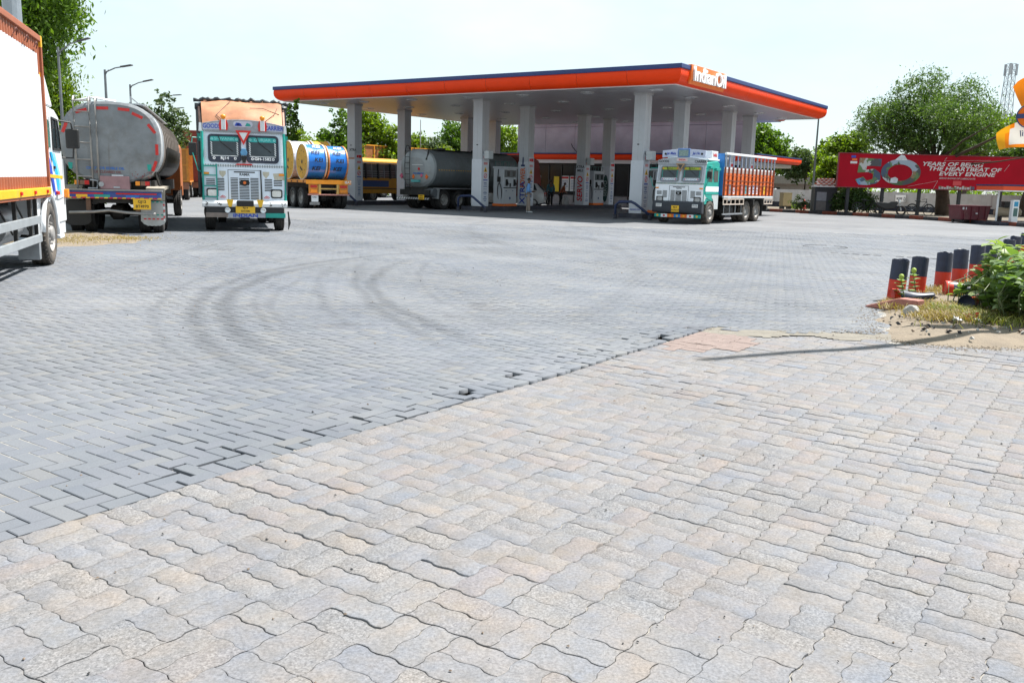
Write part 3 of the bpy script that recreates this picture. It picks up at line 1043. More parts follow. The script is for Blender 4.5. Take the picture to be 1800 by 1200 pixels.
# ---- fuel dispensers
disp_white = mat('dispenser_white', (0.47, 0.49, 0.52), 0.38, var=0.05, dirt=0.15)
def dispenser(l, r, label, side=1, g='fuel dispensers'):
    d = at_lr('fuel_dispenser', label, 'fuel pump', l, r, g, 0.24)
    if side < 0: d.rotation_euler.z += math.pi
    b = MB()
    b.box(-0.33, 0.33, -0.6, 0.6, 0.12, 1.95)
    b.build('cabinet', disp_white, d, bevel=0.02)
    b = MB()
    b.box(-0.35, 0.35, -0.63, 0.63, 0.0, 0.12)
    b.build('base', orange_m, d, bevel=0.01)
    b = MB()
    b.box(-0.36, 0.36, -0.65, 0.65, 1.95, 2.05)
    b.build('top_cap', disp_white, d, bevel=0.02)
    for s in (1,):
        b = MB()
        b.box(0.331, 0.345, -0.53, 0.53, 1.50, 1.88)
        p = b.build('display_panel', mat('display_grey', (0.10, 0.11, 0.12), 0.3, var=0.1), d)
        for y in (-0.30, 0.2):
            b = MB()
            b.box(0.345, 0.352, y, y + 0.22, 1.56, 1.82)
            b.build('price_screen', mat('screen', (0.04, 0.05, 0.05), 0.15, var=0.1), p)
        for y in (-0.42, 0.30):
            b = MB()
            b.box(0.332, 0.40, y, y + 0.13, 1.05, 1.40)
            b.bar((0.40, y + 0.065, 1.30), (0.47, y + 0.065, 1.12), 0.05)
            b.build('nozzle', ink_black, d, bevel=0.01)
        b = MB()
        b.box(0.331, 0.339, -0.06, 0.07, 1.0, 1.2)
        b.build('keypad', ink_black, d)
        b = MB()
        b.box(0.331, 0.340, -0.60, 0.60, 0.93, 0.98)
        b.build('belt_trim', ink_black, d)
        for y in (-0.35, 0.25):
            b = MB()
            b.prism([(y - 0.08, 0.78), (y + 0.08, 0.78), (y, 0.83)], 0.331, 0.336, 'x')
            b.build('chevron', navy, d)
        b = MB()
        b.lathe([(0.331, 0.07), (0.337, 0.07), (0.337, 0.001)], 14, 'x', (0, 0.0, 0.42))
        b.build('round_badge', navy, d)
    # hoses on the near end
    b = MB()
    pts = [(0.1 + 0.13 * math.cos(t), -0.62 - 0.05 * math.sin(t), 0.72 + 0.47 * math.sin(t)) for t in [k * 2 * math.pi / 20 for k in range(21)]]
    b.tube(pts, 0.022, 6)
    b.tube([(0.1, -0.62, 1.19), (0.0, -0.66, 1.5), (0.0, -0.62, 1.9)], 0.022, 6)
    b.build('hose', rubber, d, smooth=True)
    b = MB()
    b.box(-0.05, 0.14, -0.66, -0.605, 1.25, 1.52)
    b.build('hose_holster', ink_black, d, bevel=0.01)
    # cage of sample cans on the roof
    b = MB()
    for x in (-0.25, 0.25):
        for z in (2.06, 2.30):
            b.bar((x, -0.55, z), (x, 0.55, z), 0.02)
    for y in (-0.55, 0, 0.55):
        b.bar((-0.25, y, 2.06), (-0.25, y, 2.30), 0.02)
        b.bar((0.25, y, 2.06), (0.25, y, 2.30), 0.02)
    b.build('roof_rack', mat('rack_green', (0.03, 0.12, 0.11), 0.5, var=0.1), d)
    return d
dispenser(9.03, 2.2, 'white fuel dispenser with two nozzles beside the man in blue')
dispenser(9.03, 11.7, 'white fuel dispenser in the shade by the green oval emblem')
d3 = dispenser(0.0, 2.15, 'plain white pump cabinet right beside the decorated orange lorry')
dispenser(17.91, 7.0, 'white fuel dispenser half hidden behind the grey tanker')

# ================================================================ STATION BUILDING
bld = at_lr('station_building', 'marble clad station shop with glazed front and red orange band behind the pumps', 'building', 0, 20.0)
# x from -20.6 to -2.9 in local x
marble = mat('marble_panel', (0.30, 0.28, 0.33), 0.45, var=0.12, scale=1.3, dirt=0.3, dcol=(0.40, 0.38, 0.42), coords='Object')
bx0, bx1 = -20.6, -2.9
b = MB()
b.box(bx0 + 0.06, bx1 - 0.06, 0.08, 1.5, 0.0, 5.92)
b.build('core_wall', mat('shop_inside', (0.06, 0.06, 0.07), 0.8, var=0.2), bld)
nx, nz = 7, 1
zs = (3.72, 5.55)
wx = (bx1 - bx0) / nx
for k in range(nx):
    for z0, z1 in ((3.62, 5.56), (5.57, 5.98)):
        b = MB()
        b.box(bx0 + k * wx + 0.008, bx0 + (k + 1) * wx - 0.008, 0.0, 0.07, z0, z1 - 0.012)
        b.build('wall_panel', marble, bld, bevel=0.006)
for k in range(1):
    b = MB()
    b.box(bx1 - 0.05, bx1 + 0.02, 0.08 + 3 * k, 1.52 + 3 * k, 0.15, 5.98)
    b.build('wall_panel', mat('side_white', (0.7, 0.7, 0.72), 0.5, var=0.05), bld, bevel=0.006)
    b = MB()
    b.box(bx0 - 0.02, bx0 + 0.05, 0.08 + 3 * k, 1.52 + 3 * k, 0.15, 5.98)
    b.build('wall_panel', mat('side_white', (0.7, 0.7, 0.72), 0.5, var=0.05), bld, bevel=0.006)
def band(x0, x1, y0, y1, zt, zb, name):
    h = zt - zb
    sec = [(-0.05, zt - 0.08), (0.0, zt - 0.14), (0.0, zb + 0.18), (-0.04, zb + 0.09), (-0.12, zb + 0.02), (-0.22, zb)]
    b = band_ring(x0, x1, y0, y1, sec)
    o = b.build(name, fascia_red, bld, smooth=False, fix=False)
    b = band_ring(x0, x1, y0, y1, [(-0.06, zt - 0.08), (0.012, zt - 0.08), (0.012, zt), (-0.2, zt)])
    b.add([(x0, y0, zt - 0.01), (x1, y0, zt - 0.01), (x1, y1, zt - 0.01), (x0, y1, zt - 0.01)], [(0, 1, 2, 3)])
    b.build('band_cap', fascia_blue, bld, fix=False)
band(-21.75, -1.5, -0.9, 8.2, 3.68, 3.20, 'red_band')
b = MB()
b.box(-21.2, -2.05, -0.75, 7.7, 2.96, 3.198)
b.build('band_soffit', mat('soffit_white', (0.64, 0.64, 0.66), 0.5, var=0.05), bld)
band(-21.0, -1.5, -0.5, 4.2, 6.45, 5.99, 'roof_band')
b = MB()
b.box(-20.8, -1.8, -0.3, 4.0, 5.93, 5.988)
b.build('roof_soffit', mat('soffit_white', (0.64, 0.64, 0.66), 0.5, var=0.05), bld)
# glazing bays
gl = glass('shop_glass', (0.015, 0.017, 0.022), 0.2)
gl.node_tree.nodes['Principled BSDF'].inputs['Specular IOR Level'].default_value = 0.25
frame_m = mat('window_frame_dark', (0.03, 0.03, 0.035), 0.4, 0.3, var=0.1)
nb = 9
gx0, gx1 = -19.9, -9.9
w = (gx1 - gx0) / nb
for k in range(nb):
    b = MB()
    x = gx0 + k * w
    b.box(x + 0.05, x + w - 0.05, 0.03, 0.05, 0.75, 2.85)
    g_ = b.build('window_pane', gl, bld)
    f = MB()
    f.box(x - 0.04, x + 0.04, -0.03, 0.07, 0.15, 2.95)
    f.box(x + 0.04, x + w - 0.04, -0.02, 0.06, 2.85, 2.95)
    f.box(x + 0.04, x + w - 0.04, -0.02, 0.06, 0.68, 0.75)
    f.build('window_frame', frame_m, g_)
b = MB()
b.box(gx0 - 0.6, gx1, -0.01, 0.05, 0.0, 0.67)
b.build('plinth_wall', mat('shop_plinth', (0.32, 0.31, 0.33), 0.6, var=0.2, dirt=0.3), bld)
for x, w_, m_, nm in ((-9.5, 1.5, mat('blue_door', (0.02, 0.10, 0.16), 0.4, var=0.1), 'door'), (-7.6, 1.6, dkglass, 'door'), (-5.5, 2.2, gl, 'window_pane')):
    b = MB()
    b.box(x - w_ / 2, x + w_ / 2, 0.0, 0.06, 0.12, 2.75)
    b.build(nm, m_, bld, bevel=0.01)
for x, z, w_, h_, m_ in ((-18.7, 1.5, 0.62, 1.05, white), (-17.0, 1.45, 0.45, 1.1, mat('yellow_poster', (0.75, 0.55, 0.02), 0.5, var=0.05)), (-16.25, 1.5, 0.66, 1.1, white), (-15.5, 1.5, 0.66, 1.1, white), (-13.9, 1.3, 0.7, 1.0, mat('red_poster', (0.30, 0.03, 0.02), 0.5, var=0.1))):
    b = MB()
    b.box(x - w_ / 2, x + w_ / 2, 0.0, 0.02, z - h_ / 2, z + h_ / 2)
    p = b.build('poster', m_, bld)
    if m_ is white:
        b = MB()
        b.box(x - w_ / 2 + 0.03, x + w_ / 2 - 0.03, -0.006, 0.0, z + h_ / 2 - 0.2, z + h_ / 2 - 0.05)
        b.build('poster_heading', ink_red, p)
        b = MB()
        for q in range(6):
            b.box(x - w_ / 2 + 0.08, x + w_ / 2 - 0.08 - 0.1 * (q % 3 == 2), -0.006, 0.0, z + 0.18 - 0.11 * q, z + 0.22 - 0.11 * q)
        b.build('poster_lines', mat('faint_blue_print', (0.22, 0.27, 0.42), 0.5, var=0.2), p)
# stray cables, pipes above the band
b = MB()
b.tube([(-15.2, -0.1, 3.68), (-15.6, -0.2, 4.15), (-15.7, -0.2, 4.35)], 0.03, 6)
b.tube([(-10.2, -0.1, 3.68), (-10.5, -0.2, 4.1), (-10.55, -0.2, 4.3)], 0.03, 6)
b.tube([(-7.0, -0.02, 3.7), (-7.05, -0.04, 4.6), (-6.9, -0.06, 5.0)], 0.02, 6)
b.build('cable_stub', ink_black, bld)
b = MB()
b.lathe([(0, 0.14), (-0.12, 0.12), (-0.2, 0.05), (-0.2, 0.001)], 14, 'y', (-6.9, -0.02, 5.0))
b.build('wall_lamp', black, bld)
# ================================================================ VEHICLES
def axle(parent, y, r, half=1.0, w=0.28, dual=False, front=False, tm=None):
    for s in (-1, 1):
        if dual:
            wheel(parent, s * (half - w / 2), y, r, w, s, front, tm)
            wheel(parent, s * (half - w * 1.5 - 0.04), y, r, w, s, front, tm)
        else:
            wheel(parent, s * (half - w / 2), y, r, w, s, front, tm)
    b = MB()
    b.cyl((-half + w, y, r), (half - w, y, r), 0.07, n=8)
    b.lathe([(-0.2, 0.08), (-0.12, 0.19), (0.12, 0.19), (0.2, 0.08)], 12, 'x', (0, y, r))
    b.build('axle', chassis_m, parent)
def chassis(parent, y0, y1, z0=0.62, z1=0.86, m=None):
    b = MB()
    for x in (-0.42, 0.42):
        b.box(x - 0.05, x + 0.05, y0, y1, z0, z1)
    n = max(2, int(abs(y1 - y0) / 1.3))
    for k in range(n + 1):
        y = y0 + (y1 - y0) * (k + 0.02) / (n + 0.04)
        b.box(-0.37, 0.37, y - 0.04, y + 0.04, z0 + 0.03, z1 - 0.03)
    return b.build('chassis_frame', m or chassis_m, parent)
def rrect(w, h, r, n=5, cx=0, cy=0):
    p = []
    for qx, qy, a in ((1, 1, 0), (-1, 1, 90), (-1, -1, 180), (1, -1, 270)):
        for k in range(n + 1):
            t = rad(a + 90 * k / n)
            p.append((cx + qx * (w / 2 - r) + r * math.cos(t), cy + qy * (h / 2 - r) + r * math.sin(t)))
    return p
def ring(b, outer, inner, d0, d1, axis='y', m=0):
    n = len(outer)
    def P(p, d): return (p[0], d, p[1]) if axis == 'y' else (d, p[0], p[1])
    vs = [P(p, d0) for p in outer] + [P(p, d0) for p in inner] + [P(p, d1) for p in outer] + [P(p, d1) for p in inner]
    fs = []
    for k in range(n):
        j = (k + 1) % n
        fs += [(k, j, n + j, n + k), (2 * n + k, 3 * n + k, 3 * n + j, 2 * n + j), (k, 2 * n + k, 2 * n + j, j), (n + k, n + j, 3 * n + j, 3 * n + k)]
    return b.add(vs, fs, m)
def plate_yellow(parent, x, y, z, rot, l1, l2, w=0.42, h=0.24, m=None):
    M = Matrix.Translation((x, y, z)) @ Euler(rot).to_matrix().to_4x4()
    b = MB()
    b.box(-w / 2, w / 2, -h / 2, h / 2, 0, 0.015, 0, M)
    p = b.build('number_plate', m or yellow_m, parent, bevel=0.004)
    d = Euler(rot).to_matrix() @ Vector((0, 0, 0.018))
    u = Euler(rot).to_matrix() @ Vector((0, h * 0.22, 0))
    c = Vector((x, y, z))
    if l1: text(l1, h * 0.36, c + d + u, rot, ink_black, p, 0.001, 0.02)
    if l2: text(l2, h * 0.36, c + d - u, rot, ink_black, p, 0.001, 0.02)
    return p

HD = Vector((-0.307, 0.952, 0))
RZ = math.atan2(0.307, 0.952)

# ---------------------------------------------------------------- white and brown container lorry, at the left edge
tk = thing('container_truck', 'white and brown corrugated container lorry with white cab at the left edge', 'truck', (-8.51, 13.69, 0), RZ)
cw = mat('container_white', (0.66, 0.68, 0.71), 0.4, var=0.03, scale=1.2)
cb = mat('container_brown', (0.30, 0.085, 0.035), 0.5, var=0.14, scale=2, dirt=0.2, dcol=(0.22, 0.10, 0.06))
cy = mat('rail_yellow', (0.78, 0.40, 0.01), 0.42, var=0.08, dirt=0.15)
XW = 1.21
def corr_wall(parent, x, y0, y1, z0, z1, fmat, mats, pitch=0.16, deep=0.02, sgn=1, zs=None):
    """trapezoid corrugation, columns running up; fmat(y, z) picks the paint"""
    prof = []
    y = y0
    while y < y1 - 0.01:
        for f_, o in ((0.0, 0), (0.30, 0), (0.42, -deep), (0.84, -deep), (0.96, 0)):
            if y + f_ * pitch < y1: prof.append((y + f_ * pitch, o))
        y += pitch
    prof.append((y1, 0))
    zs = zs or [z0 + (z1 - z0) * k / 30 for k in range(31)]
    b = MB()
    vs = [(x + sgn * o, y, z) for y, o in prof for z in zs]
    nz = len(zs)
    b.v = vs
    for i in range(len(prof) - 1):
        for k in range(nz - 1):
            b.f.append((i * nz + k, (i + 1) * nz + k, (i + 1) * nz + k + 1, i * nz + k + 1))
            b.m.append(fmat((prof[i][0] + prof[i + 1][0]) / 2, (zs[k] + zs[k + 1]) / 2))
    return b.build('corrugated_wall', mats, parent, fix=False)
def paint(y, z):
    if z < 1.40: return 1
    top = 3.24
    if y > 0.20: top = 2.78
    elif y > 0.12: top = 2.95
    elif y > 0.03: top = 3.12
    if y > 0.145 and z > 2.6 and abs(z - top) < 0.02: return 2
    return 0 if z < top else 1
zl = [1.24, 1.40] + [1.40 + (2.75 - 1.40) * k / 6 for k in range(1, 7)] + [2.75 + 0.0333 * k for k in range(1, 22)]
for s in (1, -1):
    corr_wall(tk, s * XW, -6.9, 0.22, 1.24, 3.44, paint, [cw, cb, cy], sgn=s, zs=zl)
b = MB()
for s in (-1, 1):
    b.box(s * 1.17 if s < 0 else 1.17 - 0.0, s * 1.25 if s > 0 else -1.25, -6.95, 0.27, 3.44, 3.54) if False else b.box(min(s * 1.16, s * 1.245), max(s * 1.16, s * 1.245), -6.95, 0.21, 3.44, 3.53)
b.build('top_rail', cb, tk, bevel=0.01)
for s in (-1, 1):
    b = MB()
    b.box(min(s * 1.12, s * 1.245), max(s * 1.12, s * 1.245), 0.21, 0.29, 1.24, 3.36)
    b.build('corner_post', cb, tk, bevel=0.008)
    b = MB()
    b.box(min(s * 1.118, s * 1.247), max(s * 1.118, s * 1.247), 0.209, 0.292, 3.36, 3.535)
    b.build('corner_cap', cy, tk, bevel=0.01)
    b = MB()
    b.box(min(s * 1.14, s * 1.25), max(s * 1.14, s * 1.25), -6.95, 0.28, 1.12, 1.235)
    r_ = b.build('bottom_rail', cy, tk, bevel=0.01)
    b = MB()
    b.box(min(s * 1.135, s * 1.235), max(s * 1.135, s * 1.235), -6.95, 0.27, 1.085, 1.118)
    b.build('rail_flange', cb, tk)
    for y in (-6.0, -4.6, -3.4, -2.0, -1.05, -0.1):
        b = MB()
        b.box(s * 1.262 - 0.012, s * 1.262 + 0.012, y - 0.045, y + 0.045, 1.15, 1.20)
        b.build('marker_lamp', redlens, tk, bevel=0.006)
    for y in (-5.5, -4.2, -2.9, -1.6, -0.9, -0.22):
        b = MB()
        b.tube([(s * 1.235, y - 0.09, 3.30), (s * 1.26, y - 0.06, 3.36), (s * 1.26, y, 3.39), (s * 1.26, y + 0.06, 3.36), (s * 1.235, y + 0.09, 3.30)], 0.009, 5)
        b.build('tie_hook', mat('hook_dark', (0.10, 0.03, 0.02), 0.5, var=0.1), tk)
b = MB()
b.box(-1.15, 1.15, 0.2, 0.25, 1.24, 3.5)
b.build('front_wall', cb, tk)
b = MB()
b.box(-1.18, 1.18, -6.95, -6.9, 1.24, 3.5)
b.build('rear_door', cb, tk)
b = MB()
b.box(-1.15, 1.15, -6.92, 0.25, 3.44, 3.50)
b.build('roof_sheet', cb, tk)
b = MB()
b.box(-1.14, 1.14, -6.92, 0.25, 1.09, 1.235)
b.build('deck', chassis_m, tk)
chassis(tk, -6.8, 1.5, 0.68, 1.0)
axle(tk, 0.35, 0.5, 1.21, 0.30, front=True, tm=dusty_rubber)
axle(tk, -4.3, 0.5, 1.21, 0.28, dual=True, tm=dusty_rubber)
axle(tk, -5.6, 0.5, 1.21, 0.28, dual=True, tm=dusty_rubber)
# cab
cabw = mat('cab_white', (0.72, 0.74, 0.76), 0.3, var=0.03, scale=2, coat=0.3)
b = MB()
b.prism([(0.42, 0.98), (0.42, 2.44), (0.60, 2.52), (1.35, 2.50), (1.72, 2.40), (1.86, 1.75), (1.93, 1.70), (1.95, 0.62), (1.08, 0.62), (1.05, 0.86), (0.92, 1.02), (0.72, 1.08)], -1.19, 1.19, 'x')
cab = b.build('cab', cabw, tk, bevel=0.03)
b = MB()
b.prism([(0.31, 2.53), (0.31, 3.22), (0.36, 3.22), (1.12, 2.60), (1.18, 2.53)], -1.19, 1.19, 'x')
b.build('wind_deflector', cabw, tk, bevel=0.02)
for s in (1, -1):
    xo = s * 1.192
    def side(poly, m_, nm, t=0.012, par=tk, x=xo, **k):
        b = MB()
        b.prism(poly, x, x + s * t, 'x')
        return b.build(nm, m_, par, **k)
    dr = side([(0.78, 1.05), (0.78, 2.36), (0.88, 2.40), (1.42, 2.38), (1.66, 1.80), (1.70, 1.72), (1.70, 1.05), (1.14, 1.02), (1.0, 1.05)], cabw, 'door', 0.014, bevel=0.005)
    side([(0.88, 1.86), (0.88, 2.30), (0.92, 2.33), (1.36, 2.31), (1.56, 1.86)], dkglass, 'door_window', 0.02, dr)
    b = MB()
    for q in (((0.86, 1.84), (0.86, 2.345)), ((0.86, 2.345), (1.385, 2.33)), ((1.385, 2.33), (1.595, 1.84)), ((1.595, 1.84), (0.86, 1.84)), ((1.18, 1.86), (1.18, 2.32))):
        b.bar((xo + s * 0.018, *q[0]), (xo + s * 0.018, *q[1]), 0.03)
    b.build('window_seal', ink_black, dr)
    b = MB()
    b.box(xo + s * 0.014 - 0.012, xo + s * 0.014 + 0.022, 0.83, 0.93, 1.52, 1.57)
    b.build('door_handle', ink_black, dr)
    side([(0.46, 1.86), (0.46, 2.26), (0.50, 2.30), (0.66, 2.30), (0.70, 2.26), (0.70, 1.86)], glass('green_glass', (0.08, 0.20, 0.16), 0.08), 'quarter_window', 0.012)
    # blue swoosh decals
    blues = (mat('decal_royal', (0.02, 0.06, 0.45), 0.35, var=0.05), mat('decal_cyan', (0.02, 0.38, 0.75), 0.35, var=0.05), mat('decal_sky', (0.20, 0.60, 0.85), 0.35, var=0.05))
    for k, (o, w_) in enumerate(((0.0, 0.16), (0.18, 0.20), (0.42, 0.14))):
        y0 = 0.48 + o
        side([(y0, 1.80 - o * 0.05), (y0 + w_ * 0.7, 1.80 - o * 0.05), (y0 + w_ + 0.34, 1.46), (y0 + w_ + 0.42, 1.10), (y0 + 0.46, 1.10), (y0 + 0.30, 1.46)] if k else
             [(y0, 1.72), (y0 + 0.10, 1.66), (y0 + 0.36, 1.30), (y0 + 0.46, 1.10), (y0 + 0.34, 1.10), (y0 + 0.16, 1.36), (y0, 1.50)], blues[k], 'blue_decal', 0.0175 + 0.001 * k)
    side([(0.44, 1.385), (0.44, 1.44), (1.62, 1.41), (1.62, 1.36)], cy, 'yellow_stripe', 0.022)
    side([(0.92, 1.10), (0.92, 1.16), (1.10, 1.16), (1.10, 1.10)], redlens, 'side_lamp', 0.05, bevel=0.008)
    side([(1.76, 1.04), (1.76, 1.18), (1.90, 1.18), (1.90, 1.04)], amber, 'indicator', 0.07, bevel=0.01)
    # wheel arch lip and step
    b = MB()
    pts = [(xo + s * 0.0, 0.35 + 0.62 * math.cos(t), 0.5 + 0.62 * math.sin(t)) for t in [rad(a) for a in range(-5, 181, 15)]]
    b.tube(pts, 0.035, 6)
    b.build('arch_lip', cabw, tk, smooth=True)
    b = MB()
    b.box(min(s * 0.95, s * 1.17), max(s * 0.95, s * 1.17), 1.06, 1.9, 0.42, 0.62)
    b.box(min(s * 0.95, s * 1.20), max(s * 0.95, s * 1.20), 1.15, 1.55, 0.36, 0.42)
    b.build('step_panel', cabw, tk, bevel=0.01)
    b = MB()
    b.tube([(xo, 1.66, 2.34), (xo + s * 0.17, 1.80, 2.32), (xo + s * 0.19, 1.82, 2.20)], 0.016, 6)
    b.tube([(xo, 1.74, 1.72), (xo + s * 0.17, 1.86, 1.72), (xo + s * 0.19, 1.84, 1.88)], 0.016, 6)
    a_ = b.build('mirror_arm', ink_black, tk)
    b = MB()
    b.box(xo + s * 0.18 - 0.11, xo + s * 0.18 + 0.11, 1.80, 1.88, 1.88, 2.22)
    b.build('mirror', ink_black, tk, bevel=0.03)
    # silver under-run rails
    al = mat('rail_silver', (0.42, 0.45, 0.47), 0.38, 0.5, var=0.1, dirt=0.2)
    for z in (0.42, 0.70):
        b = MB()
        b.box(min(s * 1.16, s * 1.20), max(s * 1.16, s * 1.20), -3.5, -0.42, z, z + 0.12)
        b.build('guard_rail', al, tk, bevel=0.008)
    b = MB()
    for y in (-3.2, -1.9, -0.9, -0.48):
        b.box(min(s * 1.11, s * 1.158), max(s * 1.11, s * 1.158), y - 0.03, y + 0.03, 0.40, 1.085)
    b.bar((s * 1.05, -1.5, 1.08), (s * 1.12, -0.95, 0.62), 0.022)
    b.bar((s * 1.05, -2.6, 1.08), (s * 1.12, -2.0, 0.62), 0.022)
    b.build('rail_hanger', chassis_m, tk)
    b = MB()
    b.cyl((s * 0.80, -2.1, 0.72), (s * 0.80, -1.0, 0.72), 0.28, n=18)
    b.build('fuel_tank', mat('tank_alu', (0.45, 0.46, 0.47), 0.4, 0.6, var=0.15, dirt=0.3), tk, bevel=0.02)
    b = MB()
    b.box(min(s * 0.8, s * 1.14), max(s * 0.8, s * 1.14), -0.36, -0.02, 0.52, 1.08)
    b.build('side_box', cabw, tk, bevel=0.015)
    b = MB()
    b.box(min(s * 0.85, s * 1.15), max(s * 0.85, s * 1.15), -0.42, -0.30, 0.14, 0.44)
    b.build('mud_flap', steel, tk, bevel=0.01)
b = MB()
b.prism([(1.80, 1.80), (1.70, 2.36), (1.715, 2.37), (1.815, 1.81)], -1.0, 1.0, 'x')
b.build('windscreen', dkglass, tk)
b = MB()
b.box(-1.15, 1.15, 1.90, 2.05, 0.45, 0.85)
b.build('bumper', cabw, tk, bevel=0.03)

# ---------------------------------------------------------------- grey tanker lorry seen from behind
def tank_loft(name, parent, w, h, zc, ys, m, e=2.6, n=40):
    """ys: list of (y, scale)"""
    b = MB()
    pr = []
    for k in range(n):
        t = 2 * math.pi * k / n
        c_, s_ = math.cos(t), math.sin(t)
        pr.append((w / 2 * math.copysign(abs(c_) ** (2 / e), c_), h / 2 * math.copysign(abs(s_) ** (2 / e), s_)))
    for y, sc in ys:
        b.v += [(x * sc, y, zc + z * sc) for x, z in pr]
    for i in range(len(ys) - 1):
        for k in range(n):
            j = (k + 1) % n
            b.f.append((i * n + k, i * n + j, (i + 1) * n + j, (i + 1) * n + k))
            b.m.append(0)
    b.f += [tuple(range(n)), tuple(range((len(ys) - 1) * n, len(ys) * n))[::-1]]
    b.m += [0, 0]
    return b.build(name, m, parent, smooth=False), pr
tank_end = mat('tank_end_steel', (0.21, 0.225, 0.24), 0.42, 0.35, var=0.28, scale=1.6, rust=0.30, dirt=0.6, dcol=(0.13, 0.115, 0.10), streak=0.5, bump=0.35, bscale=3)
tank_side = mat('tank_side_white', (0.52, 0.54, 0.56), 0.42, 0.2, var=0.1, scale=1.2, rust=0.05, dirt=0.3, dcol=(0.2, 0.19, 0.18), streak=0.2)
tar = mat('tar_black', (0.012, 0.012, 0.013), 0.45, var=0.3)
tt = thing('tanker_truck', 'grey steel tanker lorry with ladder and red reflectors seen from behind', 'truck', (-9.78, 21.80, 0), RZ)
TW, THh, ZC = 2.22, 1.92, 2.20
body, pr = tank_loft('tank', tt, TW, THh, ZC, [(0.36, 1.0), (7.6, 1.0), (7.75, 0.96)], tank_side)
endcap, _ = tank_loft('end_plate', tt, TW + 0.02, THh + 0.02, ZC, [(0.20, 0.93), (0.235, 0.985), (0.28, 1.0), (0.36, 1.0)], tank_end)
def hoop(y, w_=0.06, m_=tank_side, sc=1.02, nm='hoop'):
    b = MB()
    n = len(pr)
    o = [(x * sc, ZC + z * sc) for x, z in pr]
    i_ = [(x * 0.99, ZC + z * 0.99) for x, z in pr]
    ring(b, o, i_, y - w_ / 2, y + w_ / 2)
    return b.build(nm, m_, tt)
rusty = mat('tank_side_rusty', (0.27, 0.235, 0.21), 0.45, 0.25, var=0.2, scale=1.2, rust=0.35, dirt=0.5, dcol=(0.07, 0.06, 0.055), streak=0.6)
body.data.materials.append(rusty)
body.data.clear_geometry()
_t = MB()
_n = len(pr)
_ys = [0.36, 1.35, 2.15, 2.95, 3.75, 4.55, 5.35, 6.15, 6.95, 7.75, 8.55, 9.35, 10.1, 10.3]
for _y in _ys:
    _t.v += [(x * (0.96 if _y > 10.2 else 1), _y, ZC + z) for x, z in pr]
for _i in range(len(_ys) - 1):
    for _k in range(_n):
        _j = (_k + 1) % _n
        _t.f.append((_i * _n + _k, _i * _n + _j, (_i + 1) * _n + _j, (_i + 1) * _n + _k))
        _t.m.append(0 if _i == 0 else 1)
_t.f.append(tuple(range((len(_ys) - 1) * _n, len(_ys) * _n))[::-1])
_t.m.append(1)
body.data = _t.mesh('tank', [tank_side, rusty], True)
hoop(0.37, 0.03, tank_end, 1.012, 'weld_seam')
for y in (1.35, 2.15, 2.95, 3.75, 4.55, 5.35, 6.15, 6.95, 7.75, 8.55, 9.35):
    hoop(y, m_=tank_side if y < 1.5 else rusty)
# black tarry spill band low on the forward half
b = MB()
n = len(pr)
idx = [k for k in range(n) if pr[k][1] < 0.22 and pr[k][0] > 0]
idx.sort(key=lambda k: pr[k][1])
vs, fs = [], []
for y in (2.5, 10.1):
    vs += [(pr[k][0] * 1.022, y, ZC + pr[k][1] * 1.022) for k in idx]
q = len(idx)
fs = [(i, i + 1, q + i + 1, q + i) for i in range(q - 1)]
b.add(vs, fs)
b.build('tar_spill', tar, tt)
b = MB()
b.box(-1.0, 1.0, 0.205, 0.222, ZC + 0.04, ZC + 0.052)
b.build('weld_line', mat('weld_grey', (0.2, 0.2, 0.21), 0.5, 0.3, var=0.2), endcap)
for x, z, a in ((-1.0, 2.52, 68), (-0.62, 2.92, 18), (-0.15, 3.0, 2), (0.32, 2.99, -4), (0.62, 2.86, -24), (0.93, 2.56, -52), (1.03, 2.06, -90), (0.96, 1.66, 70)):
    M = Matrix.Translation((x, 0.205, z)) @ Matrix.Rotation(-rad(a), 4, 'Y')
    b = MB()
    b.box(-0.13, 0.13, -0.012, 0.03, -0.035, 0.035, 0, M)
    b.build('reflector', redlens, endcap)
text('ONLY FOR EDIBLE OIL', 0.085, (-0.15, 0.195, 1.58), REAR, mat('paint_blue', (0.02, 0.14, 0.48), 0.5, var=0.1), endcap, 0.002, 0.02)
text('UNCLEARED OIL', 0.08, (-0.10, 0.195, 1.49), REAR, mat('paint_maroon', (0.22, 0.05, 0.05), 0.5, var=0.1), endcap, 0.002, 0.01)
b = MB()
b.box(-0.02, 0.24, 0.190, 0.215, 1.385, 1.43)
b.build('white_strip', white, endcap)
b = MB()
rr = random.Random(4)
for k in range(26):
    x, z = 0.42 + 0.5 * rr.random(), 1.36 + 0.16 * rr.random()
    b.disc((x, 0.199, z), 0.012, (0, -1, 0), 6)
o = b.build('red_dots', mat('paint_maroon', (0.22, 0.05, 0.05), 0.5, var=0.1), endcap)
o['kind'] = 'stuff'
for x in (-0.92, 0.84):
    b = MB()
    b.prism([(x - 0.05, 1.70), (x + 0.05, 1.70), (x + 0.035, 1.55), (x - 0.035, 1.55)], 0.19, 0.215, 'y')
    b.build('green_pot_emblem', teal, endcap)
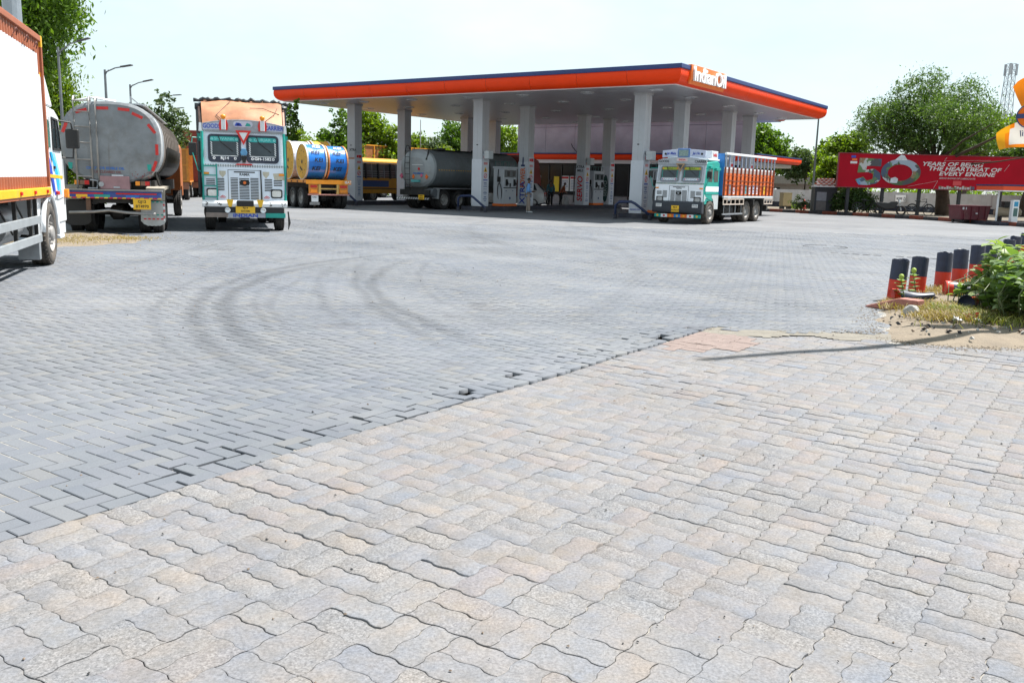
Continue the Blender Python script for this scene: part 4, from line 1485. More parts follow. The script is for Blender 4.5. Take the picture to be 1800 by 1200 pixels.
# ladder
lm = mat('ladder_steel', (0.30, 0.29, 0.28), 0.5, 0.5, var=0.2, rust=0.3)
lad = []
for x in (-0.78, -0.44, -0.30):
    b = MB()
    b.tube([(x, 0.16, 1.0), (x, 0.13, 2.2), (x, 0.13, 3.12), (x, 0.18, 3.24), (x, 0.34, 3.26), (x, 0.40, 3.16)], 0.022, 7)
    b.build('ladder_rail', lm, tt, smooth=True)
for z in (1.38, 1.78, 2.18, 2.55, 2.9, 3.15):
    b = MB()
    b.cyl((-0.78, 0.13, z), (-0.44, 0.13, z), 0.016, n=6)
    b.build('ladder_rung', lm, tt)
b = MB()
b.box(-0.55, 0.75, 0.8, 9.8, ZC + 0.955, ZC + 0.985)
b.tube([(0.45, 0.6, ZC + 0.99), (0.45, 0.6, ZC + 1.12), (0.45, 9.8, ZC + 1.10)], 0.018, 6)
b.tube([(-0.75, 0.35, ZC + 0.96), (-0.4, 0.5, ZC + 1.06), (0.1, 0.7, ZC + 1.0)], 0.03, 6)
for y in (2.0, 4.0, 6.0):
    b.lathe([(0.95, 0.26), (1.05, 0.26), (1.05, 0.001)], 16, 'z', (0, y, ZC))
b.build('walkway', steel, tt)
# rear frame, bumper, lamps
chassis(tt, 0.1, 11.4, 0.72, 0.98)
bb = mat('bumper_blue', (0.03, 0.07, 0.30), 0.5, var=0.3, scale=4, dirt=0.5, dcol=(0.06, 0.06, 0.09), rust=0.15)
b = MB()
b.box(-1.13, 1.13, -0.12, 0.16, 1.04, 1.075)
b.build('bumper_shelf', mat('shelf_grey', (0.18, 0.18, 0.19), 0.6, var=0.2, dirt=0.4), tt)
b = MB()
b.box(-1.10, 1.10, -0.08, 0.10, 0.86, 1.04)
bp = b.build('bumper', bb, tt, bevel=0.01)
for x0, x1, z0, z1, m_ in ((-0.98, -0.20, 0.965, 1.0, redlens), (0.08, 1.0, 0.965, 1.0, redlens), (-0.80, -0.55, 0.895, 0.955, yellow_m), (-0.40, -0.05, 0.89, 0.955, teal), (0.3, 0.6, 0.885, 0.95, mat('paint_blue', (0.02, 0.14, 0.48), 0.5, var=0.1))):
    b = MB()
    b.box(x0, x1, -0.088, -0.08, z0, z1)
    b.build('bumper_patch', m_, bp)
for k in range(22):
    x = -1.09 + k * 0.1
    b = MB()
    b.prism([(x, 0.862), (x + 0.085, 0.862), (x + 0.10, 0.892), (x + 0.015, 0.892)], -0.089, -0.0805, 'y')
    b.build('hazard_dash', yellow_m if k % 2 else ink_red, bp)
for x in (-0.55, 0.55):
    b = MB()
    b.box(x - 0.05, x + 0.05, -0.02, 0.08, 0.50, 0.86)
    b.build('bumper_bracket', mat('rusty_brown', (0.13, 0.07, 0.045), 0.7, var=0.3, rust=0.4), tt)
b = MB()
b.tube([(-0.98, -0.03, 0.52), (-0.45, -0.04, 0.54), (-0.1, -0.05, 0.58), (0.3, -0.04, 0.53), (0.95, -0.02, 0.50)], 0.035, 7)
b.build('underrun_bar', lm, tt, smooth=True)
plate_yellow(tt, 0.66, -0.085, 0.74, REAR, 'GJ12', 'BT4970', 0.40, 0.26)
for x in (-0.68, 0.68):
    b = MB()
    b.box(x - 0.17, x + 0.17, 0.18, 0.30, 1.17, 1.30)
    l_ = b.build('tail_lamp', black, tt, bevel=0.01)
    for d, m_ in ((-0.12, amber), (0.0, mat('lamp_dirty', (0.2, 0.10, 0.06), 0.4, var=0.1)), (0.1, redlens)):
        b = MB()
        b.box(x + d - 0.05, x + d + 0.05, 0.165, 0.182, 1.185, 1.285)
        b.build('lens', m_, l_)
b = MB()
b.box(-0.28, 0.38, 0.10, 0.45, 1.08, 1.40)
pc = b.build('valve_cabinet', mat('dusty_pink', (0.30, 0.17, 0.18), 0.55, var=0.15, dirt=0.3), tt, bevel=0.015)
b = MB()
b.box(0.02, 0.16, 0.085, 0.10, 1.11, 1.15)
b.build('hasp', steel, pc)
b = MB()
b.tube([(-0.55, 0.12, 1.1), (-0.35, 0.1, 1.1), (-0.33, 0.1, 1.28), (-0.5, 0.14, 1.3)], 0.02, 6)
b.cyl((-0.25, 0.05, 1.2), (-0.25, 0.2, 1.2), 0.06, n=10)
b.build('outlet_valve', steel, tt)
axle(tt, 1.0, 0.5, 1.08, 0.27, dual=True)
axle(tt, 2.25, 0.5, 1.08, 0.27, dual=True)
axle(tt, 11.0, 0.5, 1.08, 0.27, front=True)
for s, m_ in ((1, mat('flap_alu', (0.42, 0.43, 0.42), 0.45, 0.3, var=0.2, rust=0.12, dirt=0.3)), (-1, tar)):
    b = MB()
    x0, x1 = (0.60, 1.16) if s > 0 else (-1.16, -0.55)
    ed = [(x0 + (x1 - x0) * k / 12, 0.20 - (0.012 if k % 2 else 0) + 0.10 * abs((k / 12 - 0.5) * 2) ** 4) for k in range(13)]
    b.prism([(x0, 0.80), (x0 - 0.02, 0.30)] + ed + [(x1, 0.80)], 0.34, 0.352, 'y')
    f_ = b.build('mud_flap', m_, tt)
    if s > 0:
        for z, mm in ((0.80, teal), (0.48, teal), (0.38, ink_red)):
            for k in range(5):
                b = MB()
                b.box(x0 + 0.05 + k * 0.1, x0 + 0.11 + k * 0.1, 0.330, 0.338, z - 0.03, z)
                b.build('flap_dash', mm, f_)
        for k in range(6):
            b = MB()
            b.box(x1 - 0.05, x1 - 0.015, 0.330, 0.338, 0.32 + k * 0.075, 0.36 + k * 0.075)
            b.build('flap_dash', ink_red if k % 2 else ink_white, f_)
b = MB()
b.prism([(0.40, 0.82), (0.40, 1.12), (0.55, 1.16), (2.9, 1.16), (3.0, 0.95), (2.9, 0.95), (2.8, 1.1), (0.5, 1.08)], 0.72, 1.16, 'x')
b.prism([(0.40, 0.82), (0.40, 1.12), (0.55, 1.16), (2.9, 1.16), (3.0, 0.95), (2.9, 0.95), (2.8, 1.1), (0.5, 1.08)], -1.16, -0.72, 'x')
b.build('mudguard', mat('guard_cream', (0.30, 0.27, 0.22), 0.6, var=0.2, rust=0.35), tt)
b = MB()
b.bar((1.0, 1.3, 1.15), (0.86, 1.2, 1.65), 0.05)
b.bar((1.0, 2.0, 1.15), (0.86, 2.0, 1.62), 0.05)
b.box(-0.9, 0.9, 0.9, 10.0, 0.98, 1.3)
b.build('tank_cradle', chassis_m, tt)
b = MB()
b.prism([(10.5, 0.9), (10.5, 2.4), (10.7, 2.5), (11.9, 2.45), (12.1, 1.8), (12.15, 0.7), (11.6, 0.7), (11.5, 1.05), (10.55, 1.05)], -1.1, 1.1, 'x')
b.build('cab', mat('tanker_cab_orange', (0.36, 0.11, 0.03), 0.5, var=0.1), tt, bevel=0.03)
# ---------------------------------------------------------------- decorated goods carriers (two cabs of one pattern)
def disc_part(parent, x, y, z, r, m, nm, rot=1, depth=0.02, n=16):
    b = MB()
    b.lathe([(0, r), (depth, r), (depth, 0.001)] if rot > 0 else [(0, r), (-depth, r), (-depth, 0.001)], n, 'y', (x, y, z))
    return b.build(nm, m, parent)
def carrier_cab(t, o):
    """front of the cab is y = 0 (local), cab reaches back to y = -1.6; faces +y"""
    Wd, zb, zw, zt = 2.14, 0.80, 1.80, 2.62
    h = Wd / 2
    face, trim = o['face'], o['trim']
    b = MB()
    b.prism([(-1.55, zb + 0.15), (-1.55, zt + 0.10), (-1.3, zt + 0.20), (-0.28, zt + 0.12), (-0.17, zt), (-0.03, zw), (0.0, zw - 0.06), (0.02, zb), (-0.35, zb), (-0.40, zb + 0.15)], -h, h, 'x')
    cab = b.build('cab', [o['body']], t, bevel=0.035)
    b = MB()
    b.box(-h + 0.015, h - 0.015, 0.0, 0.028, zb + 0.005, zw - 0.09)
    fp = b.build('front_panel', face, t, bevel=0.012)
    # rake of the windscreen
    ry = lambda z: -0.03 - (z - zw) * 0.14 / (zt - zw)
    tilt = math.atan(0.14 / (zt - zw))
    b = MB()
    b.prism([(ry(zw - 0.085) - 0.03, zw - 0.085), (ry(zt) - 0.03, zt), (ry(zt) + 0.008, zt), (ry(zw - 0.085) + 0.008, zw - 0.085)], -h + 0.012, h - 0.012, 'x')
    b.build('windscreen_surround', o['surround'], t)
    for sx in (-1, 1):
        x = sx * 0.49
        M = Matrix.Translation((x, ry(2.19) + 0.012, 2.19)) @ Matrix.Rotation(tilt, 4, 'X')
        b = MB()
        ou = rrect(0.84, 0.74, 0.10, 5)
        inn = rrect(0.74, 0.64, 0.07, 5)
        ring(b, ou, inn, -0.01, 0.035)
        b.v = [tuple(M @ Vector(p)) for p in b.v]
        fr = b.build('windscreen_frame', o['seal'], t)
        b = MB()
        b.prism(rrect(0.76, 0.66, 0.07, 5), -0.005, 0.012, 'y')
        b.v = [tuple(M @ Vector(p)) for p in b.v]
        gl_ = b.build('windscreen', dkglass, t)
        # painted visor strip, side posts, name strip: flat print on the glass
        def patch(x0, x1, z0, z1, m_, nm, y=0.016):
            b = MB()
            b.box(x0, x1, y - 0.003, y, z0, z1)
            b.v = [tuple(M @ Vector(p)) for p in b.v]
            return b.build(nm, m_, gl_)
        patch(-0.36, 0.36, 0.19, 0.315, o['visor'], 'visor_strip')
        for xs in (-0.33, 0.33):
            for k in range(6):
                b = MB()
                z = -0.17 + k * 0.058
                b.prism([(xs - 0.03, z), (xs + 0.0, z + 0.005), (xs + 0.03, z + 0.055), (xs, z + 0.05)], 0.013, 0.016, 'y')
                b.v = [tuple(M @ Vector(p)) for p in b.v]
                b.build('post_print', o['post'], gl_)
        patch(-0.34, 0.34, -0.205, -0.19, ink_white, 'white_line')
        patch(-0.36, 0.36, -0.315, -0.21, o['strip'], 'name_strip', 0.0155)
        rot = (rad(90) - tilt, 0, rad(180))
        tx = o['texts'][0 if sx > 0 else 1]
        text(tx[0], 0.10, M @ Vector((0, 0.018, 0.25)), rot, o['visor_ink'], gl_, 0.001, 0.01, sx=1.25)
        text(tx[1], 0.105, M @ Vector((0, 0.018, -0.262)), rot, ink_white, gl_, 0.001, 0.03, sx=1.1)
        for dx in (-0.27, 0.27):
            b = MB()
            b.lathe([(0.012, 0.036), (0.018, 0.036), (0.018, 0.018), (0.012, 0.018)], 12, 'y', (dx, 0, -0.262))
            b.v = [tuple(M @ Vector(p)) for p in b.v]
            b.build('painted_ring', o['ringm'], gl_)
            b = MB()
            b.lathe([(0.012, 0.034), (0.018, 0.034), (0.018, 0.012), (0.012, 0.012)], 12, 'y', (dx * 1.16, 0, 0.25))
            b.v = [tuple(M @ Vector(p)) for p in b.v]
            b.build('painted_flower', o['flower'], gl_)
        b = MB()
        p0, p1, p2 = M @ Vector((0.16, 0.03, 0.35)), M @ Vector((0.10, 0.035, 0.18)), M @ Vector((-0.22, 0.035, -0.08))
        b.bar(p0, p1, 0.014)
        b.bar(p1, p2, 0.016)
        b.build('wiper', ink_black, t)
    # centre pillar with scalloped studs
    b = MB()
    for k in range(12):
        z = zw + 0.06 + k * 0.062
        for x in (-0.055, 0.055):
            b.box(x - 0.012, x + 0.012, ry(z) + 0.01, ry(z) + 0.03, z, z + 0.03)
    for sx in (-1, 1):
        for k in range(13):
            z = zw + 0.04 + k * 0.06
            b.box(sx * (h - 0.09) - 0.014, sx * (h - 0.09) + 0.014, ry(z) + 0.01, ry(z) + 0.03, z, z + 0.03)
    s_ = b.build('pillar_studs', o['stud'], t)
    s_['kind'] = 'stuff'
    b = MB()
    for row, z in ((0, zw - 0.045), (1, zw - 0.085)):
        for k in range(33):
            x = -h + 0.06 + k * (Wd - 0.12) / 32
            b.prism([(x - 0.024, z + 0.02), (x + 0.024, z + 0.02), (x, z - 0.018)], 0.018, 0.034 + 0.003 * row, 'y')
    s_ = b.build('waist_scallops', o['scallop'], t)
    s_['kind'] = 'stuff'
    # crown board over the windscreen
    zc = zt + 0.02
    b = MB()
    top = [(x, zc + 0.19 + 0.13 * (1 - (x / h) ** 2)) for x in [h - 2 * h * k / 16 for k in range(17)]]
    b.prism([(-h, zc)] + [(h, zc)] + top, -0.20, -0.14, 'y')
    crown = b.build('crown_board', o['crown'], t, bevel=0.008)
    b = MB()
    for k in range(36):
        x = -h + 0.03 + k * (Wd - 0.06) / 35
        b.prism([(x - 0.024, zc + 0.0), (x + 0.024, zc + 0.0), (x, zc - 0.04)], -0.14, -0.115, 'y')
    s_ = b.build('crown_fringe', o['fringe'], t)
    s_['kind'] = 'stuff'
    for sx, w_ in ((1, o['crown_text'][0]), (-1, o['crown_text'][1])):
        b = MB()
        b.prism([(sx * 0.58, zc + 0.05), (sx * 1.02, zc + 0.03), (sx * 1.02, zc + 0.17), (sx * 0.58, zc + 0.23)], -0.139, -0.134, 'y')
        b.build('word_panel', o['word_bg'], crown)
        text(w_, 0.16, (sx * 0.80, -0.130, zc + 0.12), FRONT, o['word_ink'], crown, 0.003, 0.02, sx=0.78)
    b = MB()
    b.prism(rrect(0.5, 0.15, 0.07, 4, 0, zc + 0.20), -0.139, -0.13, 'y')
    oo = b.build('oval_plate', o['oval'], crown)
    if o.get('oval_text'):
        text(o['oval_text'], 0.11, (0, -0.127, zc + 0.20), FRONT, ink_red, oo, 0.002, 0.02)
    else:
        for dx, m_ in ((0.1, ink_blue), (0.14, ink_blue), (-0.13, teal)):
            b = MB()
            b.prism([(dx - 0.08, zc + 0.15), (dx + 0.08, zc + 0.15), (dx + 0.03, zc + 0.24), (dx - 0.04, zc + 0.22)], -0.13, -0.126, 'y')
            b.build('painted_bird', m_, oo)
    # triangle
    zt3 = zc + 0.03
    b = MB()
    tri = [(-0.20, zt3), (0.20, zt3), (0.0, zt3 - 0.38)]
    tin = [(-0.115, zt3 - 0.05), (0.115, zt3 - 0.05), (0.0, zt3 - 0.27)]
    ring(b, tri, tin, -0.02, 0.02)
    b.build('warning_triangle', o['tri'], t)
    b = MB()
    b.prism(tin, -0.01, 0.008, 'y')
    b.build('triangle_field', o['tri_in'], t)
    # grille: framed centre panel with slats, vents at the sides
    b = MB()
    for x in (-0.42, 0.42):
        b.box(x - 0.008, x + 0.008, 0.026, 0.034, zb + 0.03, zw - 0.16)
    b.box(-0.412, 0.412, 0.026, 0.034, zw - 0.176, zw - 0.16)
    gp = b.build('grille_frame', o['line'], t)
    def slats(x0, x1, z0, z1, n, nm='grille_slots'):
        b = MB()
        for k in range(n):
            z = z0 + (z1 - z0) * (k + 0.15) / n
            b.box(x0, x1, 0.0265, 0.033, z, z + (z1 - z0) / n * 0.55)
        q = b.build(nm, ink_black, t)
        q['kind'] = 'stuff'
    zz0, zz1 = zb + 0.06, zw - 0.36
    slats(-0.36, -0.15, zz0, zz1, 14)
    slats(-0.12, 0.14, zz0, zz1 - 0.01, 14)
    slats(0.17, 0.36, zz0, zz1, 14)
    slats(-0.72, -0.52, zb + 0.28, zb + 0.62, 8)
    slats(0.52, 0.72, zb + 0.28, zb + 0.62, 8)
    slats(-0.98, -0.76, zb + 0.42, zb + 0.60, 4)
    slats(0.76, 0.98, zb + 0.42, zb + 0.60, 4)
    b = MB()
    b.box(-0.27, 0.27, 0.027, 0.036, zw - 0.235, zw - 0.205)
    b.build('badge_bar', ink_black, t)
    text(o['badge'], 0.095, (0.0, 0.03, zw - 0.285), FRONT, ink_black, t, 0.004, 0.02)
    disc = MB()
    disc.lathe([(0.03, 0.10), (0.05, 0.09), (0.05, 0.001)], 20, 'y', (0, 0, 0))
    e = disc.build('badge', ink_black, t, loc=(0, 0.0, zb + 0.50))
    e.scale = (1.35, 1, 0.8)
    disc_part(t, 0, 0.05, zb + 0.50, 0.04, orange_m if o['badge_dot'] else steel, 'badge_centre', 1, 0.02)
    for sx in (-1, 1):
        b = MB()
        ring(b, rrect(0.30, 0.24, 0.05, 4, sx * 0.83, zb + 0.22), rrect(0.24, 0.17, 0.04, 4, sx * 0.83, zb + 0.22), 0.024, 0.055)
        hl = b.build('headlight', ink_black, t)
        b = MB()
        b.prism(rrect(0.25, 0.18, 0.04, 4, sx * 0.83, zb + 0.22), 0.025, 0.040, 'y')
        b.build('lens', chrome, hl)
        b = MB()
        b.box(sx * 0.97 - 0.07, sx * 0.97 + 0.07, 0.026, 0.05, zb + 0.70, zb + 0.76)
        b.build('indicator', amber, t, bevel=0.01)
    # cab sides
    for s in (1, -1):
        xo = s * (h + 0.001)
        with_mirror = s in o.get('mirrors', (1, -1))
        def side(poly, m_, nm, tk_=0.012, par=t, off=0.0, **k):
            b = MB()
            b.prism(poly, xo + s * off, xo + s * (off + tk_), 'x')
            return b.build(nm, m_, par, **k)
        d_ = side([(-0.85, 0.98), (-0.85, 2.60), (-0.30, 2.58), (-0.16, 1.80), (-0.14, 1.20), (-0.30, 1.12), (-0.50, 1.06)], o['door'], 'door', bevel=0.004)
        side([(-0.78, 1.86), (-0.78, 2.42), (-0.40, 2.42), (-0.26, 1.86)], dkglass, 'door_window', 0.005, d_, 0.013)
        side([(-1.40, 1.86), (-1.40, 2.35), (-0.98, 2.35), (-0.98, 1.86)], dkglass, 'sleeper_window', 0.005, t, 0.001)
        side([(-1.5, 1.40), (-1.5, 1.64), (-0.14, 1.64), (-0.14, 1.40)], face, 'white_band', 0.005, d_, 0.014)
        side([(-1.5, 1.28), (-1.5, 1.39), (-0.14, 1.39), (-0.14, 1.28)], trim, 'green_band', 0.006, d_, 0.014)
        side([(-1.53, 0.58), (-1.53, 1.27), (-0.04, 1.25), (-0.03, 0.95), (-0.12, 0.95), (-0.2, 1.08), (-0.45, 1.14), (-0.78, 1.14), (-0.98, 1.05), (-1.1, 0.80), (-1.14, 0.58)], o['skirt'], 'lower_panel', 0.010)
        b = MB()
        for (y0, y1, z) in ((-0.80, -0.36, 2.47), (-1.42, -0.96, 2.40)):
            b.prism([(y0, z), (y1, z), (y1, z + 0.10), (y0, z + 0.12)], xo, xo + s * 0.10, 'x')
        b.build('rain_visor', trim, t)
        if not with_mirror: continue
        b = MB()
        b.tube([(xo, -0.12, 2.45), (xo + s * 0.22, 0.02, 2.45), (xo + s * 0.24, 0.04, 2.30)], 0.014, 6)
        b.tube([(xo, -0.04, 1.55), (xo + s * 0.10, 0.06, 1.60), (xo + s * 0.22, 0.06, 2.05)], 0.014, 6)
        b.build('mirror_arm', trim, t)
        b = MB()
        b.box(xo + s * 0.22 - 0.10, xo + s * 0.22 + 0.10, 0.01, 0.06, 1.98, 2.32)
        b.build('mirror', ink_black, t, bevel=0.02)
    return zc

# ---- goods carrier with the peach tarpaulin, facing the camera
gc = thing('goods_carrier', 'white goods carrier facing the camera with peach tarpaulin front and red triangle', 'truck', (-7.32, 24.30, 0), math.atan2(-0.307, -0.952))
OPT = dict(body=mat('carrier_side', (0.30, 0.34, 0.36), 0.45, var=0.15, dirt=0.3), face=blueish, trim=teal, seal=mat('seal_navy', (0.015, 0.02, 0.04), 0.4, var=0.1),
           visor=mat('visor_teal', (0.02, 0.36, 0.34), 0.4, var=0.1), post=ink_white, strip=mat('seal_navy', (0.015, 0.02, 0.04), 0.4, var=0.1), visor_ink=mat('pale_teal', (0.25, 0.62, 0.60), 0.5, var=0),
           texts=(('SHIVANK', 'RJ14'), ('GURJAR', 'GH-1582')), ringm=ink_white, flower=mat('pale_teal', (0.25, 0.62, 0.60), 0.5, var=0), stud=ink_white, scallop=white,
           crown=mat('crown_grey', (0.30, 0.31, 0.34), 0.4, 0.3, var=0.2, scale=9), fringe=mat('fringe_silver', (0.40, 0.41, 0.42), 0.35, 0.4, var=0.2), crown_text=('GOODS', 'CARRIER'), word_bg=mat('word_lavender', (0.42, 0.44, 0.55), 0.4, var=0.1), word_ink=ink_blue,
           oval=mat('oval_lilac', (0.48, 0.50, 0.60), 0.4, var=0.1), tri=red_m, tri_in=white, line=mat('line_grey', (0.16, 0.17, 0.19), 0.5, var=0.1), badge='RAMA', badge_dot=True, surround=blueish, mirrors=(1,),
           door=teal, skirt=mat('skirt_grey', (0.35, 0.38, 0.40), 0.5, var=0.1, dirt=0.4))
zc = carrier_cab(gc, OPT)
crown_y = -0.13
for sx in (-1, 1):        # amber beacons in white holders with red wings
    x = sx * 0.50
    b = MB()
    b.prism([(x - 0.10, zc + 0.03), (x + 0.10, zc + 0.03), (x + 0.12, zc + 0.17), (x + 0.08, zc + 0.30), (x - 0.08, zc + 0.30), (x - 0.12, zc + 0.17)], -0.135, -0.115, 'y')
    b.build('red_bracket', red_m, gc)
    b = MB()
    for k in range(4):
        b.cyl((x - 0.042 + 0.028 * k, -0.10, zc + 0.04), (x - 0.042 + 0.028 * k, -0.10, zc + 0.31), 0.015, n=6)
    b.build('white_holder', white, gc)
    b = MB()
    b.lathe([(zc + 0.31, 0.03), (zc + 0.34, 0.055), (zc + 0.38, 0.07), (zc + 0.42, 0.06), (zc + 0.44, 0.001)], 14, 'z', (x, -0.10, 0))
    b.build('amber_beacon', amber, gc, smooth=True)
# mascot horn between the screens
b = MB()
b.prism([(-0.07, 2.02), (0.07, 2.02), (0.09, 2.10), (0.05, 2.20), (-0.05, 2.20), (-0.09, 2.10)], -0.06, 0.04, 'y')
b.build('pillar_plaque', mat('plaque_blue', (0.10, 0.28, 0.48), 0.4, var=0.2), gc, bevel=0.01)
b = MB()
b.prism([(-0.04, 1.83), (0.04, 1.83), (0.075, 2.0), (-0.075, 2.0)], -0.06, 0.05, 'y')
b.build('hanging_tassel', ink_black, gc)
b = MB()
b.prism([(-0.22, 1.765), (0.22, 1.765), (0.19, 1.80), (-0.19, 1.80)], 0.0, 0.05, 'y')
b.build('red_ledge', red_m, gc)
# green tube frame down the sides and the climbing ladder (left of the picture)
b = MB()
for sx in (1, -1):
    b.tube([(sx * 1.06, 0.05, 0.84), (sx * 1.06, 0.05, 1.75), (sx * 1.05, -0.06, 2.62)], 0.036, 6)
b.build('corner_tube', teal, gc)
b = MB()
for x in (1.05, 0.71):
    b.bar((x, 0.085, 0.82), (x, 0.085, 1.78), 0.035)
for z in (0.92, 1.20, 1.48, 1.72):
    b.bar((1.05, 0.085, z), (0.71, 0.085, z), 0.03)
b.build('front_ladder', teal, gc)
# emblem shields and stickers
for sx in (-1, 1):
    b = MB()
    x = sx * 0.56
    b.prism([(x - 0.085, 1.60), (x + 0.085, 1.60), (x + 0.08, 1.52), (x, 1.42), (x - 0.08, 1.52)], 0.027, 0.034, 'y')
    b.build('shield_sticker', mat('sticker_cream', (0.50, 0.46, 0.36), 0.5, var=0.2, scale=30), gc)
    b = MB()
    x = sx * 0.57
    for dx, hh in ((-0.07, 0.05), (-0.035, 0.075), (0, 0.09), (0.035, 0.075), (0.07, 0.05)):
        b.prism([(x + dx * 0.5, 0.87), (x + dx - 0.014, 0.87 + hh), (x + dx + 0.014, 0.87 + hh)], 0.027, 0.033, 'y')
    b.build('red_emblem', red_m, gc)
b = MB()
b.bar((-0.44, 0.05, 0.82), (-0.42, 0.05, 1.64), 0.03)
b.build('hanging_strap', ink_black, gc)
b = MB()
b.prism([(-1.05, 1.38), (-0.78, 1.40), (-0.74, 1.56), (-1.0, 1.58)], 0.027, 0.031, 'y')
b.build('worn_sticker', mat('sticker_cream', (0.50, 0.46, 0.36), 0.5, var=0.2, scale=30), gc)
# bumpers
b = MB()
b.prism([(0.04, 0.645), (0.15, 0.66), (0.18, 0.735), (0.15, 0.82), (0.04, 0.84)], -1.10, 1.10, 'x')
bu = b.build('bumper', white, gc, bevel=0.012)
for sx in (-1, 1):
    b = MB()
    b.prism([(sx * 0.39 - 0.09, 0.855), (sx * 0.39 + 0.09, 0.855), (sx * 0.39 + 0.035, 0.66), (sx * 0.39 - 0.035, 0.66)], 0.175, 0.195, 'y')
    b.build('yellow_pennant', yellow_m, gc)
    for x in (0.66, 1.0):
        b = MB()
        for k in range(7):
            dx, dz = random.uniform(-0.05, 0.05), random.uniform(-0.05, 0.05)
            b.box(sx * x + dx - 0.012, sx * x + dx + 0.012, 0.178, 0.184, 0.735 + dz - 0.01, 0.735 + dz + 0.01)
        q = b.build('painted_motif', ink_black, bu)
        q['kind'] = 'stuff'
    b = MB()
    b.lathe([(0.10, 0.065), (0.20, 0.075), (0.21, 0.06), (0.20, 0.001)], 16, 'y', (sx * 0.46, 0, 0.57))
    b.build('fog_lamp', chrome, gc)
b = MB()
b.box(-0.22, 0.22, 0.10, 0.20, 0.67, 0.83)
b.build('bull_plate', ink_black, gc, bevel=0.02)
b = MB()
b.box(-1.0, 1.0, 0.02, 0.10, 0.50, 0.645)
b.build('bumper_recess', black, gc)
plate_yellow(gc, 0, 0.16, 0.59, FRONT, 'RJ14', 'GH1582', 0.50, 0.19)
for x0, x1, m_ in ((0.45, 1.02, mat('step_brown', (0.20, 0.16, 0.14), 0.6, var=0.3, rust=0.2)), (-0.52, 0.45, mat('step_grey', (0.33, 0.35, 0.40), 0.5, var=0.15)), (-1.05, -0.52, teal)):
    b = MB()
    b.box(x0 + 0.002, x1 - 0.002, 0.06, 0.15, 0.375, 0.50)
    b.build('step_bar', m_, gc, bevel=0.008)
text('INDIAN', 0.125, (0.0, 0.153, 0.428), FRONT, ink_blue, gc, 0.003, 0.03, sx=1.5)
b = MB()
b.tube([(-1.12, 0.1, 0.55), (-1.15, 0.12, 0.25), (-1.12, 0.1, 0.06)], [0.02, 0.035, 0.012], 6)
b.build('hanging_tail', ink_black, gc)
axle(gc, -0.72, 0.49, 1.05, 0.27, front=True)
axle(gc, -4.9, 0.49, 1.05, 0.26, dual=True)
axle(gc, -6.1, 0.49, 1.05, 0.26, dual=True)
chassis(gc, -7.6, -0.1, 0.55, 0.80)
# load body under tarpaulin
b = MB()
b.box(-1.17, 1.17, -8.0, -1.72, 0.95, 3.36)
b.build('load_body', mat('load_dark', (0.05, 0.055, 0.06), 0.7, var=0.3, dirt=0.3), gc)
for s in (-1, 1):
    for k in range(9):
        y = -1.78 - k * 0.75
        b = MB()
        b.box(min(s * 1.17, s * 1.23), max(s * 1.17, s * 1.23), y - 0.05, y + 0.05, 0.95, 3.36)
        b.build('side_stake', mat('stake_grey', (0.12, 0.13, 0.14), 0.6, var=0.3), gc)
peach = mat('peach_tarpaulin', (0.37, 0.165, 0.085), 0.65, var=0.40, scale=1.3, bump=0.5, bscale=5, dirt=0.35, dcol=(0.46, 0.30, 0.14))
b = MB()
nx_, nz_ = 26, 12
for i in range(nx_ + 1):
    for k in range(nz_ + 1):
        u, v = i / nx_ * 2 - 1, k / nz_
        x = u * (1.03 + 0.05 * v)
        y = -0.22 - 1.35 * v ** 1.3 + 0.26 * (1 - u * u) * math.sin(v * math.pi) + 0.03 * math.sin(5 * u + 2) * math.sin(4 * v) + 0.015 * math.sin(9 * u + 4 * v)
        z = 2.66 + 0.90 * v ** 0.92 + 0.12 * (1 - u * u) * (1 - v) + 0.012 * math.sin(6 * u - 7 * v)
        b.v.append((x, y, z))
for i in range(nx_):
    for k in range(nz_):
        a = i * (nz_ + 1) + k
        b.f.append((a, a + 1, a + nz_ + 2, a + nz_ + 1))
        b.m.append(0)
b.build('peach_tarpaulin', peach, gc, smooth=True)
b = MB()
for s in (-1, 1):
    b.add([(s * 1.06, -0.2, 2.70), (s * 1.10, -1.6, 3.50), (s * 1.10, -1.6, 2.6), (s * 1.06, -0.3, 2.6)], [(0, 1, 2, 3)])
b.build('side_tarpaulin', mat('tarp_dark', (0.06, 0.065, 0.07), 0.6, var=0.3), gc, fix=False)
b = MB()
for pts in ([(0.45, -0.30, 2.86), (0.68, -0.55, 3.05), (0.30, -1.3, 3.48)], [(-0.5, -0.28, 2.85), (-0.85, -0.75, 3.15), (-1.0, -1.5, 3.45)], [(-0.2, -0.75, 3.28), (-0.55, -0.95, 3.3), (-0.98, -0.9, 3.15)]):
    b.tube([(x, y + 0.13, z + 0.02) for x, y, z in pts], 0.008, 5)
b.build('lashing_rope', ink_black, gc)
b = MB()
rr = random.Random(5)
nx_, ny_ = 22, 40
for i in range(nx_ + 1):
    for k in range(ny_ + 1):
        u, v = i / nx_ * 2 - 1, k / ny_
        edge = abs(u) ** 6
        b.v.append((u * 1.25, -1.50 - 6.55 * v, 3.55 - 0.10 * edge + 0.035 * math.sin(11 * u + 23 * v) + rr.gauss(0, 0.014) + (0.04 * math.sin(17 * u) if k == 0 else 0) - (0.09 if k == 0 else 0)))
for i in range(nx_):
    for k in range(ny_):
        a = i * (ny_ + 1) + k
        b.f.append((a, a + 1, a + ny_ + 2, a + ny_ + 1))
        b.m.append(0)
o = b.build('black_top_tarpaulin', mat('tarp_black', (0.025, 0.03, 0.035), 0.4, var=0.3, bump=0.8, bscale=8), gc, smooth=True)
md = o.modifiers.new('thick', 'SOLIDIFY')
md.thickness = 0.05
b = MB()
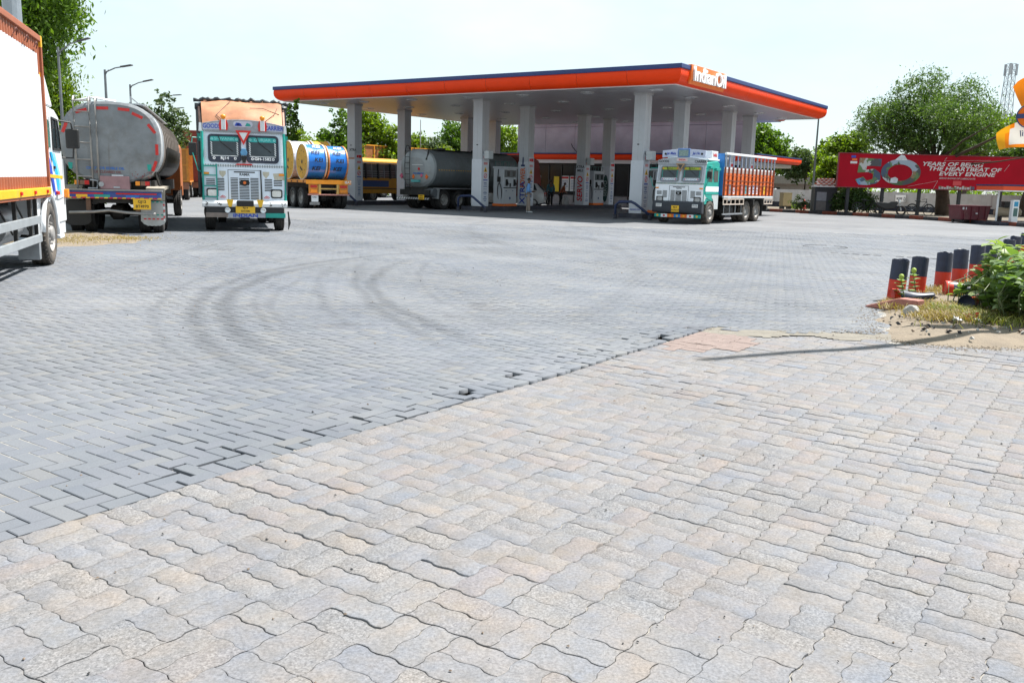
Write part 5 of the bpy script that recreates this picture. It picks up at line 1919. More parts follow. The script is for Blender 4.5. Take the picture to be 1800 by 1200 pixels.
pp = [(-1.27 + 2.54 * k / 40, -1.46 + rr.gauss(0, 0.02), 3.56 + 0.028 * math.sin(k * 1.3) + rr.gauss(0, 0.014) - 0.07 * abs(-1 + k / 20) ** 5) for k in range(41)]
b.tube(pp, [0.045 + 0.012 * math.sin(2.1 * k) for k in range(41)], 8)
b.build('rolled_tarp_edge', mat('tarp_black', (0.025, 0.03, 0.035), 0.4), gc, smooth=True)
for s in (-1, 1):
    b = MB()
    b.bar((s * 1.08, -0.25, 2.62), (s * 1.14, -1.6, 3.38), 0.05)
    b.build('tarp_pole', mat('pole_pink', (0.38, 0.22, 0.17), 0.6, var=0.2), gc)
    b = MB()
    b.prism([(s * 1.09 - 0.04, 2.62), (s * 1.09 + 0.04, 2.62), (s * 1.09 + 0.025, 2.84), (s * 1.09 - 0.025, 2.84)], -0.12, -0.05, 'y')
    b.build('white_finial', white, gc)

# ---- orange sided goods lorry by the right-hand columns
oc = thing('cargo_truck', 'orange sided cargo lorry with staked body and green and white cab beside the right columns', 'truck', (7.09, 37.50, 0), math.atan2(DR.x, -DR.y))
OPT2 = dict(OPT)
OPT2['mirrors'] = (1, -1)
OPT2.update(body=teal, surround=mat('surround_silver', (0.52, 0.55, 0.60), 0.35, 0.1, var=0.08), face=mat('lorry_white', (0.80, 0.83, 0.88), 0.32, var=0.04, dirt=0.12), seal=mat('seal_grey', (0.20, 0.21, 0.22), 0.4, var=0.2), visor=mat('visor_olive', (0.30, 0.36, 0.02), 0.45, var=0.3, scale=8), post=teal,
            visor_ink=mat('olive_dark', (0.05, 0.10, 0.01), 0.5, var=0), strip=mat('strip_blue', (0.25, 0.33, 0.45), 0.4, var=0.2), texts=(('MAA', 'AABHADA'), ('PAA', 'AABHADA')), ringm=ink_red, flower=orange_m, stud=mat('stud_grey', (0.4, 0.4, 0.42), 0.4, var=0.1),
            scallop=mat('scallop_pink', (0.50, 0.42, 0.40), 0.5, var=0.2), crown=mat('crown_silver', (0.40, 0.42, 0.45), 0.4, 0.2, var=0.15, scale=9), crown_text=('GOODS', 'CARRIER'), word_bg=mat('crown_silver', (0.40, 0.42, 0.45), 0.4, 0.2, var=0.15), word_ink=ink_black, oval=mat('oval_pink', (0.62, 0.50, 0.50), 0.4, var=0.05), oval_text='INDIA',
            tri=mat('tri_brown', (0.35, 0.22, 0.12), 0.5, var=0.2), tri_in=mat('tri_field', (0.05, 0.05, 0.05), 0.5, var=0.1), badge='TATA', badge_dot=False, door=mat('door_teal', (0.012, 0.30, 0.24), 0.4, var=0.08), skirt=mat('skirt_pale', (0.48, 0.51, 0.52), 0.45, var=0.06, dirt=0.2))
cabroot = link('cab_mount', None, oc, (0, 0.72, 0.14))
zc2 = carrier_cab(cabroot, OPT2)
# flatten the mount: parts hang straight off the lorry
_mm = Matrix.Translation((0, 0.72, 0.10)) @ Matrix.Diagonal((1, 1, 0.87, 1))
for ch in list(cabroot.children):
    mb = ch.matrix_basis.copy()
    ch.parent = oc
    ch.matrix_basis = _mm @ mb
bpy.data.objects.remove(cabroot)
for sx, m_ in ((1, mat('board_lavender', (0.50, 0.54, 0.68), 0.4, var=0.06)), (-1, mat('board_lavender', (0.50, 0.54, 0.68), 0.4, var=0.06))):
    b = MB()
    b.prism([(sx * 0.27, 2.72), (sx * 0.95, 2.66), (sx * 0.95, 2.95), (sx * 0.27, 3.0)], 0.42, 0.47, 'y')
    q = b.build('route_board', m_, oc, bevel=0.01)
    disc_part(q, sx * 0.80, 0.471, 2.81, 0.045, ink_black, 'board_knob', 1, 0.02)
    text('Jai Mata' if sx > 0 else 'Jai Ho', 0.15, (sx * 0.55, 0.475, 2.83), FRONT, ink_blue, q, 0.002, 0.02, shear=0.3, sx=0.85)
b = MB()
b.box(-0.26, 0.26, 0.40, 0.48, 2.68, 3.03)
q = b.build('centre_board', mat('board_blue', (0.10, 0.20, 0.45), 0.4, var=0.1), oc, bevel=0.015)
b = MB()
b.box(-0.21, 0.21, 0.481, 0.487, 2.72, 2.97)
b.build('board_field', mat('board_green', (0.22, 0.30, 0.28), 0.4, var=0.3, scale=14), q)
b = MB()
b.box(-1.02, 1.02, -0.9, 0.30, 2.56, 2.64)
b.box(-0.98, 0.98, -0.78, -0.1, 2.64, 2.96)
b.build('roof_box', mat('roof_box_white', (0.62, 0.66, 0.70), 0.4, var=0.1, dirt=0.2), oc, bevel=0.02)
text('India', 0.2, (-0.985, -0.45, 2.80), LEFT, ink_red, oc, 0.002, 0.02)
# bumper
b = MB()
b.prism([(0.66, 0.42), (0.86, 0.44), (0.90, 0.60), (0.86, 0.90), (0.66, 0.92)], -1.10, 1.10, 'x')
b.build('bumper', mat('bumper_charcoal', (0.025, 0.03, 0.04), 0.45, var=0.15), oc, bevel=0.02)
for sx in (-1, 1):
    b = MB()
    b.box(sx * 0.80 - 0.13, sx * 0.80 + 0.13, 0.88, 0.905, 0.66, 0.80)
    b.build('fog_lamp', chrome, oc, bevel=0.015)
plate_yellow(oc, 0.05, 0.90, 0.60, FRONT, 'RJ14', 'GG4217', 0.34, 0.26)
seg = (teal, white, orange_m, mat('paint_sky', (0.03, 0.22, 0.52), 0.45, var=0.1), orange_m, white, teal)
for k, m_ in enumerate(seg):
    x0 = -1.02 + k * 2.04 / 7
    b = MB()
    b.box(x0 + 0.002, x0 + 2.04 / 7 - 0.002, 0.74, 0.80, 0.24, 0.38)
    q = b.build('step_bar', m_, oc, bevel=0.006)
    b = MB()
    b.lathe([(0.80, 0.045), (0.806, 0.045), (0.806, 0.001)], 8, 'y', (x0 + 0.145, 0, 0.31))
    b.build('painted_flower', ink_red if m_ is white else yellow_m, q)
axle(oc, 0.0, 0.47, 1.10, 0.28, front=True, tm=dusty_rubber)
axle(oc, -4.15, 0.47, 1.10, 0.27, dual=True, tm=dusty_rubber)
axle(oc, -5.45, 0.47, 1.10, 0.27, dual=True, tm=dusty_rubber)
chassis(oc, -7.4, 0.5, 0.60, 0.88)
ob = mat('body_orange', (0.74, 0.15, 0.025), 0.45, var=0.08, dirt=0.15)
orust = mat('body_dark_orange', (0.24, 0.038, 0.012), 0.5, var=0.2)
grey_s = mat('stake_silver', (0.27, 0.30, 0.37), 0.45, 0.2, var=0.12)
worn = mat('worn_grey_pink', (0.42, 0.33, 0.30), 0.55, var=0.25, scale=5, dirt=0.3)
BY0, BY1 = -7.25, -1.12
for s in (-1, 1):
    X = s * 1.16
    n = 13
    for k in range(n):            # side boards, one sheet per bay, lying behind the stakes
        y1 = BY1 - (BY1 - BY0) * k / n
        y0 = BY1 - (BY1 - BY0) * (k + 1) / n
        b = MB()
        b.box(min(X, X - s * 0.03), max(X, X - s * 0.03), y0 + 0.006, y1 - 0.006, 1.18, 2.10)
        b.build('side_board', ob, oc)
        b = MB()
        b.box(min(X, X - s * 0.03), max(X, X - s * 0.03), y0 + 0.006, y1 - 0.006, 2.105, 2.26)
        b.build('upper_board', worn, oc)
        b = MB()
        b.box(min(X, X - s * 0.03), max(X, X - s * 0.03), y0 + 0.006, y1 - 0.006, 2.265, 2.34)
        b.build('white_board', white, oc)
    for k in range(n + 1):
        y = BY1 - (BY1 - BY0) * k / n
        y = min(max(y, BY0 + 0.05), BY1 - 0.05)
        b = MB()
        b.box(min(X, X + s * 0.05), max(X, X + s * 0.05), y - 0.04, y + 0.04, 1.16, 2.35)
        b.build('stake', orust, oc, bevel=0.006)
        b = MB()
        b.box(min(X, X + s * 0.045), max(X, X + s * 0.045), y - 0.035, y + 0.035, 2.352, 2.84)
        b.build('stake_top', grey_s, oc, bevel=0.006)
    b = MB()
    b.box(min(X - s * 0.02, X + s * 0.07), max(X - s * 0.02, X + s * 0.07), BY0 - 0.1, BY1 + 0.02, 2.845, 2.94)
    b.build('top_rail', white, oc, bevel=0.01)
    for z in (1.78, 1.62, 2.0):
        b = MB()
        b.tube([(X + s * 0.058, BY1 - 0.1 - (BY1 - BY0 - 0.2) * q / 24, z + 0.02 * math.sin(q)) for q in range(25)], 0.012, 5)
        b.build('lashing_chain', mat('chain_dark', (0.20, 0.06, 0.03), 0.6, 0.2, var=0.2), oc)
    for k, m_ in ((1, steel), (2, white), (4, mat('pink_notice', (0.62, 0.25, 0.25), 0.5, var=0.1)), (5, mat('sticker_teal', (0.10, 0.35, 0.38), 0.5, var=0.4, scale=12)), (6, white), (7, white), (8, white), (10, yellow_m)):
        y = BY1 - (BY1 - BY0) * (k + 0.5) / n
        b = MB()
        b.box(min(X, X + s * 0.006), max(X, X + s * 0.006), y - 0.10, y + 0.10, 1.24, 1.62 if k != 2 else 1.5)
        q = b.build('painted_sign', m_, oc)
        if m_ is white:
            b = MB()
            for z in (1.3, 1.42, 1.53):
                b.box(min(X + s * 0.006, X + s * 0.009), max(X + s * 0.006, X + s * 0.009), y - 0.06, y + 0.06 - 0.04 * (z == 1.42), z, z + 0.05)
            b.build('painted_letters', ink_blue if k % 2 else ink_red, q)
    # lower white frame rail
    b = MB()
    b.box(min(X - s * 0.02, X + s * 0.04), max(X - s * 0.02, X + s * 0.04), BY0, BY1, 1.08, 1.15)
    b.build('sill_rail', white, oc)
    b = MB()
    for z in (0.78, 1.0):
        b.box(min(X, X + s * 0.04), max(X, X + s * 0.04), -3.5, BY1, z, z + 0.045)
        b.box(min(X, X + s * 0.04), max(X, X + s * 0.04), BY0, -6.1, z, z + 0.045)
    for y in (-3.48, -3.0, -2.5, -2.0, -1.55, -1.14, -6.12, -6.5, -6.9, -7.22):
        b.box(min(X + s * 0.004, X + s * 0.036), max(X + s * 0.004, X + s * 0.036), y - 0.022, y + 0.022, 0.825, 1.0)
    b.build('tool_rack', mat('rack_cream', (0.60, 0.50, 0.42), 0.5, var=0.15), oc)
    b = MB()
    b.box(min(X - s * 0.02, X + s * 0.03), max(X - s * 0.02, X + s * 0.03), -3.45, -1.15, 0.36, 0.42)
    for y in (-3.3, -2.6, -1.95, -1.3):
        b.bar((X, y, 0.42), (X, y, 0.78), 0.025)
    b.build('under_rail', steel, oc)
    b = MB()
    for yc in (-4.15, -5.45):
        pts = [(yc - 0.66, 0.75), (yc - 0.62, 1.02), (yc - 0.45, 1.06), (yc + 0.45, 1.06), (yc + 0.62, 1.02), (yc + 0.66, 0.75), (yc + 0.60, 0.75), (yc + 0.57, 0.98), (yc + 0.43, 1.02), (yc - 0.43, 1.02), (yc - 0.57, 0.98), (yc - 0.60, 0.75)]
        b.prism(pts, X - s * 0.62, X + s * 0.02, 'x')
    b.build('mudguard', chassis_m, oc)
    b = MB()
    b.box(min(s * 0.6, s * 1.12), max(s * 0.6, s * 1.12), -6.14, -6.12, 0.25, 0.8)
    b.build('mud_flap', rubber, oc)
b = MB()
b.box(-1.12, 1.12, BY0, BY1, 1.10, 1.17)
b.build('deck', chassis_m, oc)
b = MB()
b.box(-1.13, 1.13, BY1 - 0.06, BY1 - 0.01, 1.17, 2.90)
b.build('headboard', mat('board_sky', (0.03, 0.20, 0.55), 0.45, var=0.1), oc)
b = MB()
b.box(-1.13, 1.13, BY0 + 0.01, BY0 + 0.06, 1.17, 2.3)
b.build('tailboard', ob, oc)
b = MB()
b.box(-0.9, 0.9, -7.5, -7.3, 0.5, 0.72)
b.build('rear_beam', chassis_m, oc)
b = MB()
b.cyl((-0.7, -2.9, 0.55), (-0.7, -2.0, 0.55), 0.25, n=14)
b.build('fuel_tank', chassis_m, oc)
# ---------------------------------------------------------------- flatbed trailer with cable drums
ft = thing('flatbed_trailer', 'orange flatbed lorry seen from behind carrying blue wrapped cable drums', 'truck', (-9.08, 43.70, 0), math.atan2(0.53, 0.848))
deck_o = mat('deck_orange', (0.62, 0.22, 0.02), 0.5, var=0.15, dirt=0.35, rust=0.2)
b = MB()
b.box(-1.12, 1.12, 0.0, 8.5, 1.22, 1.36)
b.build('deck', deck_o, ft, bevel=0.01)
b = MB()
b.box(-1.14, 1.14, -0.03, 0.0, 1.17, 1.37)
db = b.build('deck_beam', mat('deck_bright', (0.80, 0.28, 0.01), 0.45, var=0.12, dirt=0.2), ft)
text('IBAT', 0.17, (0.98, -0.034, 1.27), REAR, ink_white, db, 0.002, 0.02)
for y in (0.4, 1.3, 2.2, 3.1, 4.0, 5.2):
    b = MB()
    b.box(-1.145, -1.12, y - 0.06, y + 0.06, 1.24, 1.32)
    b.build('rope_cleat', mat('cleat_dark', (0.12, 0.04, 0.02), 0.6, var=0.2), ft)
b = MB()
for x in (-0.42, 0.42):
    b.box(x - 0.06, x + 0.06, 0.02, 8.4, 0.80, 1.215)
b.box(-0.36, 0.36, 0.25, 0.33, 0.85, 1.2)
b.build('chassis_frame', chassis_m, ft)
for x0, x1, m_ in ((-0.98, -0.55, deck_o), (0.52, 0.98, deck_o)):
    b = MB()
    b.box(x0, x1, 0.0, 0.10, 0.72, 1.16)
    p = b.build('lamp_panel', m_, ft)
    b = MB()
    b.box(x0 + 0.06, x1 - 0.06, -0.02, 0.0, 1.0, 1.12)
    b.build('tail_lamp', redlens, p)
    b = MB()
    b.box(x0 + 0.06, x1 - 0.06, -0.02, 0.0, 0.78, 0.9)
    b.build('indicator', amber, p)
b = MB()
b.box(-0.52, -0.40, -0.01, 0.1, 0.70, 1.16)
b.box(0.40, 0.50, -0.01, 0.1, 0.70, 1.16)
b.box(-0.395, 0.395, 0.0, 0.08, 0.92, 0.98)
b.build('rear_frame', mat('frame_yellow', (0.66, 0.42, 0.12), 0.5, var=0.25, rust=0.3), ft)
b = MB()
b.box(-1.05, 1.05, -0.06, 0.02, 0.64, 0.70)
b.build('bumper_bar', mat('bumper_pink', (0.52, 0.24, 0.20), 0.5, var=0.3, dirt=0.3), ft)
plate_yellow(ft, -0.72, -0.03, 0.48, REAR, 'KA51', '', 0.34, 0.30, white)
b = MB()
b.box(-0.95, -0.45, 0.05, 0.06, 0.18, 0.31)
b.build('flap_board', mat('flap_grey', (0.28, 0.28, 0.28), 0.6, var=0.5, scale=22), ft)
for y in (0.9, 2.15, 3.4):
    axle(ft, y, 0.5, 1.12, 0.27, dual=True)
axle(ft, 9.6, 0.5, 1.1, 0.27, front=True)
b = MB()
b.prism([(8.9, 0.7), (8.9, 2.6), (9.2, 2.75), (10.2, 2.7), (10.45, 1.8), (10.5, 0.7)], -1.08, 1.08, 'x')
b.build('cab', deck_o, ft, bevel=0.04)
# drums
dr_y = mat('drum_ochre', (0.56, 0.30, 0.03), 0.6, var=0.2, scale=3, dirt=0.25, rust=0.1)
dr_b = mat('drum_blue_wrap', (0.01, 0.17, 0.62), 0.28, var=0.18, scale=3.5, bump=0.7, bscale=4, coat=0.2)
dr_w = mat('drum_white_wrap', (0.55, 0.60, 0.70), 0.3, var=0.12, scale=4, bump=0.8, bscale=5)
rim_w = mat('drum_rim', (0.55, 0.50, 0.44), 0.6, var=0.25, scale=7)
M_ft = Matrix.Translation(ft.location) @ Matrix.Rotation(ft.rotation_euler.z, 4, 'Z')
def drum(x, y, z0, R, w, label, wrap, cat='cable drum', tilt=0.0, textq=True, rim=None):
    p = M_ft @ Vector((x, y, z0 + R))
    d = thing('cable_drum', label, cat, p, ft.rotation_euler.z + tilt, 'cable drums on the flatbed')
    rim = rim or rim_w
    for s in (-1, 1):
        a, b_ = s * (w / 2 - 0.06), s * w / 2
        b = MB()
        b.lathe([(a, 0.001), (a, R), (b_, R), (b_, R * 0.93), (b_ - s * 0.012, R * 0.925), (b_ - s * 0.012, 0.001)], 40, 'x')
        fl = b.build('flange', [dr_y], d)
        b = MB()
        b.lathe([(a - s * 0.004, R + 0.004), (b_ + s * 0.004, R + 0.004), (b_ + s * 0.004, R * 0.955), (b_ - s * 0.002, R * 0.955)], 40, 'x')
        b.build('rim_band', rim, fl)
        b = MB()
        for k in range(10):
            t = k * 2 * math.pi / 10 + 0.2
            b.disc((b_ - s * 0.006, R * 0.62 * math.cos(t), R * 0.62 * math.sin(t)), 0.035, (s, 0, 0), 8)
        b.disc((b_ - s * 0.006, 0, 0), 0.10, (s, 0, 0), 12)
        q = b.build('bolt_holes', ink_black, fl, fix=False)
        q['kind'] = 'stuff'
        b = MB()
        b.box(min(b_ - s * 0.006, b_ - s * 0.002), max(b_ - s * 0.006, b_ - s * 0.002), -0.22, 0.16, -0.40, -0.30, 0, Matrix.Rotation(rad(25), 4, 'X'))
        b.build('stencil_mark', ink_black, fl)
    b = MB()
    n = 48
    xs = [-w / 2 + 0.06 + (w - 0.12) * k / 8 for k in range(9)]
    rr = random.Random(int(x * 100))
    for xx in xs:
        for k in range(n):
            t = 2 * math.pi * k / n
            r = R * (0.955 + 0.012 * math.sin(5 * t + 4 * xx) * math.sin(3 * xx + t) + rr.gauss(0, 0.003))
            b.v.append((xx, r * math.cos(t), r * math.sin(t)))
    for i in range(8):
        for k in range(n):
            j = (k + 1) % n
            b.f.append((i * n + k, (i + 1) * n + k, (i + 1) * n + j, i * n + j))
            b.m.append(0)
    wr = b.build('wrapping', wrap, d, smooth=True)
    if textq:
        for k, (a, m_) in enumerate(((58, ink_white), (33, ink_black), (6, ink_black), (-22, ink_black))):
            t = rad(a)
            text('KEI', 0.27, (0.06 * (-1) ** k, -R * 0.985 * math.cos(t), R * 0.985 * math.sin(t)), (rad(90) - t, 0, 0), m_, wr, 0.002, 0.02, sx=1.1, shear=0.15)
    return d
drum(-0.50, 0.98, 1.36, 0.86, 1.00, 'blue wrapped cable drum showing its ochre side, rear left on the flatbed', dr_b)
drum(0.58, 0.98, 1.36, 0.84, 1.00, 'blue wrapped cable drum with orange rim, rear right on the flatbed', dr_b, rim=mat('drum_rim_orange', (0.55, 0.22, 0.08), 0.6, var=0.25, scale=7))
drum(-0.55, 2.95, 1.36, 0.96, 1.0, 'white wrapped cable drum behind the blue ochre sided drum', dr_w, textq=False)
drum(0.52, 2.95, 1.36, 0.98, 0.95, 'ochre topped cable drum between the white drum and the canopy column', dr_y, textq=False)
drum(-0.60, 5.0, 1.36, 0.88, 0.95, 'ochre cable drum at the front of the flatbed beside the goods carrier', dr_b, textq=False)

# ---------------------------------------------------------------- grey tanker under the canopy
tg = thing('tanker_truck', 'dull grey tanker lorry parked in the shade under the canopy', 'truck', (-5.30, 46.72, 0), math.atan2(-DR.x, DR.y))
tgm = mat('grey_tank', (0.17, 0.19, 0.20), 0.5, 0.25, var=0.18, scale=1.4, dirt=0.35, dcol=(0.10, 0.10, 0.10), streak=0.3)
tge = mat('grey_tank_end', (0.30, 0.32, 0.33), 0.5, 0.2, var=0.12, scale=1.6, dirt=0.3, dcol=(0.16, 0.16, 0.16))
t2, pr2 = tank_loft('tank', tg, 2.36, 1.98, 2.08, [(0.42, 1.0), (7.8, 1.0), (7.95, 0.95)], tgm, 2.3)
e2, _ = tank_loft('end_plate', tg, 2.37, 1.99, 2.08, [(0.12, 0.55), (0.20, 0.82), (0.30, 0.96), (0.42, 1.0)], tge, 2.3)
def hoop2(y, w_, m_, sc, nm):
    b = MB()
    ring(b, [(x * sc, 2.08 + z * sc) for x, z in pr2], [(x * 0.99, 2.08 + z * 0.99) for x, z in pr2], y - w_ / 2, y + w_ / 2)
    return b.build(nm, m_, tg)
for y, w_, m_ in ((0.44, 0.06, tgm), (2.0, 0.05, tgm), (3.6, 0.05, tgm), (5.0, 0.16, tar), (6.4, 0.05, tgm)):
    hoop2(y, w_, m_, 1.015, 'hoop')
b = MB()
for k in range(22):
    b.box(1.178, 1.19, 0.6 + k * 0.2, 0.68 + k * 0.2, 2.0, 2.035)
o = b.build('reflective_dashes', yellow_m, tg)
o['kind'] = 'stuff'
for x in (-0.62, -0.30):
    b = MB()
    b.tube([(x, 0.05, 0.95), (x, 0.0, 2.2), (x, 0.05, 3.05), (x, 0.15, 3.24), (x, 0.32, 3.22), (x, 0.38, 3.05)], 0.02, 6)
    b.build('ladder_rail', chassis_m, tg, smooth=True)
for k in range(7):
    b = MB()
    b.cyl((-0.62, 0.0, 1.2 + 0.29 * k), (-0.30, 0.0, 1.2 + 0.29 * k), 0.014, n=6)
    b.build('ladder_rung', chassis_m, tg)
for x, z, m_, r in ((-1.05, 1.68, mat('pink_mark', (0.55, 0.12, 0.20), 0.5, var=0.1), 0.12), (0.42, 1.72, mat('pink_mark', (0.55, 0.12, 0.20), 0.5, var=0.1), 0.09), (0.72, 1.66, orange_m, 0.11), (-0.12, 1.66, orange_m, 0.10), (0.25, 2.05, ink_red, 0.07)):
    yy = 0.10 if abs(x) < 0.55 else (0.16 if abs(x) < 0.9 else 0.22)
    b = MB()
    b.prism([(x - r, z), (x, z - r * 1.2), (x + r, z), (x, z + r * 1.2)], yy - 0.012, yy + 0.06, 'y')
    b.build('hazard_diamond', m_, e2)
b = MB()
b.box(-0.2, 0.50, 0.085, 0.115, 2.24, 2.265)
b.build('white_line', white, e2)
text('INFLAMMABLE', 0.11, (0.22, 0.10, 1.82), REAR, mat('paint_blue', (0.02, 0.14, 0.48), 0.5, var=0.1), e2, 0.003, 0.02)
b = MB()
b.box(-0.14, 0.36, -0.06, 0.10, 1.38, 1.50)
b.build('teal_box', mat('teal_box', (0.10, 0.40, 0.40), 0.5, var=0.2), tg)
b = MB()
b.tube([(0.75, 0.30, 3.06), (0.72, 0.26, 2.75), (0.68, 0.22, 2.5)], [0.03, 0.05, 0.09], 7)
b.build('black_rag', ink_black, tg)
b = MB()
b.box(-0.6, 0.6, 0.9, 7.5, 3.04, 3.08)
b.lathe([(3.06, 0.24), (3.18, 0.24), (3.18, 0.001)], 14, 'z', (0, 2.2, 0))
b.lathe([(3.06, 0.24), (3.18, 0.24), (3.18, 0.001)], 14, 'z', (0, 5.2, 0))
b.build('walkway', chassis_m, tg)
b = MB()
b.box(-0.75, 0.75, 0.2, 7.6, 0.85, 1.12)
b.box(-1.0, 1.0, 0.05, 0.3, 0.72, 1.0)
b.build('rear_frame', chassis_m, tg)
b = MB()
b.cyl((0.55, 0.35, 0.86), (1.15, 0.35, 0.86), 0.22, n=16)
b.build('air_tank', mat('air_tank', (0.10, 0.11, 0.12), 0.5, 0.2, var=0.1), tg)
for k in range(14):
    b = MB()
    x0 = -1.12 + k * 0.16
    b.prism([(x0, 0.50), (x0 + 0.09, 0.50), (x0 + 0.155, 0.60), (x0 + 0.065, 0.60)], -0.10, -0.06, 'y')
    b.build('bumper_stripe', ink_white if k < 4 else mat('stripe_grey', (0.45, 0.45, 0.45), 0.5, var=0.2), tg)
b = MB()
b.box(-1.13, 1.13, -0.058, 0.02, 0.49, 0.61)
b.build('bumper', chassis_m, tg)
plate_yellow(tg, 0.62, -0.11, 0.62, REAR, 'HR55', 'AB7261', 0.38, 0.24)
b = MB()
b.prism([(0.50, 0.55), (0.56, 1.06), (0.62, 1.10), (4.6, 1.10), (4.6, 1.06), (0.66, 1.05), (0.60, 0.55)], 0.8, 1.2, 'x')
b.prism([(0.50, 0.55), (0.56, 1.06), (0.62, 1.10), (4.6, 1.10), (4.6, 1.06), (0.66, 1.05), (0.60, 0.55)], -1.2, -0.8, 'x')
b.build('mudguard', mat('mudguard_steel', (0.30, 0.31, 0.32), 0.5, 0.3, var=0.15), tg)
for y in (1.15, 2.4, 3.65):
    axle(tg, y, 0.5, 1.12, 0.27, dual=True)
axle(tg, 9.3, 0.5, 1.1, 0.27, front=True)
b = MB()
b.prism([(8.4, 0.7), (8.4, 3.0), (8.9, 3.1), (10.0, 2.8), (10.3, 1.8), (10.35, 0.7)], -1.15, 1.15, 'x')
b.build('cab', mat('cab_maroon', (0.25, 0.04, 0.03), 0.5, var=0.15), tg, bevel=0.04)

# ---------------------------------------------------------------- yellow bus behind the left columns
bus = thing('school_bus', 'yellow bus with a row of barred windows parked behind the left columns', 'bus', (-11.4, 57.0, 0), math.atan2(-DR.x, DR.y))
by = mat('bus_yellow', (0.56, 0.27, 0.012), 0.42, var=0.08, dirt=0.2)
b = MB()
b.prism([(-1.15, 0.55), (1.15, 0.55), (1.18, 1.5), (1.10, 2.55), (0.95, 2.72), (0.5, 2.80), (-0.5, 2.80), (-0.95, 2.72), (-1.10, 2.55), (-1.18, 1.5)], 0, 8.5, 'y')
b.build('body', by, bus, bevel=0.05)
for k in range(7):
    b = MB()
    y0 = 0.4 + k * 1.14
    b.add([(1.185, y0, 1.55), (1.185, y0 + 1.0, 1.55), (1.125, y0 + 1.0, 2.42), (1.125, y0, 2.42)], [(0, 1, 2, 3)])
    b.add([(1.14, y0, 1.55), (1.14, y0 + 1.0, 1.55), (1.08, y0 + 1.0, 2.42), (1.08, y0, 2.42)], [(3, 2, 1, 0)])
    w_ = b.build('window', glass('bus_glass', (0.10, 0.10, 0.10), 0.1), bus)
    b = MB()
    for z in (1.68, 1.82, 1.96):
        b.bar((1.19, y0 - 0.02, z), (1.19, y0 + 1.02, z), 0.02)
    b.bar((1.19, y0 + 0.5, 1.55), (1.135, y0 + 0.5, 2.42), 0.04)
    b.build('window_bars', steel, w_)
    b = MB()
    b.bar((1.195, y0 + 1.07, 1.5), (1.13, y0 + 1.07, 2.48), 0.12)
    b.build('window_post', black, bus)
b = MB()
b.box(1.175, 1.20, 0.0, 8.5, 2.46, 2.53)
b.build('gutter', white, bus)
b = MB()
b.box(1.182, 1.19, 0.5, 3.6, 0.98, 1.38)
bb_ = b.build('side_banner', mat('bus_blue', (0.03, 0.07, 0.22), 0.5, var=0.1), bus)
b = MB()
b.box(1.180, 1.187, 0.0, 8.5, 0.83, 0.88)
b.build('side_stripe', black, bus)
axle(bus, 2.2, 0.46, 1.14, 0.27, dual=True)
axle(bus, 6.8, 0.46, 1.14, 0.27, front=True)

def plain_lorry(label, loc, rz, body_m, frame_m_, h=3.7, L=6.0, wdt=2.3, cab_m=None):
    t = thing('cargo_truck', label, 'truck', loc, rz)
    b = MB()
    b.box(-wdt / 2, wdt / 2, 0.0, L, 1.1, h)
    b.build('load_body', body_m, t)
    b = MB()
    for s in (-1, 1):
        n = 8
        for k in range(n + 1):
            y = 0.04 + (L - 0.08) * k / n
            b.box(min(s * wdt / 2, s * (wdt / 2 + 0.06)), max(s * wdt / 2, s * (wdt / 2 + 0.06)), y - 0.04, y + 0.04, 1.1, h)
        b.box(min(s * wdt / 2, s * (wdt / 2 + 0.07)), max(s * wdt / 2, s * (wdt / 2 + 0.07)), 0, L, h, h + 0.08)
        b.box(min(s * wdt / 2, s * (wdt / 2 + 0.07)), max(s * wdt / 2, s * (wdt / 2 + 0.07)), 0, L, 1.02, 1.1)
    for x in (-wdt / 2 + 0.05, 0, wdt / 2 - 0.05):
        b.box(x - 0.05, x + 0.05, -0.06, 0, 1.1, h)
    for z in (1.1, (1.1 + h) / 2, h):
        b.box(-wdt / 2, wdt / 2, -0.07, -0.061, z - 0.04, z + 0.04)
    b.build('body_frame', frame_m_, t)
    b = MB()
    b.box(-wdt / 2, wdt / 2, -0.05, 0.1, 0.62, 1.0)
    b.build('tail_beam', mat('rusty_tail', (0.22, 0.09, 0.05), 0.65, var=0.3, rust=0.5), t)
    chassis(t, 0.1, L + 1.5, 0.6, 0.9)
    for y in (1.2, 2.4): axle(t, y, 0.5, 1.1, 0.27, dual=True)
    axle(t, L + 0.9, 0.5, 1.1, 0.27, front=True)
    b = MB()
    b.prism([(L + 0.1, 0.8), (L + 0.1, 2.6), (L + 0.4, 2.75), (L + 1.5, 2.7), (L + 1.75, 1.8), (L + 1.8, 0.7)], -1.08, 1.08, 'x')
    b.build('cab', cab_m or body_m, t, bevel=0.04)
    return t
o_wood = mat('lorry_amber_board', (0.40, 0.15, 0.02), 0.5, var=0.2, scale=3, dirt=0.2)
l1 = plain_lorry('amber wooden tail lorry parked between the steel tanker and the goods carrier', (-19.75, 51.0, 0), RZ, o_wood, mat('frame_bright_amber', (0.52, 0.20, 0.02), 0.5, var=0.15), 2.85)
b = MB()
b.tube([(-0.55, -0.12, 1.9), (-0.62, -0.16, 2.2), (-0.55, -0.12, 2.5)], 0.05, 7)
b.build('grab_handle', white, l1, smooth=True)
b = MB()
b.tube([(-1.1, 0.3, 2.9), (-0.6, 0.1, 3.02), (-0.3, -0.02, 2.95), (-0.1, -0.1, 2.75)], [0.14, 0.16, 0.13, 0.05], 8)
b.build('rolled_cloth', mat('cloth_beige', (0.36, 0.30, 0.24), 0.8, var=0.2), l1, smooth=True)
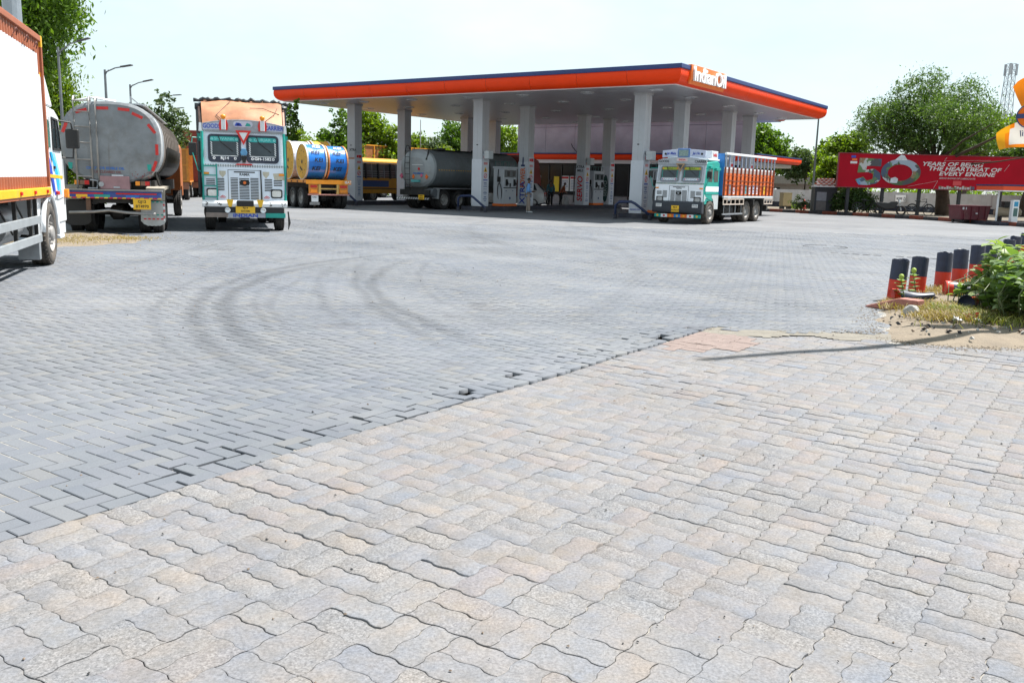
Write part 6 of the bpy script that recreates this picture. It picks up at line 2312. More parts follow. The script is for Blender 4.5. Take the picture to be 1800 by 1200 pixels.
plain_lorry('maroon high sided lorry standing behind the amber wooden tail lorry', (-21.4, 58.0, 0), RZ, mat('lorry_maroon', (0.20, 0.035, 0.025), 0.5, var=0.2), mat('lorry_maroon', (0.20, 0.035, 0.025), 0.5, var=0.2), 4.2)
plain_lorry('orange framed lorry standing behind the yellow bus', (-13.0, 72.0, 0), math.atan2(-DR.x, DR.y), mat('lorry_brown', (0.30, 0.11, 0.03), 0.55, var=0.2), mat('frame_orange', (0.70, 0.28, 0.02), 0.5, var=0.1), 4.05, 9.0)

# ---------------------------------------------------------------- small white car behind the dispenser
car = thing('hatchback_car', 'small white hatchback car half hidden behind the fuel dispenser', 'car', (0.05, 54.6, 0), math.atan2(-DR.x, DR.y) + rad(180 - 62))
cp = mat('car_white', (0.60, 0.60, 0.60), 0.25, var=0.03, coat=0.5)
W2 = 0.78
b = MB()
secs = [(-1.75, 0.45, 0.80, 0.70), (-1.70, 0.30, 0.95, 0.74), (-1.3, 0.25, 1.0, W2), (-0.6, 0.25, 1.0, W2), (0.4, 0.25, 0.98, W2), (1.0, 0.25, 0.92, W2), (1.5, 0.27, 0.80, 0.74), (1.72, 0.34, 0.62, 0.66)]
for y, z0, z1, w_ in secs:
    b.v += [(-w_, y, z0), (w_, y, z0), (w_ + 0.01, y, (z0 + z1) / 2 + 0.05), (w_ - 0.05, y, z1), (-w_ + 0.05, y, z1), (-w_ - 0.01, y, (z0 + z1) / 2 + 0.05)]
for i in range(len(secs) - 1):
    for k in range(6):
        j = (k + 1) % 6
        b.f.append((i * 6 + k, i * 6 + j, i * 6 + 6 + j, i * 6 + 6 + k))
        b.m.append(0)
b.f += [tuple(range(6)), tuple(range(42, 48))[::-1]]
b.m += [0, 0]
b.build('body', cp, car, bevel=0.03, smooth=True)
b = MB()
cs = [(-1.68, 0.95, 1.0, 0.66), (-1.25, 1.0, 1.46, 0.58), (-0.2, 1.0, 1.52, 0.58), (0.35, 0.98, 1.44, 0.57), (1.0, 0.92, 0.95, 0.66)]
for y, z0, z1, w_ in cs:
    b.v += [(-0.72, y, z0 - 0.02), (0.72, y, z0 - 0.02), (w_, y, z1), (-w_, y, z1)]
for i in range(len(cs) - 1):
    for k in range(4):
        j = (k + 1) % 4
        b.f.append((i * 4 + k, i * 4 + j, i * 4 + 4 + j, i * 4 + 4 + k))
        b.m.append(0 if k != 2 else 0)
b.build('roof', cp, car, bevel=0.03, smooth=True)
for s in (-1, 1):
    b = MB()
    b.add([(s * 0.715, -1.30, 1.06), (s * 0.715, 0.62, 1.04), (s * 0.60, 0.30, 1.40), (s * 0.60, -1.15, 1.41)], [(0, 1, 2, 3)])
    o = b.build('side_window', dkglass, car)
    o.modifiers.new('s', 'SOLIDIFY').thickness = 0.03
    o.modifiers['s'].offset = 0
    for y in (-1.1, 1.05):
        wheel(car, s * 0.70, y, 0.29, 0.18, s)
    b = MB()
    b.box(s * 0.52 - 0.12, s * 0.52 + 0.12, -1.76, -1.70, 0.72, 0.92)
    b.build('tail_lamp', redlens, car, bevel=0.01)
    b = MB()
    b.box(s * 0.50 - 0.13, s * 0.50 + 0.13, 1.60, 1.70, 0.60, 0.74)
    b.build('headlight', chrome, car, bevel=0.01)
b = MB()
b.add([(-0.58, -1.66, 1.06), (0.58, -1.66, 1.06), (0.52, -1.31, 1.42), (-0.52, -1.31, 1.42)], [(0, 1, 2, 3)])
o = b.build('rear_window', dkglass, car)
o.modifiers.new('s', 'SOLIDIFY').thickness = 0.04
b = MB()
b.add([(-0.60, 0.98, 0.99), (0.60, 0.98, 0.99), (0.52, 0.42, 1.41), (-0.52, 0.42, 1.41)], [(3, 2, 1, 0)])
o = b.build('windscreen', dkglass, car)
o.modifiers.new('s', 'SOLIDIFY').thickness = 0.04
plate_yellow(car, 0, -1.77, 0.62, REAR, 'RJ14', '', 0.34, 0.12, white)
# ================================================================ RIGHT-HAND EDGE OF THE FORECOURT
KP = [(13.5, 66.0), (16.3, 60.5), (19.5, 57.0), (21.4, 54.3), (23.0, 50.5), (24.2, 46.0), (24.6, 42.5), (25.0, 36.0), (25.2, 28.0)]
sheet('verge', [[(13.5, 66.0, 0.1), (13.5, 120, 0.1), (90, 120, 0.1), (90, 28, 0.1)] + [(x, y, 0.1) for x, y in KP[::-1]][:-1]], m_soil, 0.1)
sheet('back_ground', [[(-70, 95, 0.0), (-70, 140, 0), (90, 140, 0), (90, 95, 0)]], m_soil, 0.01)
kerb = link('kerb', None)
kerb['kind'] = 'structure'
ko = mat('kerb_orange', (0.17, 0.035, 0.015), 0.7, var=0.3, scale=6, dirt=0.5, dcol=(0.10, 0.08, 0.07))
kb = mat('kerb_black', (0.03, 0.03, 0.035), 0.75, var=0.3, scale=6, dirt=0.5, dcol=(0.10, 0.09, 0.08))
kp = [Vector((x, y, 0)) for x, y in KP]
k = 0
for a, c in zip(kp, kp[1:]):
    d = c - a
    n = max(1, round(d.length / 1.05))
    for i in range(n):
        p = a + d * (i + 0.5) / n
        b = MB()
        L_ = d.length / n
        b.box(-0.09, 0.09, -L_ / 2 + 0.012, L_ / 2 - 0.012, -0.01, 0.20 + random.uniform(-.01, .01))
        b.build('kerb_stone', ko if k % 2 else kb, kerb, bevel=0.02, seg=1, loc=p, rot=(random.gauss(0, .01), random.gauss(0, .02), math.atan2(-d.x, d.y)))
        k += 1

# boundary wall: white above, dark below, in bays
wm = mat('wall_white', (0.60, 0.60, 0.62), 0.7, var=0.08, scale=2, dirt=0.4, dcol=(0.38, 0.36, 0.34), streak=0.3)
wall = thing('boundary_wall', 'long low white boundary wall with dark base running behind the red hoarding', 'wall', (16.0, 77.0, 0.08), 0)
wa, wb = Vector((0, 0, 0)), Vector((29.0, -24.6, 0))
n = 12
for i in range(n):
    p, q = wa + (wb - wa) * i / n, wa + (wb - wa) * (i + 1) / n
    d = q - p
    rz = math.atan2(-d.x, d.y)
    b = MB()
    b.box(-0.09, 0.09, 0.01, d.length - 0.01, 0.42, 1.40)
    b.build('wall_panel', wm, wall, loc=p, rot=(0, 0, rz))
    b = MB()
    b.box(-0.11, 0.11, 0.0, d.length, 0, 0.418)
    b.build('wall_base', mat('wall_base_navy', (0.03, 0.035, 0.06), 0.75, var=0.25, dirt=0.3), wall, loc=p, rot=(0, 0, rz))
    b = MB()
    b.box(-0.16, 0.16, -0.16, 0.16, 0.42, 1.46)
    b.build('pier', wm, wall, loc=p, rot=(0, 0, rz), bevel=0.01)
sg = thing('wall_sign', 'small white sign board fixed on the white wall above the bicycle', 'sign', (28.0, 65.6, 0.75), rad(40))
b = MB()
b.box(-0.85, 0.85, -0.03, 0.03, 0.0, 0.56)
b.build('board', mat('sign_grey', (0.40, 0.40, 0.41), 0.6, var=0.1), sg)
b = MB()
b.box(-0.78, 0.78, -0.04, -0.031, 0.06, 0.50)
f_ = b.build('field', mat('sign_white', (0.62, 0.62, 0.62), 0.6, var=0.05), sg)
b = MB()
for z in (0.24, 0.32): b.box(-0.65, 0.2, -0.046, -0.041, z, z + 0.05)
b.lathe([(-0.041, 0.13), (-0.046, 0.13), (-0.046, 0.09)], 14, 'y', (0.5, 0, 0.28))
b.build('sign_print', mat('print_grey', (0.15, 0.15, 0.17), 0.6, var=0.2), f_)

# long low shed beyond the wall
sh = thing('low_shed', 'long low grey shed roofline beyond the white wall', 'building', (21.5, 86, 0), rad(-4))
b = MB()
b.box(-3.5, 8.0, 0, 4, 0, 2.0)
b.build('wall', mat('shed_pink_grey', (0.30, 0.27, 0.27), 0.8, var=0.1), sh)
b = MB()
b.box(-3.7, 8.2, -0.3, 4.3, 2.0, 2.75)
b.build('parapet', mat('shed_parapet', (0.33, 0.31, 0.31), 0.8, var=0.12, dirt=0.3), sh)
b = MB()
b.box(2.2, 3.6, -0.02, 0.02, 1.2, 1.65)
b.build('window', ink_black, sh)

# hoarding
hb = thing('billboard', 'long red hoarding with a big 50 and white slogan on dark posts', 'billboard', (19.9, 56.0, 0))
hb_red = mat('hoarding_red', (0.36, 0.005, 0.018), 0.7, spec=0.15, var=0.22, scale=0.35, dirt=0.1, dcol=(0.30, 0.03, 0.03))
BW_ = 16.5
b = MB()
b.box(0, BW_, 0.0, 0.12, 1.74, 3.76)
bd = b.build('panel', hb_red, hb)
b = MB()
for z in (1.70, 3.765):
    b.box(-0.04, BW_ + 0.04, -0.03, 0.15, z, z + 0.05)
b.box(-0.045, 0.0, -0.03, 0.15, 1.75, 3.765)
b.build('edge_frame', mat('hoarding_frame', (0.20, 0.02, 0.03), 0.5, var=0.1), hb)
for x in (0.8, 2.95, 5.25, 7.75, 10.3, 12.8, 15.4):
    b = MB()
    b.box(x - 0.09, x + 0.09, 0.2, 0.36, 0.1, 3.6)
    b.build('post', mat('post_dark', (0.03, 0.03, 0.035), 0.6, var=0.2), hb)
def HX(px): return (px - 1474) * 0.03479
def HZ(px, py): return 3.77 - (py - (269 + (px - 1474) * 0.0215)) * 0.0347
# collage colours inside the numerals: patches of sky, hills, road and traffic
cg = bpy.data.materials.new('collage_print')
cg.use_nodes = True
t_ = cg.node_tree
p_ = t_.nodes['Principled BSDF']
tc_ = t_.nodes.new('ShaderNodeTexCoord')
vo = t_.nodes.new('ShaderNodeTexVoronoi')
vo.inputs['Scale'].default_value = 3.2
no_ = t_.nodes.new('ShaderNodeTexNoise')
no_.inputs['Scale'].default_value = 5
no_.inputs['Detail'].default_value = 6
mx_ = t_.nodes.new('ShaderNodeMix')
mx_.data_type = 'RGBA'
mx_.inputs[0].default_value = 0.45
t_.links.new(tc_.outputs['Object'], no_.inputs['Vector'])
t_.links.new(tc_.outputs['Object'], mx_.inputs[6])
t_.links.new(no_.outputs['Color'], mx_.inputs[7])
t_.links.new(mx_.outputs[2], vo.inputs['Vector'])
rp = t_.nodes.new('ShaderNodeValToRGB')
rp.color_ramp.interpolation = 'CONSTANT'
e = rp.color_ramp.elements
e[0].position, e[0].color = 0, (0.05, 0.10, 0.04, 1)
e[1].position, e[1].color = 0.18, (0.10, 0.18, 0.07, 1)
for q, c in ((0.32, (0.06, 0.06, 0.07)), (0.5, (0.30, 0.36, 0.45)), (0.62, (0.05, 0.08, 0.14)), (0.74, (0.45, 0.45, 0.45)), (0.86, (0.25, 0.15, 0.08)), (0.93, (0.10, 0.25, 0.45))):
    k_ = e.new(q)
    k_.color = (*c, 1)
sp_ = t_.nodes.new('ShaderNodeSeparateColor')
t_.links.new(vo.outputs['Color'], sp_.inputs[0])
t_.links.new(sp_.outputs[0], rp.inputs[0])
t_.links.new(rp.outputs[0], p_.inputs['Base Color'])
yb = -0.005
b = MB()
b.prism([(HX(1510), HZ(1510, 277)), (HX(1549), HZ(1549, 279)), (HX(1549), HZ(1549, 292)), (HX(1524), HZ(1524, 291)), (HX(1523), HZ(1523, 298)), (HX(1538), HZ(1538, 296)), (HX(1549), HZ(1549, 304)), (HX(1550), HZ(1550, 315)), (HX(1543), HZ(1543, 322)), (HX(1528), HZ(1528, 325)), (HX(1512), HZ(1512, 324)), (HX(1505), HZ(1505, 315)), (HX(1519), HZ(1519, 310)), (HX(1526), HZ(1526, 317)), (HX(1536), HZ(1536, 314)), (HX(1536), HZ(1536, 305)), (HX(1526), HZ(1526, 302)), (HX(1508), HZ(1508, 303))], yb - 0.01, yb, 'y')
b.build('numeral', cg, bd)
b = MB()
cx, cz = HX(1585), HZ(1585, 302)
ou = [(cx + 1.23 * math.cos(t), cz + 0.80 * math.sin(t)) for t in [2 * math.pi * k / 32 for k in range(32)]]
ii = [(cx - 0.05 + 0.76 * math.cos(t), cz - 0.03 + 0.50 * math.sin(t)) for t in [2 * math.pi * k / 32 for k in range(32)]]
ring(b, ou, ii, yb - 0.016, yb - 0.006)
b.build('numeral', cg, bd)
b = MB()
b.prism([(cx - 0.45, cz + 0.72), (cx + 0.35, cz + 0.72), (cx + 0.12, cz + 1.02), (cx - 0.08, cz + 1.05)], yb - 0.018, yb - 0.008, 'y')
b.build('snow_peak', mat('peak_white', (0.55, 0.58, 0.64), 0.5, var=0.2), bd)
b = MB()
b.prism([(cx - 0.62, cz - 0.66), (cx - 0.18, cz - 0.66), (cx - 0.14, cz - 0.40), (cx - 0.32, cz - 0.30), (cx - 0.58, cz - 0.38)], yb - 0.022, yb - 0.017, 'y')
b.build('printed_van', mat('peak_white', (0.55, 0.58, 0.64), 0.5, var=0.2), bd)
wt = mat('slogan_white', (0.62, 0.60, 0.62), 0.5, var=0.04)
for s_, px, py, sz in (('YEARS OF BEING', 1675, 288.5, 0.33), ('THE HEARTBEAT OF', 1697, 297, 0.33), ('EVERY ENGINE', 1702, 305.5, 0.33)):
    text(s_, sz, (HX(px), yb - 0.006, HZ(px, py)), REAR, wt, bd, 0.003, 0.022, fitw={'YEARS OF BEING': 3.75, 'THE HEARTBEAT OF': 4.5, 'EVERY ENGINE': 3.5}[s_], shear=0.22)
text('SERVO RANGE OF LUBRICANTS', 0.13, (HX(1686), yb - 0.006, HZ(1686, 313)), REAR, mat('slogan_pale', (0.50, 0.40, 0.42), 0.5, var=0.04), bd, 0.002, 0.02, fitw=2.25, shear=0.2)
b = MB()
def line(p, q, w=0.03):
    b.bar((HX(p[0]), yb - 0.004, HZ(*p)), (HX(q[0]), yb - 0.004, HZ(*q)), w, 0.008)
line((1660, 282), (1664, 276)); line((1660, 282), (1742, 281)); line((1652, 317), (1600, 327)); line((1652, 317), (1644, 334)); line((1768, 300), (1776, 288))
b.build('line_print', wt, bd)
b = MB()
for k in range(14):
    x = HX(1655 + k * 4.6)
    b.box(x, x + 0.13, yb - 0.008, yb - 0.003, HZ(1655 + k * 4.6, 332) , HZ(1655 + k * 4.6, 326 + (k % 3)))
o = b.build('product_row', cg, bd)
o['kind'] = 'stuff'
for px, py, m_, w_, h_ in ((1499, 275, ink_blue, 8, 4), (1501, 280, orange_m, 9, 3), (1500, 285, wt, 12, 4), (1687, 321, mat('badge_red', (0.55, 0.05, 0.06), 0.5, var=0.1), 15, 8)):
    b = MB()
    b.box(HX(px - w_ / 2), HX(px + w_ / 2), yb - 0.006, yb - 0.002, HZ(px, py + h_ / 2), HZ(px, py - h_ / 2))
    b.build('printed_badge', m_, bd)

# guard kiosk with tiled roof
kk = thing('guard_kiosk', 'dark guard kiosk with red and white tiled roof beside the hoarding', 'kiosk', (19.75, 57.6, 0.1), rad(-12))
b = MB()
b.box(-0.62, 0.72, 0, 1.4, 0, 1.60)
b.build('wall', mat('kiosk_dark', (0.02, 0.022, 0.03), 0.6, var=0.2), kk)
for x0, z0, z1, m_ in ((-0.5, 0.72, 1.28, mat('kiosk_pane', (0.16, 0.16, 0.19), 0.3, var=0.2)), (-0.5, 0.12, 0.68, mat('kiosk_panel', (0.11, 0.10, 0.10), 0.6, var=0.2))):
    b = MB()
    b.box(x0, x0 + 0.6, -0.03, 0, z0, z1)
    b.build('front_panel', m_, kk)
b = MB()
b.box(-0.75, 0.85, -0.15, 1.5, 1.60, 1.66)
b.build('eave', white, kk)
tr_, tw_ = mat('tile_red', (0.38, 0.10, 0.07), 0.7, var=0.2), mat('tile_white', (0.58, 0.55, 0.53), 0.7, var=0.1)
for r in range(5):
    for c_ in range(9):
        z = 1.67 + r * 0.105
        x0, x1 = -0.75 + r * 0.07, 0.85 - r * 0.07
        w_ = (x1 - x0) / 9
        b = MB()
        x = x0 + c_ * w_
        b.box(x + 0.004, x + w_ - 0.004, -0.15 + r * 0.14, 0.02 + r * 0.14, z, z + 0.06, 0)
        b.build('roof_tile', tr_ if (c_ + r) % 2 else tw_, kk, rot=None)
b = MB()
b.prism([(-0.10, 1.66), (0.62, 2.15), (1.45, 2.15), (1.45, 1.66)], -0.40, 0.50, 'x')
b.build('roof_core', tw_, kk)

cbx = thing('utility_cabinet', 'tall cream utility cabinet on dark feet beside the orange lorry', 'cabinet', (19.3, 64.3, 0.1), rad(8))
b = MB()
b.box(-0.36, 0.30, -0.3, 0.3, 0.22, 1.12)
b.build('body', mat('cabinet_cream', (0.52, 0.42, 0.24), 0.5, var=0.05), cbx, bevel=0.015)
b = MB()
b.box(-0.38, 0.32, -0.32, 0.32, 1.12, 1.16)
b.build('lid', mat('cabinet_cream', (0.52, 0.42, 0.24), 0.5, var=0.05), cbx)
b = MB()
for x in (-0.34, 0.16):
    b.box(x, x + 0.14, -0.28, 0.28, -0.1, 0.22)
b.build('plinth', black, cbx)
b = MB()
b.box(-0.34, 0.28, -0.312, -0.301, 0.26, 1.08)
b.build('door', mat('cabinet_cream2', (0.56, 0.46, 0.27), 0.5, var=0.05), cbx)
cn = thing('traffic_cone', 'faded red traffic cone on the kerb near the wall', 'cone', (21.15, 66.0, 0.1))
b = MB()
b.lathe([(0.05, 0.19), (0.65, 0.05), (0.70, 0.03), (0.70, 0.001)], 16, 'z')
b.build('body', mat('cone_red', (0.50, 0.05, 0.04), 0.5, var=0.1), cn, smooth=True)
b = MB()
b.box(-0.22, 0.22, -0.22, 0.22, 0, 0.05)
b.build('foot', mat('cone_red', (0.50, 0.05, 0.04), 0.5, var=0.1), cn)

def pole(name, label, x, y, h, r0, r1, m_, g=None, z=0.1, n=8):
    t = thing(name, label, 'pole', (x, y, z), 0, g)
    b = MB()
    b.cyl((0, 0, 0), (0, 0, h), r0, r1, n)
    b.build('shaft', m_, t)
    b = MB()
    b.box(-r0 * 2.2, r0 * 2.2, -r0 * 2.2, r0 * 2.2, -0.05, 0.04)
    b.build('base_plate', m_, t)
    return t
galv = mat('galvanised', (0.17, 0.18, 0.19), 0.5, 0.5, var=0.15)
p1_ = pole('lamp_pole', 'slim grey pole standing by the kerb left of the red hoarding', 19.5, 59.3, 6.5, 0.085, 0.05, mat('pole_green_grey', (0.13, 0.15, 0.15), 0.5, 0.2, var=0.1))
p2_ = pole('mast', 'thick grey mast rising behind the white container lorry', -9.62, 17.6, 12.0, 0.19, 0.12, mat('mast_grey', (0.27, 0.30, 0.33), 0.45, 0.5, var=0.08), n=12, z=0)
p3_ = pole('thin_pole', 'thin pale pole seen between the left canopy columns', -8.4, 79.0, 6.6, 0.05, 0.04, mat('pole_pale', (0.4, 0.42, 0.44), 0.5, 0.2, var=0.05), z=0)

# waste skip
sk = thing('waste_skip', 'maroon steel waste skip standing by the dark kerb', 'skip', (23.75, 47.0, 0.0), rad(5))
mm = mat('skip_maroon', (0.11, 0.012, 0.022), 0.5, var=0.2, dirt=0.3)
b = MB()
b.prism([(-0.74, 0.18), (0.70, 0.18), (0.80, 0.86), (-0.84, 0.86)], -0.5, 0.6, 'y')
b.build('body', mm, sk, bevel=0.015)
b = MB()
b.box(-0.88, 0.84, -0.54, 0.64, 0.86, 0.91)
b.build('rim', mm, sk)
b = MB()
for x in (-0.6, -0.2, 0.2, 0.55):
    b.box(x - 0.03, x + 0.03, -0.55, -0.5, 0.2, 0.86)
b.build('side_ribs', mm, sk)
for x in (-0.6, 0.55):
    for y in (-0.4, 0.45):
        b = MB()
        b.cyl((x - 0.04, y, 0.09), (x + 0.04, y, 0.09), 0.09, n=10)
        b.box(x - 0.05, x + 0.05, y - 0.05, y + 0.05, 0.13, 0.19)
        b.build('castor', black, sk)
b = MB()
b.box(-0.72, -0.5, -0.512, -0.503, 0.70, 0.82)
b.box(-0.02, 0.1, -0.558, -0.55, 0.48, 0.54)
b.build('paper_label', wt, sk)

# air point: little canopy, post, air column, compressor tanks
ap = thing('air_point_shelter', 'low orange edged shelter over the air point at the right edge', 'shelter', (24.3, 45.4, 0.0))
b = MB()
b.box(-0.35, 4.5, -1.0, 1.6, 1.72, 1.93)
b.build('roof_edge', mat('shelter_orange', (0.70, 0.07, 0.01), 0.45, var=0.05), ap, bevel=0.02)
b = MB()
b.box(-0.37, 4.52, -1.02, 1.62, 1.935, 2.0)
b.build('roof_cap', navy, ap)
b = MB()
b.box(-0.33, 4.48, -0.98, 1.58, 1.66, 1.718)
b.build('soffit', white, ap)
for x in (0.0, 2.2, 4.2):
    b = MB()
    b.cyl((x, 0, 0.15), (x, 0, 1.66), 0.05, n=10)
    b.build('post', white, ap)
pl_ = thing('air_point_plinth', 'dark raised plinth under the air point shelter', 'plinth', (24.3, 45.4, 0.0))
b = MB()
b.box(-0.45, 4.6, -1.2, 1.8, 0.0, 0.16)
b.build('slab', plinth_m, pl_, bevel=0.02)
ac = thing('air_pump_column', 'slim white air pump column with blue display under the shelter', 'air pump', (24.72, 44.6, 0.16))
b = MB()
b.box(-0.16, 0.16, -0.13, 0.13, 0, 1.10)
b.build('body', white, ac, bevel=0.015)
b = MB()
b.box(-0.10, 0.10, -0.14, -0.131, 0.78, 1.02)
b.build('display', mat('display_blue', (0.02, 0.25, 0.45), 0.3, var=0.1), ac)
b = MB()
b.box(-0.10, 0.10, -0.14, -0.131, 0.30, 0.70)
b.build('front_panel', mat('panel_green', (0.06, 0.14, 0.13), 0.4, var=0.1), ac)
for k_, (x, y, lb) in enumerate(((25.5, 46.6, 'beige air compressor tank nearest the white air pump column'), (27.2, 46.4, 'beige air compressor tank farther right under the shelter'))):
    ct = thing('compressor_tank', lb, 'tank', (x, y, 0.16), 0, 'compressor tanks')
    b = MB()
    b.lathe([(-0.7, 0.001), (-0.66, 0.16), (-0.55, 0.25), (0.55, 0.25), (0.66, 0.16), (0.7, 0.001)], 20, 'x', (0, 0, 0.45))
    b.build('vessel', mat('tank_beige', (0.38, 0.31, 0.22), 0.5, var=0.1), ct, smooth=True)
    for xx in (-0.4, 0.4):
        b = MB()
        b.box(xx - 0.04, xx + 0.04, -0.2, 0.2, 0, 0.28)
        b.build('foot', black, ct)
    b = MB()
    b.box(-0.3, 0.2, -0.15, 0.15, 0.70, 1.0)
    b.build('motor', black, ct)

# bicycles and a scooter in the shade
def bicycle(label, x, y, rz):
    t = thing('bicycle', label, 'bicycle', (x, y, 0.1), rz, 'bicycles by the kerb')
    m_ = mat('cycle_black', (0.015, 0.015, 0.018), 0.4, 0.3, var=0.2)
    for xx in (-0.52, 0.52):
        b = MB()
        n = 24
        for k in range(n):
            t0, t1 = 2 * math.pi * k / n, 2 * math.pi * (k + 1) / n
            b.cyl((xx + 0.33 * math.cos(t0), 0, 0.35 + 0.33 * math.sin(t0)), (xx + 0.33 * math.cos(t1), 0, 0.35 + 0.33 * math.sin(t1)), 0.022, n=5)
        w_ = b.build('wheel', rubber, t)
        b = MB()
        for k in range(10):
            a = 2 * math.pi * k / 10
            b.bar((xx, 0, 0.35), (xx + 0.33 * math.cos(a), 0, 0.35 + 0.33 * math.sin(a)), 0.006)
        b.cyl((xx, -0.05, 0.35), (xx, 0.05, 0.35), 0.03, n=8)
        b.build('spokes', steel, w_)
        b = MB()
        b.tube([(xx + 0.37 * math.cos(a), 0, 0.35 + 0.37 * math.sin(a)) for a in [rad(v) for v in range(20, 170, 15)]], 0.02, 5)
        b.build('mudguard', m_, t)
    b = MB()
    P = dict(r=(-0.52, 0, 0.35), bb=(-0.08, 0, 0.32), s=(-0.20, 0, 0.82), h=(0.36, 0, 0.86), f=(0.52, 0, 0.35))
    for a, c_ in (('r', 'bb'), ('bb', 's'), ('s', 'h'), ('h', 'bb'), ('r', 's'), ('h', 'f')):
        b.cyl(P[a], P[c_], 0.018, n=6)
    b.cyl(P['h'], (0.33, 0, 1.0), 0.015, n=6)
    b.build('frame', m_, t)
    b = MB()
    b.tube([(0.20, -0.27, 0.98), (0.33, -0.1, 1.02), (0.33, 0.1, 1.02), (0.20, 0.27, 0.98)], 0.014, 6)
    b.build('handlebar', m_, t)
    b = MB()
    b.prism([(-0.36, -0.08), (-0.36, 0.08), (-0.15, 0.03), (-0.02, 0.02), (-0.02, -0.02), (-0.15, -0.03)], 0.86, 0.92, 'z')
    b.build('saddle', m_, t, bevel=0.01)
bicycle('black roadster bicycle leaning upright under the hoarding near the big trunk', 24.75, 55.0, rad(4))
bicycle('dark bicycle standing close to the kerb in front of the bush', 21.55, 55.2, rad(-25))
sc = thing('motor_scooter', 'dark motorcycle parked beside the kerb right of the bush', 'motorcycle', (22.75, 54.6, 0.1), rad(-15))
for xx in (-0.6, 0.62):
    b = MB()
    b.lathe([(-0.05, 0.20), (-0.06, 0.27), (0, 0.30), (0.06, 0.27), (0.05, 0.20)], 20, 'y', (xx, 0, 0.30))
    b.build('wheel', rubber, sc)
b = MB()
b.prism([(-0.85, 0.62), (-0.75, 0.78), (-0.1, 0.74), (0.0, 0.82), (0.35, 0.86), (0.42, 0.70), (0.2, 0.40), (-0.3, 0.35), (-0.55, 0.45)], -0.12, 0.12, 'y')
b.build('body', black, sc, bevel=0.04)
b = MB()
b.bar((0.62, 0, 0.30), (0.42, 0, 0.98), 0.07)
b.tube([(0.36, -0.32, 0.98), (0.44, 0, 1.02), (0.36, 0.32, 0.98)], 0.018, 6)
b.build('fork', steel, sc)
b = MB()
b.box(0.44, 0.56, -0.09, 0.09, 0.72, 0.92)
b.build('headlamp', chrome, sc, bevel=0.03)

# lattice phone mast, far off
tw = thing('lattice_tower', 'tall lattice phone mast far beyond the trees', 'tower', (79.8, 150.0, 0))
b = MB()
H_, n = 22.4, 14
def hw(z): return 1.15 - 0.65 * z / H_
for k in range(n):
    z0, z1 = H_ * k / n, H_ * (k + 1) / n
    c0 = [(hw(z0) * a, hw(z0) * d, z0) for a, d in ((-1, -1), (1, -1), (1, 1), (-1, 1))]
    c1 = [(hw(z1) * a, hw(z1) * d, z1) for a, d in ((-1, -1), (1, -1), (1, 1), (-1, 1))]
    for i in range(4):
        j = (i + 1) % 4
        b.bar(c0[i], c1[i], 0.09)
        b.bar(c0[i], c1[j], 0.04)
        b.bar(c0[j], c1[i], 0.04)
        b.bar(c1[i], c1[j], 0.04)
b.build('lattice', mat('tower_grey', (0.25, 0.27, 0.30), 0.5, 0.2, var=0.1), tw)
for z, m_ in ((21.5, white), (14.0, white)):
    for a in (0, 2.1, 4.2):
        b = MB()
        x, y = 0.95 * math.cos(a), 0.95 * math.sin(a)
        b.box(x - 0.16, x + 0.16, y - 0.1, y + 0.1, z - 0.9, z + 0.9)
        b.bar((0, 0, z), (x, y, z), 0.06)
        b.build('antenna_panel', mat('antenna', (0.4, 0.42, 0.45), 0.5, var=0.1), tw)

# street lamps along the left road
for k_, (x, y, h, lx, lz, lb) in enumerate(((-12.44, 24.9, 4.77, 0.80, 0.19, 'nearest street lamp, half hidden in the tall tree'), (-22.5, 50, 6.95, 1.35, 0.20, 'street lamp rising above the middle of the steel tanker'), (-25.4, 60, 7.15, 1.35, 0.25, 'street lamp above the right half of the steel tanker'), (-29.25, 75, 7.70, 1.5, 0.1, 'street lamp in the crown of the sparse tree'), (-34.1, 90, 7.77, 1.0, 0.08, 'farthest smallest street lamp beside the goods carrier'))):
    t = thing('street_lamp', lb, 'street lamp', (x, y, 0), rad(-8), 'street lamps along the road')
    b = MB()
    f_ = 0.5 if k_ == 0 else 1.0
    b.cyl((0, 0, 0), (0, 0, h), 0.11 * f_, 0.06 * f_, 8)
    b.build('post', galv, t)
    b = MB()
    b.tube([(0, 0, h - 0.15), (lx * 0.45, 0, h + lz * 0.45), (lx * 0.8, 0, h + lz * 0.8)], 0.035 * f_, 6)
    b.bar((0, 0, h - 0.3), (lx * 0.16, 0, h), 0.03 * f_)
    b.build('arm', galv, t)
    b = MB()
    M = Matrix.Translation((lx * 0.95, 0, h + lz)) @ Matrix.Rotation(-math.atan2(lz, lx), 4, 'Y')
    b.box(-0.28 * (f_ + .15), 0.28 * (f_ + .15), -0.12 * f_, 0.12 * f_, -0.03 * f_, 0.035 * f_, 0, M)
    b.build('lantern', mat('lantern_dark', (0.06, 0.06, 0.065), 0.5, var=0.1), t, bevel=0.01)

